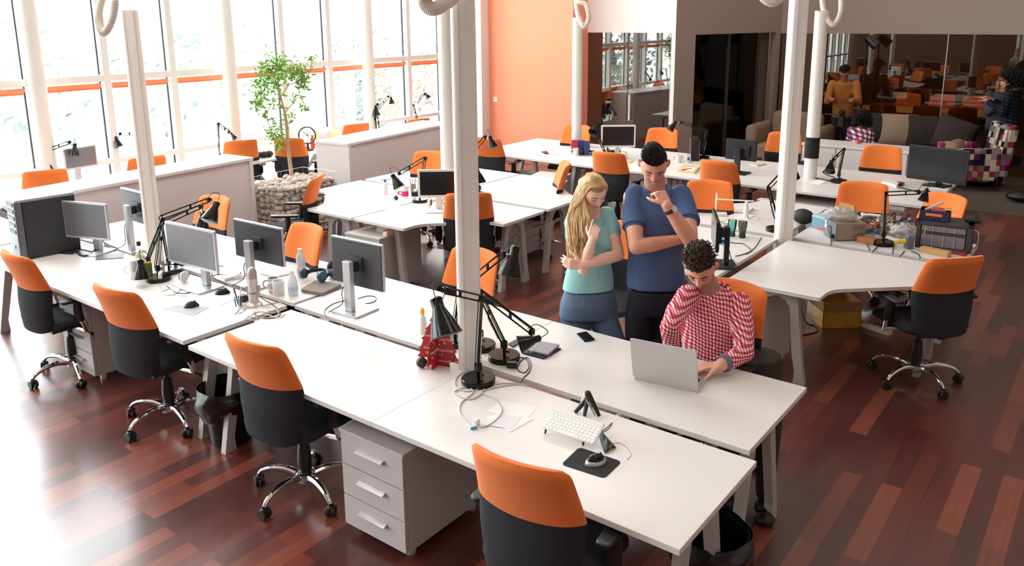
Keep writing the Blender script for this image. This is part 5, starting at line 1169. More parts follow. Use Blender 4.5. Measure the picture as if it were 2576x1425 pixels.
def crumple(c, r, m, name, label, cat, seed, amp=.8):
    rr3 = random.Random(seed); b = MB(); b.ball((0, 0, r[2] * .8), r, 26, 16); k = [(Vector((rr3.gauss(0, 1), rr3.gauss(0, 1), rr3.gauss(0, 1))).normalized(), rr3.uniform(6, 14), rr3.uniform(0, 6)) for _ in range(7)]
    vs = []
    for v in b.v:
        d_ = Vector(v) - Vector((0, 0, r[2] * .8)); n = Vector((d_.x / r[0], d_.y / r[1], d_.z / r[2])); f = 1 + amp * sum(abs(math.sin(a.dot(n) * w + p)) - .6 for a, w, p in k) / 4; vs.append((d_.x * f, d_.y * f, max(0, d_.z * f + r[2] * .8)))
    b.v = vs; o = b.build(name, m, ang=180); o.location = c; return tag(o, label, cat)
FOIL = mat('crinkled clear plastic', (206, 198, 196), .18, alpha=.6)
c = q + Vector((.02, .1, 0)); ps = Vector((q.x, q.y, Z)); ux = (s - q).normalized(); uy = Vector((-ux.y, ux.x, 0))
crumple(ps + ux * .08 + uy * .12 + Vector((0, 0, hh + .001)), (.11, .07, .05), FOIL, 'plastic_bag', 'crumpled clear plastic bag lying on top of the power supply', 'plastic bag', 3)
crumple(at(2275, 598, Z), (.10, .08, .055), FOIL, 'plastic_bag', 'crumpled clear plastic bag left of the dark parts case', 'plastic bag', 9)
crumple(at(2135, 530, Z) + Vector((0, 0, 0)), (.05, .05, .03), mat('grey wrap', (120, 110, 106), .5), 'wrap', 'wad of grey wrapping behind the water bottle', 'wrapping', 5)
t = thing('tissue_box', 'pale blue angular box left of the power supply', 'box', tuple(at(2062, 575, Z)), R_(-22)); b = MB(); b.box(-.06, -.03, 0, .16, .1, .085); b.build('body', mat('pale blue card', (120, 160, 176), .6), t, smooth=False, bevel=.004)
b = MB(); b.box(-.062, -.032, .085, .162, .102, .11); b.build('lid', mat('paler blue card', (160, 192, 204), .6), t, smooth=False, bevel=.006)
b = MB(); c = at(2064, 578, Z); b.add([(c.x - .03, c.y, Z + .001), (c.x + .05, c.y - .05, Z + .001), (c.x + .02, c.y + .02, Z + .055), (c.x - .02, c.y + .03, Z + .03)], [(0, 1, 2), (0, 2, 3), (1, 3, 2), (0, 3, 1)]); single('clip', b, mat('red plastic', (200, 40, 36), .4), 'red plastic wedge in front of the blue box', 'clip', smooth=False)
for k, (px, py, w, h2, z0, m_, lb, rz) in enumerate(((2128, 560, .17, .16, 0, CARD, 'upright brown cardboard sheet behind the power supply', -30), (2180, 612, .13, .045, 0, mat('orange-brown block', (176, 112, 66), .6), 'orange-brown wooden block right of the power supply', -10), (2352, 640, .2, .04, 0, mat('kraft box', (190, 146, 96), .7), 'kraft cardboard box in front of the dark parts case', -14), (2412, 640, .1, .015, 0, mat('dark red book', (150, 40, 40), .6), 'dark red booklet right of the kraft box', -14))):
    c = at(px, py, Z + z0); b = MB(); dd = .012 if h2 > .1 else .06; b.cbox((0, 0, h2 / 2), (w, dd, h2)); o = b.build('box', m_, smooth=False, bevel=.002); o.location = c; o.rotation_euler = (0, 0, R_(rz)); tag(o, lb, 'box')
bottle(2159, 520, 'clear water bottle with a pale blue label and cap in front of the orange chair', [[(.03, 0), (.034, .01), (.034, .12), (.03, .15), (.013, .18), (.013, .195)], [(.015, .19), (.015, .21), (0, .212)], [(.0345, .03), (.0345, .07)]], [mat('bluish bottle plastic', (190, 205, 222), .15, alpha=.6), mat('light blue cap', (120, 160, 220), .5), mat('sky blue label', (130, 180, 215), .5)])
b = MB(); c = at(2175, 530, Z); b.cbox((0, 0, .01), (.24, .1, .02)); o = b.build('tray', mat('red tray', (190, 40, 40), .5), smooth=False); o.location = c; o.rotation_euler = (0, 0, R_(-6)); tag(o, 'red tray behind the clutter, near the water bottle', 'tray')
b = MB(); c = at(2190, 545, Z); b.cbox((0, 0, .012), (.16, .1, .025)); o = b.build('book', PAPER, smooth=False, bevel=.003); o.location = c; o.rotation_euler = (0, 0, R_(18)); tag(o, 'white box behind the black lamp arm on the cluttered desk', 'box')
b = MB(); c = at(2200, 580, Z); b.cbox((0, 0, .012), (.24, .17, .024)); o = b.build('flat_device', mat('dark grey flat device', (74, 68, 66), .5), smooth=False, bevel=.003); o.location = c; o.rotation_euler = (0, 0, R_(-16)); tag(o, 'dark grey flat device under the loose parts', 'device')
rr4 = random.Random(21)
names = [('circuit_board', (40, 80, 60)), ('battery_pack', (120, 56, 48)), ('terminal_block', (140, 130, 122)), ('servo', (60, 60, 66)), ('adapter_board', (84, 66, 54)), ('connector', (60, 110, 150)), ('switch_block', (150, 112, 60))]
for k in range(110):
    nm, cc = names[k % 7]; px, py = rr4.uniform(2165, 2290), rr4.uniform(540, 592); c = at(px, py, Z + (.0245 if (2172 < px < 2232 and 570 < py < 592) else 0)); b = MB(); w, d_, h2 = rr4.uniform(.014, .06), rr4.uniform(.012, .04), rr4.uniform(.008, .03)
    b.cbox((0, 0, h2 / 2), (w, d_, h2)); b.cbox((w * .2, 0, h2), (w * .3, d_ * .5, h2 * .5), 1); o = b.build(nm, [mat('part ' + nm, cc, .5), mat('part chip', (104, 100, 96), .5)], smooth=False); o.location = c; o.rotation_euler = (0, 0, rr4.uniform(0, 3)); tag(o, 'loose small electronic part in the heap on the cluttered desk', 'electronic part', 'loose electronic parts')
for k in range(14):
    x, y = rr4.uniform(2180, 2280), rr4.uniform(550, 595); pts = [(x + rr4.uniform(-28, 28), y + rr4.uniform(-12, 12)) for _ in range(5)]
    cable(pts, .0022, mat('jumper wire %d' % (k % 5), ((200, 50, 40), (230, 226, 220), (40, 90, 60), (220, 170, 50), (30, 30, 34))[k % 5], .5), 'jumper_wire', 'thin coloured jumper wire in the heap on the cluttered desk', 'wire', z=Z + .012, group='jumper wires', hs=[rr4.uniform(0, .03) for _ in range(5)])
# dark parts case
p, q = at(2300, 622, Z), at(2442, 640, Z); ux = (q - p); L = min(ux.length, .46); t = thing('parts_case', 'dark grey organiser case with clear drawers on the cluttered desk', 'parts case', (p.x, p.y, Z), math.atan2(ux.y, ux.x)); H2 = .21; GC = mat('dark grey case plastic', (62, 60, 64), .5)
b = MB(); b.box(0, 0, 0, .03, .22, H2); b.box(L - .04, 0, 0, L, .22, H2); b.box(0, 0, H2 - .03, L, .22, H2); b.box(0, 0, 0, L, .22, .02); b.box(0, .2, 0, L, .22, H2); b.box(.03, 0, .115, L - .04, .02, .13); b.build('housing', GC, t, smooth=False, bevel=.004)
for z0, z1 in ((.022, .112), (.133, .176)):
    b = MB(); b.box(.035, .004, z0, L - .045, .19, z1); dr = b.build('drawer', mat('smoky clear plastic', (120, 118, 122), .25), t, smooth=False, bevel=.003)
    b = MB()
    for k in range(1, 4): b.box(.035 + (L - .08) * k / 4, -.0, z0, .035 + (L - .08) * k / 4 + .006, .006, z1)
    b.build('divider', mat('pale divider', (160, 158, 160), .5), dr, smooth=False)
b = MB(); b.tube(spline([(L + .002, .05, .03), (L + .03, .05, .05), (L + .03, .05, .15), (L + .002, .05, .17)], 5), .006, 8); b.build('carry_handle', ALU, t)
ps = Vector((p.x, p.y, Z)); ux.normalize(); uy = Vector((-ux.y, ux.x, 0))
def oncase(x, y, z=H2 + .0005): return ps + ux * x + uy * y + Vector((0, 0, z))
ang_c = math.atan2(ux.y, ux.x)
t = thing('parts_tray', 'dark blue open box with orange lettering on top of the parts case', 'box', tuple(oncase(.11, .09)), ang_c); b = MB()
w, d_, h2 = .2, .14, .075
for x0, y0, x1, y1 in ((-w / 2, -d_ / 2, w / 2, -d_ / 2 + .004), (-w / 2, d_ / 2 - .004, w / 2, d_ / 2), (-w / 2, -d_ / 2, -w / 2 + .004, d_ / 2), (w / 2 - .004, -d_ / 2, w / 2, d_ / 2)): b.box(x0, y0, 0, x1, y1, h2)
b.box(-w / 2, -d_ / 2, 0, w / 2, d_ / 2, .004); b.build('body', mat('dark blue card', (36, 32, 66), .5), t, smooth=False)
b = MB(); b.box(-.06, -d_ / 2 - .0008, .035, .05, -d_ / 2, .055); b.build('printed_stripe', mat('orange print', (220, 120, 60), .5), t, smooth=False)
b = MB(); b.cbox((0, 0, .02), (.1, .05, .03)); o = b.build('book', mat('pinkish red box', (200, 90, 90), .5), smooth=False, bevel=.003); o.location = oncase(.13, .08, H2 + .05); o.rotation_euler = (0, .1, ang_c); tag(o, 'small pinkish red box lying in the dark blue box', 'box')
b = MB(); b.tube([oncase(.04, .1, H2 + .06), oncase(.15, .11, H2 + .13)], .012, 8); single('tube', b, FOIL, 'clear plastic tube sticking out of the dark blue box', 'tube')
b = MB(); b.tube([oncase(.16, .1, H2 + .08), oncase(.24, .06, H2 + .085)], .006, 8); single('screwdriver', b, mat('yellow grip', (220, 190, 60), .5), 'yellow gripped tool across the dark blue box', 'screwdriver')
cable([(2338, 566), (2330, 575), (2325, 588)], .0025, mat('yellow wire', (220, 200, 60), .5), 'jumper_wire', 'yellow wire hanging down the front of the parts case', 'wire', z=Z + .16)
b = MB(); o_ = oncase(.36, .1); b.ball((o_.x, o_.y, o_.z + .03), (.045, .035, .03), 14, 8); b.tube([(o_.x - .05, o_.y - .03, o_.z + .025), (o_.x + .05, o_.y - .03, o_.z + .025)], .018, 10); single('camera_lens', b, BLACKP, 'black rounded device on the right end of the parts case', 'device')
t = thing('tape_gun', 'grey and yellow hand tool right of the black lamp base on the cluttered desk', 'tool', tuple(at(2285, 625, Z)), R_(40)); b = MB(); b.cbox((0, 0, .05), (.05, .06, .1)); b.build('body', mat('blue grey tool', (96, 108, 122), .4), t, smooth=False, bevel=.006)
b = MB(); b.tube([(-.12, 0, .05), (-.03, 0, .055)], [.012, .022], 12); b.build('yellow_nose', mat('yellow grip', (220, 190, 60), .5), t); b = MB(); b.tube([(-.15, 0, .04), (-.12, 0, .05)], [.005, .012], 10); b.build('tip', BLACKP, t)
flat([(2225, 600), (2240, 590), (2272, 605), (2262, 615)], .004, PAPER, 'paper', 'white papers right behind the black lamp base on the cluttered desk', 'paper')
for k, (pts, hs) in enumerate((([(2091, 602), (2090, 618)], 0), ([(2180, 612), (2188, 630)], 0), ([(2215, 612), (2195, 634)], 0), ([(2248, 622), (2245, 640)], 0), ([(2275, 632), (2264, 646)], 0), ([(2292, 632), (2310, 640), (2315, 650)], 0))):
    cable(pts, .0035, BLACKC, 'power_cable', 'black cable dangling over the edge of the cluttered desk', group='cables over the edge of the cluttered desk')
# ================================================================= LOUNGE
SOFA = mat('dark brown sofa cloth', (44, 36, 34), .9, noise=.15, nscale=30); BEIGE = mat('beige upholstery', (150, 128, 108), .9, noise=.08, nscale=40)
y = 12.9; x0 = aty(2200, 330, y).x; x1 = aty(2375, 330, y).x
t = thing('sofa', 'dark sofa with beige arms behind the low white cabinet', 'sofa', ((x0 + x1) / 2, y, 0)); W2 = (x1 - x0) / 2 + .1
b = MB(); b.box(-W2, -.5, .1, W2, .35, .42); b.build('seat', SOFA, t, bevel=.04); b = MB(); b.box(-W2, .2, .1, W2, .5, .66); b.build('backrest', SOFA, t, bevel=.06)
for s in (-1, 1):
    b = MB(); b.box(s * W2, -.5, .1, s * (W2 + .2), .5, .62); b.build('sofa_arm', BEIGE, t, bevel=.08)
for px, m_, lb, zz in ((2258, BEIGE, 'beige cushion on the dark sofa', .42), (2330, SOFA, 'dark square cushion in the middle of the sofa', .42), (2385, mat('dark taupe cloth', (60, 50, 46), .9), 'dark cushion tilted at the right end of the sofa', .42), (2200, SOFA, 'dark cushion left of the beige one', .42)):
    c = aty(px, 320, y - .02); b = MB()
    def cush(u, v, s=1): x, z = (u - .5) * .5, (v - .5) * .46; e = (math.sin(u * math.pi) * math.sin(v * math.pi)) ** .5; return (x, s * .09 * e, z + .23)
    b.grid(lambda u, v: cush(u, v, 1), 12, 12); b.grid(lambda u, v: cush(u, v, -1), 12, 12); o = b.build('cushion', m_); o.location = (c.x, y + .0, zz + .12); o.rotation_euler = (R_(-14), R_(18 if px == 2385 else 0), R_(8)); tag(o, lb, 'cushion', 'sofa cushions')
c = aty(1985, 320, 12.6); t = thing('armchair', 'beige armchair in the shade left of the thick right pole', 'armchair', (c.x, 12.6, 0)); b = MB(); b.box(-.4, -.35, .1, .4, .4, .4); b.build('seat', BEIGE, t, bevel=.05); b = MB(); b.box(-.4, .3, .1, .4, .5, .85); b.build('backrest', BEIGE, t, bevel=.08)
for s in (-1, 1): b = MB(); b.box(s * .4, -.35, .1, s * .58, .5, .68); b.build('chair_arm', BEIGE, t, bevel=.07)
PATCH = checker_mat('patchwork upholstery', [(196, 180, 160), (96, 30, 70), (150, 140, 134), (60, 30, 50), (210, 196, 178), (150, 50, 50), (30, 30, 40), (120, 110, 104), (180, 60, 130), (200, 190, 170)], .085, 'patch')
t = thing('armchair', 'patchwork wing armchair with purple, red and white squares', 'armchair', (-1.70, 12.6, 0), R_(-60)); t.scale = (.84, .84, .92)
b = MB(); b.box(-.32, -.4, .16, .32, .3, .46); b.build('seat', PATCH, t, bevel=.03); b = MB(); b.box(-.34, .2, .16, .34, .38, 1.02, M=Matrix.Translation((0, .05, 0)) @ Matrix.Rotation(R_(-8), 4, 'X')); b.build('backrest', PATCH, t, bevel=.05)
for s in (-1, 1):
    b = MB(); b.box(s * .32, -.38, .16, s * .42, .3, .64); b.build('chair_arm', PATCH, t, bevel=.03)
    for yy in (-.34, .3): b = MB(); b.tube([(s * .33, yy, .17), (s * .35, yy, 0)], [.022, .014], 8); b.build('leg', BLACKP, t)
# meeting table and its chairs behind the glass
ym = YG + 1.5; xa, xb = aty(2150, 290, ym).x, aty(2520, 290, ym).x; TB = mat('pale maple', (206, 168, 110), .4)
t = thing('meeting_table', 'long pale wooden meeting table behind the lounge glass', 'table', ((xa + xb) / 2, ym, 0)); w = (xb - xa) / 2
b = MB(); b.prism(rounded([(-w, -.5), (w, -.5), (w, .5), (-w, .5)], .35, 6), .7, .74); b.build('tabletop', TB, t, smooth=False)
for s in (-1, 1): b = MB(); b.box(s * (w - .5) - .05, -.3, 0, s * (w - .5) + .05, .3, .7); b.build('leg', BLACKP, t, smooth=False)
for k, (px, yy, f, lb) in enumerate(((2277, ym + .75, 180, 'orange chair on the far side of the meeting table, left'), (2363, ym + .75, 180, 'orange chair on the far side of the meeting table, middle'), (2446, ym + .75, 180, 'orange chair on the far side of the meeting table, right'), (2227, ym - .75, 0, 'orange chair on the near side of the meeting table, left'), (2337, ym - .75, 0, 'orange chair on the near side of the meeting table, middle'), (2415, ym - .75, 20, 'orange chair on the near side of the meeting table, right'))):
    chair(aty(px, 280, yy).x, yy, R_(f), lb, 'orange chairs round the meeting table')
q = aty(2225, 200, 13.3); t = thing('studio_light', 'black spotlight on a thin stand in the lounge', 'spotlight', (aty(2172, 200, YG - .35).x, YG - .35, 0)); b = MB(); b.tube([(0, 0, .02), (0, 0, 1.95)], .014, 8)
for k in range(3): a = k * 2.1; b.tube([(0, 0, .35), (.35 * math.cos(a), .35 * math.sin(a), 0)], .01, 6)
b.build('stand', BLACKP, t); b = MB(); b.lathe([(.05, 0), (.07, .05), (.075, .2)], 16, M=Matrix.Translation((.0, 0, 2.0)) @ Matrix.Rotation(R_(130), 4, 'Y')); b.build('lamp_head', BLACKP, t)
b = MB(); c = at(2572, 510, 0); b.ball((c.x, c.y, FZ + .076), (.2, .12, .07), 16, 8); single('bag', b, BLACKP, 'black bag on the lounge carpet at the right edge', 'bag')
b = MB(); b.cbox((aty(1247, 250, YO).x, YO - .006, aty(1247, 250, YO).z), (.085, .012, .085)); single('light_switch', b, WALLW, 'white square light switch on the orange wall', 'light switch', smooth=False)
# ceiling spots of the lounge and office lights
for k, (x, y, e, lb) in enumerate(((-2.6, 13.0, 6, 'ceiling spot over the sofa'), (-4.2, 12.6, 4, 'ceiling spot over the beige armchair'))):
    l = bpy.data.lights.new('spot', 'SPOT'); l.energy = e * 6; l.spot_size = R_(110); l.color = (1, .72, .5); l.shadow_soft_size = .05; o = bpy.data.objects.new('spot_lamp', l); COL.objects.link(o); o.location = (x, y, CEIL - .05); 
l = bpy.data.lights.new('meeting', 'POINT'); l.energy = 60; l.color = (1, .75, .5); l.shadow_soft_size = .2; o = bpy.data.objects.new('meeting_room_lamp', l); COL.objects.link(o); o.location = (-2.8, YG + 1.5, 2.9)
# ================================================================= PEOPLE
def fuse(name, mb, voxel, smooth, m, parent, origin, tint=None, disp=None):
    me = bpy.data.meshes.new('tmp'); me.from_pydata([tuple(Vector(v) - origin) for v in mb.v], [], mb.f)
    o = bpy.data.objects.new('tmp', me); COL.objects.link(o)
    bm = bmesh.new(); bm.from_mesh(me); bmesh.ops.recalc_face_normals(bm, faces=bm.faces); bm.to_mesh(me); bm.free()
    r = o.modifiers.new('r', 'REMESH'); r.mode = 'VOXEL'; r.voxel_size = voxel
    if smooth: s = o.modifiers.new('s', 'SMOOTH'); s.factor = .5; s.iterations = smooth
    dg = bpy.context.evaluated_depsgraph_get(); dg.update(); nm = bpy.data.meshes.new_from_object(o.evaluated_get(dg)); bpy.data.objects.remove(o)
    n = len(nm.vertices); co = np.empty(n * 3); nm.vertices.foreach_get('co', co); co = co.reshape(-1, 3)
    if disp is not None:
        no = np.empty(n * 3); nm.vertices.foreach_get('normal', no); no = no.reshape(-1, 3); co2 = co + no * disp(co)[:, None]; nm.vertices.foreach_set('co', co2.reshape(-1)); co = co2
    if tint is not None:
        ca = nm.color_attributes.new('tint', 'FLOAT_COLOR', 'POINT'); ca.data.foreach_set('color', tint(co + np.array(origin)).astype('f').reshape(-1))
    nm.materials.clear(); nm.materials.append(m); nm.polygons.foreach_set('use_smooth', [True] * len(nm.polygons)); nm.update()
    ob = bpy.data.objects.new(name, nm); COL.objects.link(ob); ob.parent = parent; return ob
def folds(seed, amp, fr=14, dirs=7):
    rr = np.random.RandomState(seed); K = rr.normal(size=(dirs, 3)); K /= np.linalg.norm(K, axis=1)[:, None]; F = rr.uniform(fr * .6, fr * 1.7, dirs); P = rr.uniform(0, 6, dirs)
    return lambda co: amp * sum((np.abs(np.sin((co @ K[i]) * F[i] + P[i] + .8 * np.sin(co @ K[(i + 2) % dirs] * F[i] * .7))) - .6) for i in range(dirs)) / dirs * 1.8
def limb(mb, pts, rads, n=14):
    P = [Vector(p) for p in pts]
    for i in range(len(P) - 1): mb.tube([P[i], P[i + 1]], [rads[i], rads[i + 1]], n)
    for p, r in zip(P, rads): mb.ball(p, r, n, 8)
def torso(mb, rings, n=28):     # rings: centre, side vector, front vector, half width, half depth
    vs = []; fs = []; k = len(rings)
    for c, s, f, w, d in rings:
        for j in range(n):
            a = 2 * math.pi * j / n; ca, sa = math.cos(a), math.sin(a); e = .85
            vs.append(c + s * (w * math.copysign(abs(ca) ** e, ca)) + f * (d * math.copysign(abs(sa) ** e, sa)))
    for i in range(k - 1):
        for j in range(n): fs.append((i * n + j, i * n + (j + 1) % n, (i + 1) * n + (j + 1) % n, (i + 1) * n + j))
    fs += [tuple(range(n))[::-1], tuple(range((k - 1) * n, k * n))]; mb.add(vs, fs)
def frame_M(c, fwd, up, s=1.0):
    f = Vector(fwd).normalized(); u = Vector(up); u = (u - f * u.dot(f)).normalized(); r = f.cross(u)      # r = viewer's left when facing us; local x
    M = Matrix(((r.x, f.x, u.x, c.x), (r.y, f.y, u.y, c.y), (r.z, f.z, u.z, c.z), (0, 0, 0, 1))); return M @ Matrix.Scale(s, 4)
def head_shape(mb, M, jaw=1.0, smile=0.0, nose=1.0):
    NU, NV = 150, 110; vs = []; g = lambda x, a, s: math.exp(-((x - a) / s) ** 2)
    for j in range(NV + 1):
        t = math.pi * j / NV - math.pi / 2
        for i in range(NU):
            a = 2 * math.pi * i / NU; x = math.cos(t) * math.cos(a); y = math.cos(t) * math.sin(a); z = math.sin(t)
            X = x * .073; Y = y * (.094 if y < 0 else .088); Z_ = z * (.105 if z > 0 else .120)
            if z < 0: k = 1 - .30 * (-z) ** 1.6 * (1.05 - .1 * jaw); X *= k * (1 if y > -.2 else .93); Y = Y * (1 - .05 * (-z)) if y > 0 else Y * (1 - .35 * (-z) ** 1.4)
            if z < -.35 and y > .2: Y += .010 * g(Z_, -.1, .03)
            if y > 0:
                f = y
                Y -= .006 * f * g(Z_, .045, .03)                       # flatter forehead
                Y += .004 * f * g(Z_, .022, .008) * g(abs(X), .028, .022)          # brow
                Y -= .0115 * f * g(Z_, .004, .0125) * g(abs(X), .031, .0155)       # eye socket
                Y += .0065 * f * g(Z_, .003, .009) * g(abs(X), .031, .012)          # lid
                nz = max(0, min(1, (.012 - Z_) / .046)) if Z_ > -.034 else max(0, 1 - (-.034 - Z_) / .008)
                Y += nose * f * ((.006 + .018 * nz) * g(X, 0, .0075 + .004 * nz) * (1 if Z_ < .02 else g(Z_, .02, .01)) + .007 * nz * g(Z_, -.032, .008) * g(abs(X), .012, .006))
                Y += .0055 * f * g(Z_, -.061 + smile * .006 * (abs(X) / .02) ** 2, .0095) * g(X, 0, .021 + .004 * smile)   # mouth
                Y -= .0055 * f * g(Z_, -.060 + smile * .006 * (abs(X) / .02) ** 2, .0022) * g(X, 0, .024 + .004 * smile)
                Y -= .002 * g(Z_, -.076, .006) * g(X, 0, .02); Y += .005 * g(Z_, -.097, .014) * g(X, 0, .018) # chin
                Y += .004 * f * g(Z_, -.028, .018) * g(abs(X), .042, .014) * (1 + smile)   # cheek
            vs.append((X, Y, Z_))
    fs = []
    for j in range(NV):
        for i in range(NU): fs.append((j * NU + i, j * NU + (i + 1) % NU, (j + 1) * NU + (i + 1) % NU, (j + 1) * NU + i))
    mb.add(vs, fs, 0, M)
    for s in (-1, 1):                                   # ears
        b = [(.072, -.006, .012), (.083, -.014, .02), (.086, -.018, .006), (.082, -.012, -.012), (.075, -.004, -.026)]
        mb.tube([M @ Vector((s * x, y, z)) for x, y, z in b], [.007, .009, .0075, .0075, .006], 10)
        mb.ball((0, 0, 0), (.006, .012, .02), 10, 8, M=M @ Matrix.Translation((s * .076, -.01, .0)) @ Matrix.Rotation(s * .35, 4, 'Z'))
def skin_tint(M, stubble=0.0, base=(1, 1, 1), lip=(1.0, .62, .60)):
    inv = np.array(M.inverted())
    def f(co):
        h = np.c_[co, np.ones(len(co))] @ inv.T; x, y, z = h[:, 0], h[:, 1], h[:, 2]; c = np.ones((len(co), 4)); c[:, :3] = base; g = lambda v, a, s: np.exp(-((v - a) / s) ** 2)
        inh = (np.abs(x) < .1) & (np.abs(y) < .12) & (z > -.14) & (z < .13) & (y > .02)
        l = g(z, -.061, .007) * g(x, 0, .022) * inh
        for k in range(3): c[:, k] *= 1 - l * (1 - lip[k])
        ln = g(z, -.060, .0018) * g(x, 0, .024) * inh; c[:, :3] *= (1 - .5 * ln)[:, None]
        ch = g(z, -.03, .02) * g(np.abs(x), .042, .018) * inh; c[:, 1] *= 1 - .12 * ch; c[:, 2] *= 1 - .12 * ch
        ll = g(z, -.004 - 0 * x, .0022) * g(np.abs(x), .031, .013) * inh; c[:, :3] *= (1 - .72 * ll)[:, None]     # lash line
        if stubble:
            ib = (np.abs(x) < .1) & (np.abs(y) < .12) & (z > -.14) & (z < -.005)
            m = np.clip((-.045 - z + .45 * np.maximum(0, np.abs(x) - .045)) / .012, 0, 1) * ib * (y > -.02) + np.clip((np.abs(x) - .058) / .006, 0, 1) * ib * (y > -.02) * (z > -.06) + g(z, -.047, .006) * g(x, 0, .026) * inh
            m = np.clip(m, 0, 1) * (1 - l); c[:, 0] *= 1 - stubble * m; c[:, 1] *= 1 - stubble * m * .95; c[:, 2] *= 1 - stubble * m * .9
        return c
    return f
def face_parts(root, M, o, hairm, eye_open=.0, brow=1.0, teeth=False):
    for s in (-1, 1):
        b = MB(); b.tube([M @ Vector((s * x, y, z)) - o for x, y, z in ((.014, .0905, .021), (.026, .090, .0265), (.04, .081, .0255), (.05, .071, .019))], [.0022 * brow, .0032 * brow, .0028 * brow, .0012], 6); b.build('eyebrow', hairm, root)
        b = MB(); b.tube([M @ Vector((s * x, y, z)) - o for x, y, z in ((.019, .0825, .0005), (.031, .0835, -.0035), (.044, .0745, .0)) ], [.0009, .0014, .0009], 6); b.build('eyelashes', hairm, root)
    if teeth:
        b = MB(); b.tube([M @ Vector(p) - o for p in ((-.015, .0865, -.0585), (-.007, .0905, -.0605), (0, .0915, -.061), (.007, .0905, -.0605), (.015, .0865, -.0585))], [.001, .0022, .0026, .0022, .001], 6); b.build('teeth', mat('teeth', (236, 228, 220), .3), root)
def hand(mb, wrist, d, n, thumb, curl, size=1.0, spread=.08, tcurl=.4, rad=1.0):
    # d towards the fingers, n = way the palm faces, thumb = +1/-1 on side d x n
    d = Vector(d).normalized(); n = Vector(n); n = (n - d * n.dot(d)).normalized(); s = d.cross(n) * thumb; W = Vector(wrist); S = size
    for k in range(4):
        off = (.030 - .020 * k) * S; base = W + d * (.083 - .004 * abs(k - 1)) * S + s * off; mb.tube([W + s * off * .75 + d * .012 * S, base], [.0135 * S, .0105 * S], 10); mb.ball(base, .0108 * S, 10, 7)
        L = [(.042, .027, .021), (.047, .030, .022), (.043, .028, .021), (.034, .021, .018)][k]; c = curl[k] if isinstance(curl, (list, tuple)) else curl; dirv = (d + s * spread * (1.2 - .8 * k)).normalized(); p = base
        for i, l in enumerate(L):
            ang = c * (.9, 1.15, .8)[i]; ax = dirv.cross(n); ax = ax.normalized() if ax.length > .05 else s; dirv = Matrix.Rotation(ang, 3, ax) @ dirv; q = p + dirv * l * S; r0, r1 = (.0088, .0082) if i == 0 else ((.0082, .0074) if i == 1 else (.0074, .0062)); mb.tube([p, q], [r0 * S * rad, r1 * S * rad], 9); mb.ball(q, r1 * S * rad, 9, 6)
            if k == 0 and i == 2: tip = q
            p = q; n = n
    p = W + s * .022 * S + d * .02 * S; dirv = (d * .65 + s * .75 + n * .35).normalized(); 
    for i, (l, r0, r1) in enumerate(((.042, .0145, .0105), (.031, .0105, .0092), (.026, .0092, .0070))):
        q = p + dirv * l * S; mb.tube([p, q], [r0 * S, r1 * S], 9); mb.ball(q, r1 * S, 9, 6); p = q; dirv = (dirv + d * .35 * tcurl + n * .35 * tcurl - s * .35 * tcurl).normalized()
    mb.ball(W, (.021 * S, .021 * S, .021 * S), 10, 7)
def strands(root, o, name, specs, m, seed=1):   # specs: list of (points, radius list)
    b = MB(); 
    for pts, r in specs: b.tube([Vector(p) - o for p in pts], r, 5)
    me = b.build(name, m, root, ang=180)
    ca = me.data.color_attributes.new('tint', 'FLOAT_COLOR', 'POINT'); n = len(me.data.vertices); rr = np.random.RandomState(seed); col = np.ones((n, 4)); i = 0
    for pts, r in specs: k = len(pts) * 5; v = rr.uniform(.62, 1.25); col[i:i + k, :3] = v * np.array([1, rr.uniform(.94, 1.02), rr.uniform(.85, 1.05)]); i += k
    ca.data.foreach_set('color', col.astype('f').reshape(-1)); return me
SKIN = lambda n, c: mat('skin ' + n, c, .48, attr='tint', spec=.4)
fw = Vector((math.sin(.65222), -math.cos(.65222), 0)); rt = Vector((math.cos(.65222), math.sin(.65222), 0)); UP = Vector((0, 0, 1))      # towards camera, image right
def J(px, py, d): return dep(px, py, d)

# ------------------------------------------------------------------ the tall man in the blue shirt
o = Vector((J(1648, 735, 4.68).x, J(1648, 735, 4.68).y, FZ)); root = thing('person', 'tall man in a short-sleeved blue shirt laughing with his hand at his mouth', 'person', tuple(o))
hc = J(1645, 414, 4.56); hf = (fw * .80 - rt * .10 - UP * .60); Mh = frame_M(hc, hf, UP, 1.0)
neck = J(1650, 478, 4.67); shL, shR = J(1590, 497, 4.68), J(1722, 497, 4.68); elL, wrL = J(1600, 622, 4.50), J(1706, 604, 4.54); elR, wrR = J(1736, 603, 4.44), J(1677, 516, 4.36)
b = MB(); head_shape(b, Mh, 1.0, .8); limb(b, [hc + Vector((0, 0, -.05)) - hf * .03, neck + Vector((0, 0, -.03))], [.056, .060])
limb(b, [shL, shL.lerp(elL, .5), elL, elL.lerp(wrL, .35), wrL], [.052, .051, .042, .044, .029]); limb(b, [shR, shR.lerp(elR, .5), elR, elR.lerp(wrR, .35), wrR], [.052, .052, .043, .044, .029])
hd = (J(1650, 466, 4.40) - wrR).normalized(); hand(b, wrR + hd * .004, hd, (-fw * .75 + UP * .2 - rt * .4), 1, [1.25, 1.35, 1.4, 1.4], .93, tcurl=.9)
hand(b, wrL, wrL - elL, fw * -1, 1, 1.0, .8)
skt = skin_tint(Mh, .22); body = fuse('body', b, .0042, 2, SKIN('tan', (224, 164, 138)), root, o, skt)
face_parts(root, Mh, o, mat('black brown hair', (24, 17, 15), .55), teeth=True)
SB = mat('blue cotton shirt', (80, 100, 142), .85, noise=.06, nscale=60, bump=.08, bscale=500, spec=.15); hemc = J(1650, 712, 4.70)
b = MB(); mid = lambda t: neck.lerp(hemc, t); S_ = rt; F_ = fw
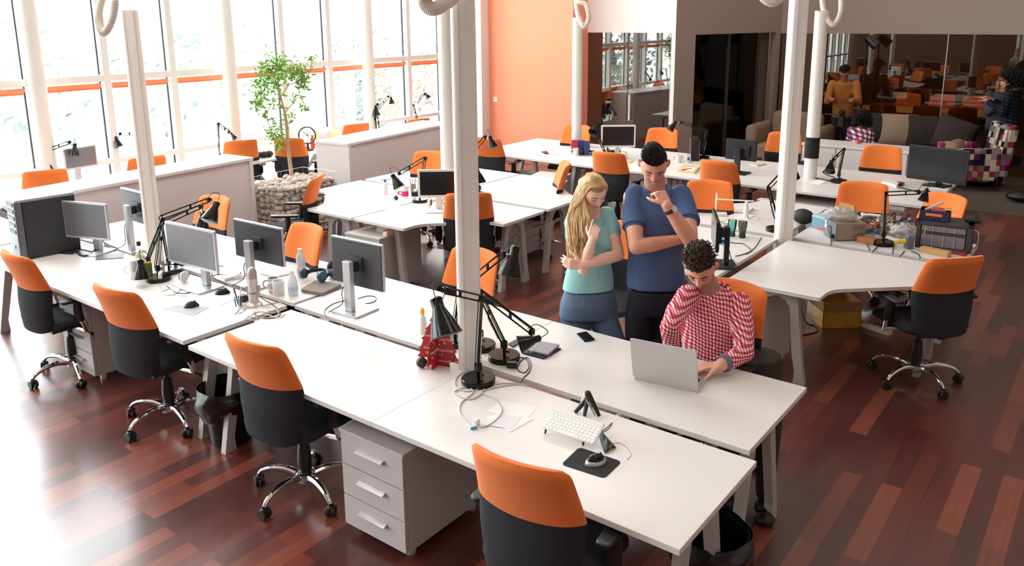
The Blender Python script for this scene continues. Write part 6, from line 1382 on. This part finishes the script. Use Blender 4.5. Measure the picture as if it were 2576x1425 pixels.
torso(b, [(hemc + UP * -.02, S_, F_, .168, .118), (mid(.86), S_, F_, .162, .112), (mid(.66), S_, F_, .158, .108), (mid(.45), S_, F_, .176, .118), (mid(.25), S_, F_, .19, .115), (mid(.10), S_, F_, .17, .092), (mid(.02), S_, F_, .10, .072), (mid(-.03), S_, F_, .068, .064)])
for s, e in ((shL, elL), (shR, elR)): limb(b, [s + (neck - s) * .12 + UP * .012, s.lerp(e, .35), s.lerp(e, .52)], [.060, .062, .066])
fuse('shirt', b, .008, 5, SB, root, o, disp=folds(3, .004, 22))
for s, e in ((shL, elL), (shR, elR)):
    b = MB(); c = s.lerp(e, .60); d = (e - s).normalized(); b.tube([s.lerp(e, .5), c], [.067, .068], 20); b.build('sleeve_cuff', SB, root, world=True)
b = MB(); cpt = neck + UP * .012
for s in (-1, 1):
    p0 = cpt - F_ * .055 + S_ * s * .02 + UP * .03; p1 = cpt + S_ * s * .068 + UP * .02; p2 = cpt + F_ * .055 + S_ * s * .045 - UP * .005; p3 = cpt + F_ * .085 + S_ * s * .012 - UP * .035; q3 = cpt + F_ * .09 + S_ * s * .055 - UP * .075; q2 = cpt + F_ * .07 + S_ * s * .085 - UP * .03; q1 = cpt + S_ * s * .09 - UP * .01; q0 = cpt - F_ * .075 + S_ * s * .02 + UP * .0
    b.add([p0, p1, p2, p3, q3, q2, q1, q0], [(0, 1, 6, 7), (1, 2, 5, 6), (2, 3, 4, 5)])
b.build('collar', SB, root, world=True, solid=.004)
b = MB()
for k in range(6):
    t_ = .12 + k * .14; c = mid(t_) + F_ * (.122 - .012 * abs(k - 2) * .5) ; b.ball(c, (.005, .005, .005), 8, 6)
b.build('button', mat('brown button', (120, 90, 70), .4), root, world=True)
b = MB(); w = wrR.lerp(elR, .13); d = (wrR - elR).normalized(); Mw = Matrix.Translation(w) @ d.to_track_quat('Z', 'Y').to_matrix().to_4x4(); b.lathe([(.033, -.011), (.034, -.011), (.034, .011), (.033, .011)], 24, M=Mw); wt = b.build('watch_strap', mat('brown leather', (96, 50, 44), .5), root, world=True)
dn = (fw * .8 + rt * .6 + UP * .2); dn = (dn - d * dn.dot(d)).normalized(); sd = d.cross(dn); c = w + dn * .036; b = MB(); Mf = Matrix(((d.x, sd.x, dn.x, c.x), (d.y, sd.y, dn.y, c.y), (d.z, sd.z, dn.z, c.z), (0, 0, 0, 1))); b.cbox((0, 0, 0), (.034, .03, .008), 0, Mf); b.cbox((0, 0, .0045), (.026, .022, .001), 1, Mf); b.build('watch_case', [ALU, mat('cream dial', (230, 220, 205), .3)], root, world=True, smooth=False)
DK = mat('dark navy trousers', (20, 24, 38), .85, noise=.1, nscale=40); pl = J(1648, 745, 4.71)
b = MB(); torso(b, [(pl + UP * .05, S_, F_, .158, .108), (pl - UP * .03, S_, F_, .165, .112), (pl - UP * .10, S_, F_, .165, .11)])
for px in (1607, 1676): hp = J(px, 790, 4.72); kn = Vector((hp.x, hp.y, .50)) + fw * .03; an = Vector((hp.x, hp.y, FZ + .09)); limb(b, [hp, hp.lerp(kn, .5), kn, kn.lerp(an, .4), an], [.084, .078, .062, .06, .05])
fuse('trousers', b, .009, 6, DK, root, o, disp=folds(5, .005, 20))
for px in (1607, 1676): hp = J(px, 790, 4.72); b = MB(); c = Vector((hp.x, hp.y, FZ)); b.ball(c + fw * .06 + UP * .042, (.05, .05, .042), 14, 8); b.ball(c + fw * .14 + UP * .032, (.048, .048, .03), 14, 8); b.ball(c + UP * .045, (.045, .045, .045), 14, 8); b.build('shoe', BLACKP, root, world=True)
# hair: short sides, longer swept top
DH = mat('very dark hair', (26, 19, 17), .42, attr='tint')
def scalp(M, a, e, r=1.0): return M @ Vector((.073 * r * math.cos(e) * math.cos(a), (.091 * r) * math.cos(e) * math.sin(a) - .004, .105 * r * math.sin(e)))
def cap(root, o, M, line, m, r=1.05, name='hair'):
    b = MB(); N, K = 48, 14; vs = []
    for j in range(K + 1):
        for i in range(N):
            a = 2 * math.pi * i / N; e0 = line(a); e = e0 + (math.pi / 2 - e0) * j / K; vs.append(scalp(M, a, e, r if j else r - .06) - o)
    b.add(vs, [(j * N + i, j * N + (i + 1) % N, (j + 1) * N + (i + 1) % N, (j + 1) * N + i) for j in range(K) for i in range(N)]); return b.build(name, m, root, ang=180)
def man_line(a):
    f = math.sin(a)                     # 1 at the front
    if f > .35: return .50 + .10 * f
    if f > 0: return .02 + .48 * f / .35
    return -.45 * min(1, -f * 1.6) + .02
cap(root, o, Mh, man_line, mat('cropped dark hair', (40, 29, 25), .7, noise=.2, nscale=300), 1.035)
rr = random.Random(5); sp = []
for _ in range(950):
    a = rr.uniform(0, 2 * math.pi); e = rr.uniform(.5, 1.55); 
    if math.sin(a) > .3 and e < .62: e = .62
    top = max(0, (e - .55)); p = scalp(Mh, a, e, 1.03); nrm = (p - hc).normalized(); back = (Mh.to_3x3() @ Vector((.35, -.4 if math.sin(a) < .2 else .25, .75))).normalized(); L = .012 + .016 * min(1, top); q = p + nrm * L * .5 + back * L * .3; r = p + nrm * L * .7 + back * L * .75 + (Mh.to_3x3() @ Vector((.4, -.2, 0))) * L * .8
    sp.append(([p, q, r], [.0026, .0022, .0006]))
strands(root, o, 'hair_top', sp, DH, 2)

# ------------------------------------------------------------------ the blonde woman
o = Vector((J(1482, 745, 4.78).x, J(1482, 745, 4.78).y, FZ)); root = thing('person', 'woman with long blonde hair in a light turquoise polo shirt and jeans', 'person', tuple(o))
hc = J(1492, 481, 4.66); hf = (fw * .78 + rt * .36 - UP * .50); Mh = frame_M(hc, hf, UP - rt * .1, .96)
neck = J(1490, 547, 4.76); shL, shR = J(1437, 562, 4.76), J(1530, 545, 4.78); elL, wrL = J(1467, 678, 4.56), J(1490, 604, 4.50); elR, wrR = J(1556, 642, 4.66), J(1462, 668, 4.50)
b = MB(); head_shape(b, Mh, .6, 1.0, .85); limb(b, [hc + Vector((0, 0, -.05)) - hf * .02, neck + UP * -.02], [.048, .050])
limb(b, [shL, shL.lerp(elL, .5), elL, elL.lerp(wrL, .3), wrL], [.042, .041, .034, .036, .023]); limb(b, [shR, shR.lerp(elR, .5), elR, elR.lerp(wrR, .3), wrR], [.042, .041, .034, .036, .023])
hd = (J(1500, 562, 4.50) - wrL).normalized(); hand(b, wrL, hd, -fw * .6 + rt * .2 + UP * .1, 1, [.45, 1.1, 1.2, 1.3], .78, spread=.04, tcurl=.8)
hd = (J(1432, 664, 4.48) - wrR).normalized(); hand(b, wrR + hd * .0, hd, -fw, -1, .8, .80, spread=.03)
skw = skin_tint(Mh, 0, lip=(1.0, .55, .58)); fuse('body', b, .004, 2, SKIN('fair', (246, 202, 180)), root, o, skw)
face_parts(root, Mh, o, mat('light brown hair', (120, 86, 60), .55), brow=.8, teeth=True)
SW = mat('light turquoise jersey', (150, 206, 208), .85, noise=.03, nscale=30, spec=.15); hemc = J(1480, 722, 4.78); S_ = (rt * .97 + fw * -.1).normalized(); F_ = S_.cross(UP) * 1
F_ = fw; mid = lambda t: neck.lerp(hemc, t)
b = MB(); torso(b, [(hemc - UP * .01, S_, F_, .152, .105), (mid(.85), S_, F_, .142, .098), (mid(.62), S_, F_, .122, .086), (mid(.42), S_, F_, .138, .098), (mid(.28), S_, F_, .15, .105), (mid(.12), S_, F_, .125, .078), (mid(.03), S_, F_, .075, .058), (mid(-.02), S_, F_, .054, .052)])
for s in (-1, 1): b.ball(mid(.36) + S_ * s * .062 + F_ * .075, (.055, .055, .055), 16, 10)
for s, e in ((shL, elL), (shR, elR)): limb(b, [s + (neck - s) * .15 + UP * .008, s.lerp(e, .28), s.lerp(e, .42)], [.054, .053, .052])
fuse('polo_shirt', b, .007, 5, SW, root, o, disp=folds(8, .004, 20))
b = MB(); cpt = neck + UP * .005
for s in (-1, 1):
    p1 = cpt + S_ * s * .052 + UP * .016; p2 = cpt + F_ * .052 + S_ * s * .03 - UP * .01; p3 = cpt + F_ * .078 + S_ * s * .006 - UP * .05; q3 = cpt + F_ * .085 + S_ * s * .045 - UP * .07; q2 = cpt + F_ * .062 + S_ * s * .068 - UP * .03; q1 = cpt + S_ * s * .07 - UP * .006; p0 = cpt - F_ * .05 + UP * .02; q0 = cpt - F_ * .065
    b.add([p0, p1, p2, p3, q3, q2, q1, q0], [(0, 1, 6, 7), (1, 2, 5, 6), (2, 3, 4, 5)])
b.build('collar', SW, root, world=True, solid=.003)
b = MB()
for k in range(3): b.ball(mid(.22 + .1 * k) + F_ * (.106 + .004 * k), .0045, 8, 6)
b.build('button', mat('pale blue button', (130, 190, 200), .4), root, world=True)
JN = mat('faded blue denim', (94, 116, 146), .85, noise=.16, nscale=14, bump=.15, bscale=500); pl = J(1481, 745, 4.80)
b = MB(); torso(b, [(pl + UP * .045, S_, F_, .142, .100), (pl - UP * .03, S_, F_, .168, .118), (pl - UP * .12, S_, F_, .176, .118)])
for px, kx in ((1447, 1455), (1517, 1560)): hp = J(px, 800, 4.82); kk = J(kx, 900, 4.80); kn = Vector((kk.x, kk.y, .48)) + fw * .02; an = Vector((kn.x, kn.y, FZ + .09)); limb(b, [hp, hp.lerp(kn, .5), kn, kn.lerp(an, .4), an], [.088, .076, .056, .055, .042])
fuse('jeans', b, .008, 6, JN, root, o, disp=folds(12, .004, 24))
b = MB(); t_ = .93
STI = mat('pale denim seam', (150, 140, 130), .8)
b.tube([pl + S_ * -.12 + F_ * .085 + UP * .02, pl + S_ * -.10 + F_ * .105 - UP * .02, pl + S_ * -.055 + F_ * .119 - UP * .02, pl + S_ * -.04 + F_ * .117 + UP * .02], .0022, 5); b.build('pocket_seam', STI, root, world=True)
for px in (1455, 1560): kk = J(px, 900, 4.80); b = MB(); c = Vector((kk.x, kk.y, FZ)) + fw * .02; b.ball(c + fw * .05 + UP * .04, (.042, .042, .038), 14, 8); b.ball(c + fw * .11 + UP * .03, (.04, .04, .028), 14, 8); b.build('shoe', PAPER, root, world=True)
BH = mat('blonde hair', (214, 178, 128), .42, attr='tint', spec=.5); sp = []; rr = random.Random(9); R3 = Mh.to_3x3().normalized()
def lineW(a): f = math.sin(a); return (.42 + .12 * f) if f > .55 else (-.35 + .77 * max(0, (f - .1)) / .45 if f > .1 else -.6)
cap(root, o, Mh, lineW, mat('blonde under hair', (168, 134, 92), .6, noise=.2, nscale=200), 1.03)
part = lambda y: Mh @ Vector((-.012, y, .108 - 6 * (y + .005) ** 2))
def endL():     # curtain falling in front of the right shoulder (left in the picture)
    u = rr.random(); return J(1428 + 62 * u, rr.uniform(600, 668) - 26 * u * 0, 4.60 - .06 * math.sin(u * 3) + rr.uniform(-.03, .03)), u
for k in range(620):
    y = rr.uniform(-.085, .068); p0 = part(y); side = 1 if k % 3 else -1      # local +x is picture left
    a = math.atan2(y / .09, .8) ; f = y / .09
    if side > 0:
        az = rr.uniform(-.75, .38); q1 = scalp(Mh, math.asin(max(-1, min(1, f * .9))) if True else 0, .75, 1.09); q2 = scalp(Mh, az, .05, 1.10 + rr.uniform(0, .06)); e, u = endL(); q3 = J(1428 + 55 * u, 540, 4.68 - .05 * u + rr.uniform(-.02, .02)); q3b = q3.lerp(e, .5) + rt * rr.uniform(-.008, .008)
        pts = [p0, q1, q2, q3, q3b, e]
    else:
        az = math.pi - rr.uniform(-.75, .35); q1 = scalp(Mh, math.pi - math.asin(max(-1, min(1, f * .9))), .75, 1.07); q2 = scalp(Mh, az, 0.0, 1.07); q3 = neck - fw * .05 + rt * rr.uniform(-.05, .035) + UP * .02; q4 = neck - fw * .12 + rt * rr.uniform(-.09, .06) - UP * rr.uniform(.1, .25); pts = [p0, q1, q2, q3, q4]
    P = spline(pts, 5); n = len(P); sp.append((P, [.0034 * (1 - .75 * (i / n) ** 3) + .0006 for i in range(n)]))
strands(root, o, 'hair', sp, BH, 4)

# ------------------------------------------------------------------ the seated man in the checked shirt
o = Vector((-1.42, 3.86, FZ)); root = thing('person', 'seated man with curly brown hair in a red and white checked shirt typing', 'person', tuple(o))
hc = J(1762, 672, 4.20); hf = (fw * .80 - rt * .28 - UP * .62); Mh = frame_M(hc, hf, UP - rt * .05, 1.02)
neck = J(1796, 735, 4.30); shL, shR = J(1722, 748, 4.26), J(1866, 768, 4.26); elL, wrL = J(1684, 826, 4.02), at(1691, 884, .80); elR, wrR = J(1872, 888, 4.06), at(1812, 920, .795)
b = MB(); head_shape(b, Mh, 1.0, 0); limb(b, [hc + Vector((0, 0, -.05)) - hf * .03, neck - UP * .03], [.054, .060])
limb(b, [elL, elL.lerp(wrL, .4), wrL], [.04, .042, .03]); limb(b, [elR, elR.lerp(wrR, .4), wrR], [.04, .042, .03])
hd = (at(1708, 900, .785) - wrL).normalized(); hand(b, wrL, hd, -UP + fw * .1, -1, .36, .90)
hd = (at(1768, 922, .785) - wrR).normalized(); hand(b, wrR, hd, -UP, 1, .40, .92)
fuse('body', b, .0042, 2, SKIN('warm', (228, 168, 142)), root, o, skin_tint(Mh, .45))
face_parts(root, Mh, o, mat('dark brown hair', (44, 30, 24), .55), brow=1.1)
GM = checker_mat('red gingham', [(242, 232, 232), (214, 110, 122), (178, 30, 52)], .0175); bot = J(1800, 960, 4.34); mid = lambda t: neck.lerp(bot, t); F_ = (fw * .95 - rt * .25).normalized(); S_ = Vector((-F_.y, F_.x, 0)) 
if S_.dot(rt) < 0: S_ = -S_
b = MB(); torso(b, [(bot - UP * .08, S_, F_, .165, .125), (mid(.8), S_, F_, .165, .12), (mid(.55), S_, F_, .175, .122), (mid(.3), S_, F_, .192, .12), (mid(.12), S_, F_, .175, .098), (mid(.02), S_, F_, .11, .078), (mid(-.05), S_, F_, .07, .066)])
for s, e, w in ((shL, elL, wrL), (shR, elR, wrR)): limb(b, [s + (neck - s) * .12, s.lerp(e, .5), e, e.lerp(w, .5), e.lerp(w, .78)], [.064, .058, .049, .045, .041])
fuse('checked_shirt', b, .008, 4, GM, root, o, disp=folds(17, .0035, 18))
for e, w in ((elL, wrL), (elR, wrR)):
    b = MB(); d = (w - e).normalized(); b.tube([e.lerp(w, .76), e.lerp(w, .90)], [.044, .043], 20); b.build('sleeve_cuff', mat('blue grey cuff lining', (92, 112, 136), .8), root, world=True, bevel=.003)
b = MB(); cpt = neck + UP * .018
for s in (-1, 1):
    p0 = cpt - F_ * .06 + UP * .035; p1 = cpt + S_ * s * .072 + UP * .03; p2 = cpt + F_ * .05 + S_ * s * .05 + UP * .0; p3 = cpt + F_ * .10 + S_ * s * .02 - UP * .07; q3 = cpt + F_ * .105 + S_ * s * .055 - UP * .09; q2 = cpt + F_ * .07 + S_ * s * .085 - UP * .03; q1 = cpt + S_ * s * .09 - UP * .005; q0 = cpt - F_ * .08
    b.add([p0, p1, p2, p3, q3, q2, q1, q0], [(0, 1, 6, 7), (1, 2, 5, 6), (2, 3, 4, 5)])
b.build('collar', GM, root, world=True, solid=.004)
b = MB()
for k in range(5): b.ball(mid(.30 + .11 * k) + F_ * (.124 + .002 * k), .0055, 8, 6)
b.build('button', PAPER, root, world=True)
b = MB(); w = elL.lerp(wrL, .97); d = (wrL - elL).normalized(); Mw = Matrix.Translation(w) @ d.to_track_quat('Z', 'Y').to_matrix().to_4x4(); b.lathe([(.034, -.008), (.035, 0), (.034, .008)], 20, M=Mw); b.build('watch_band', PAPER, root, world=True)
GT = mat('dark olive trousers', (48, 44, 38), .85); hp0 = Vector((-1.44, 3.93, .52)); b = MB(); torso(b, [(hp0 + UP * .2, S_, F_, .16, .12), (hp0, S_, F_, .175, .14), (hp0 - UP * .06, S_, F_, .15, .12)])
for s in (-1, 1): h_ = hp0 + S_ * s * .09; kn = h_ + F_ * .40 + UP * .0; an = kn + F_ * .02; an.z = FZ + .09; limb(b, [h_, h_.lerp(kn, .5), kn, kn.lerp(an, .4), an], [.085, .078, .062, .055, .045])
fuse('trousers', b, .01, 6, GT, root, o)
for s in (-1, 1): c = hp0 + S_ * s * .09 + F_ * .42; c.z = FZ; b = MB(); b.ball(c + F_ * .05 + UP * .042, (.05, .05, .042), 14, 8); b.ball(c + F_ * .13 + UP * .03, (.045, .045, .03), 14, 8); b.build('shoe', BLACKP, root, world=True)
CH = mat('curly brown hair', (58, 38, 26), .42, attr='tint')
cap(root, o, Mh, man_line, mat('cropped brown hair', (62, 42, 32), .75, noise=.2, nscale=300), 1.035)
sp = []; rr = random.Random(15)
for _ in range(520):
    a = rr.uniform(0, 2 * math.pi); e = rr.uniform(.55, 1.55)
    if math.sin(a) > .2 and e < .66: e = .66
    p = scalp(Mh, a, e, 1.03); nrm = (p - hc).normalized(); L = .028 + .018 * rr.random(); t1 = nrm.orthogonal().normalized(); t1 = Matrix.Rotation(rr.uniform(0, 6.28), 3, nrm) @ t1; t2 = nrm.cross(t1); R_c = .006 + .004 * rr.random()
    sp.append(([p + nrm * (L * k / 8) + t1 * R_c * math.cos(k * 1.0) + t2 * R_c * math.sin(k * 1.0) for k in range(9)], [.0034, .0036, .0036, .0035, .0033, .003, .0026, .002, .001]))
strands(root, o, 'hair_curls', sp, CH, 6)

# ------------------------------------------------------------------ people in the lounge
def far_person(foot, hgt, facing, shirt, trous, skin, hairc, label, pose, hair='short', seated=False, sc=1.0):
    o = Vector(foot); root = thing('person', label, 'person', tuple(o)); F = Vector((math.cos(R_(facing)), math.sin(R_(facing)), 0)); S = Vector((-F.y, F.x, 0)); z0 = o.z
    hip = o + UP * (hgt * .50 if not seated else .36); lean = pose.get('lean', 0); nk = hip + UP * hgt * .33 * math.cos(lean) + F * hgt * .33 * math.sin(lean); hc = nk + UP * hgt * .085 + F * (.02 + .10 * math.sin(lean) + pose.get('nod', 0) * .05)
    M = frame_M(hc, F - UP * pose.get('nod', .2), UP, hgt / 1.78)
    b = MB(); head_shape(b, M, .8, 0); limb(b, [hc - UP * .04, nk - UP * .02], [.05, .055]); arms = []
    for s in (-1, 1):
        sh = nk + S * s * hgt * .10 - UP * .04; el, wr = pose['arm'](s, sh, F, S); arms.append((sh, el, wr)); limb(b, [sh, el, wr], [.045, .04, .028]); d = (wr - el).normalized(); hand(b, wr, d, (F * -.3 - UP), s, .5, .95)
    fuse('body', b, .007, 2, SKIN(label[:12], skin), root, o, skin_tint(M, 0))
    b = MB(); torso(b, [(hip - UP * .06, S, F, .155, .115), (hip.lerp(nk, .35), S, F, .15, .11), (hip.lerp(nk, .7), S, F, .18, .115), (nk - UP * .04, S, F, .15, .09), (nk + UP * .01, S, F, .065, .06)])
    for sh, el, wr in arms: limb(b, [sh, sh.lerp(el, .6), el, el.lerp(wr, pose.get('sl', .6))], [.06, .056, .05, .043])
    fuse('shirt', b, .012, 4, shirt, root, o, disp=folds(4, .006, 18))
    b = MB(); torso(b, [(hip + UP * .04, S, F, .15, .108), (hip - UP * .1, S, F, .165, .115)])
    for s in (-1, 1):
        h_ = hip + S * s * .085 - UP * .06; kn = h_ + F * (.42 if seated else .02); kn.z = (.5 if seated else z0 + hgt * .27); an = Vector((kn.x, kn.y, z0 + .09)); limb(b, [h_, kn, an], [.085, .06, .045])
    fuse('trousers', b, .013, 4, trous, root, o)
    for s in (-1, 1):
        c = hip + S * s * .085 + F * (.42 if seated else .02); c.z = z0; b = MB(); b.ball(c + F * .05 + UP * .042, (.05, .05, .042), 12, 8); b.ball(c + F * .13 + UP * .03, (.045, .045, .03), 12, 8); b.build('shoe', pose.get('shoe', BLACKP), root, world=True)
    hm = mat('far hair ' + label[:8], hairc, .8, attr='tint'); rr = random.Random(len(label)); sp = []; n, Lh, e0 = {'short': (260, .02, .35), 'afro': (900, .09, -.5), 'curly': (900, .10, -.6), 'long': (300, .03, -.2)}[hair]
    for _ in range(n):
        a = rr.uniform(0, 6.28); e = rr.uniform(e0, 1.5)
        if math.sin(a) > .45 and e < .6: continue
        p = scalp(M, a, e, 1.0); nr = (p - hc).normalized(); L = Lh * rr.uniform(.7, 1.1); t1 = Vector((rr.gauss(0, 1), rr.gauss(0, 1), rr.gauss(0, 1))) * (.012 if Lh > .05 else .004); sp.append(([p, p + nr * L * .5 + t1, p + nr * L + t1 * .3 - (UP * .12 if hair == 'long' and e < .4 else Vector())], [.011, .012, .004] if Lh > .05 else [.008, .007, .003]))
    cap(root, o, M, (lambda a: .5 if math.sin(a) > .35 else e0), mat('far hair cap ' + label[:8], hairc, .8), 1.05); strands(root, o, 'hair_tufts', sp, hm, 3); return root
NAVYCH = checker_mat('dark navy check', [(40, 44, 60), (22, 26, 40), (12, 14, 26)], .05)
def arm_hold(s, sh, F, S): el = sh - UP * .27 + S * s * .05 + F * .04; return el, el + F * .22 + UP * .06 - S * s * .06
def arm_phone(s, sh, F, S): el = sh - UP * .25 + F * .06 + S * s * .03; return el, el + F * .2 + UP * .14 - S * s * .08
ft = at(2535, 470, 0); far_person((ft.x - .06, ft.y - .1, FZ), 1.60, 172, NAVYCH, mat('black trousers', (26, 24, 26), .9), (190, 140, 112), (20, 14, 13), 'dark curly-haired woman in a navy checked shirt at the right edge', {'arm': arm_phone, 'sl': .9, 'nod': .3}, 'curly')
ft2 = at(2500, 452, 0); far_person((ft2.x - .06, ft2.y + .15, FZ), 1.50, -60, mat('grey marl top', (70, 70, 80), .9), mat('dark jeans', (24, 28, 36), .9), (214, 166, 138), (150, 116, 76), 'fair-haired woman standing half hidden behind the dark-haired one', {'arm': arm_phone, 'sl': .9, 'nod': .35, 'shoe': mat('mint shoe', (90, 150, 130), .6)}, 'long')
hy = aty(2125, 225, 13.1); far_person((hy.x, 13.1, FZ), 1.70, -78, mat('ochre sweater', (168, 104, 46), .9, noise=.08, nscale=50), mat('black trousers', (26, 24, 26), .9), (150, 106, 84), (22, 16, 14), 'bearded man in an ochre sweater bending over a camera rig', {'arm': arm_hold, 'sl': .97, 'lean': .42, 'nod': .9}, 'short')
rg = aty(2118, 290, 12.72); t = thing('camera_rig', 'black handheld camera rig held by the man in ochre', 'camera', (rg.x, 12.72, rg.z - .2)); b = MB(); b.tube([(-.25, 0, .2), (.25, 0, .2)], .014, 8); b.build('handle_bar', BLACKP, t); b = MB(); b.cbox((0, 0, .1), (.09, .1, .16)); b.ball((0, 0, .24), (.05, .05, .045), 12, 8); b.build('gimbal', BLACKP, t, bevel=.01)
PLAID = checker_mat('white plaid', [(226, 214, 212), (150, 90, 110), (70, 50, 80)], .06); hp = aty(2166, 310, 12.0)
far_person((hp.x, 12.0, FZ), 1.28, 80, PLAID, mat('dark jeans', (24, 28, 36), .9), (120, 84, 66), (20, 15, 14), 'person with a round afro in a plaid shirt sitting with the back to us', {'arm': arm_hold, 'sl': .97, 'nod': .2}, 'afro', seated=True)
t = thing('pouf', 'dark low pouf on which the person in plaid sits', 'pouf', (hp.x, 12.0, 0)); b = MB(); b.lathe([(.22, 0), (.25, .05), (.25, .36), (.2, .4), (0, .4)], 24); b.build('cushion_body', SOFA, t)
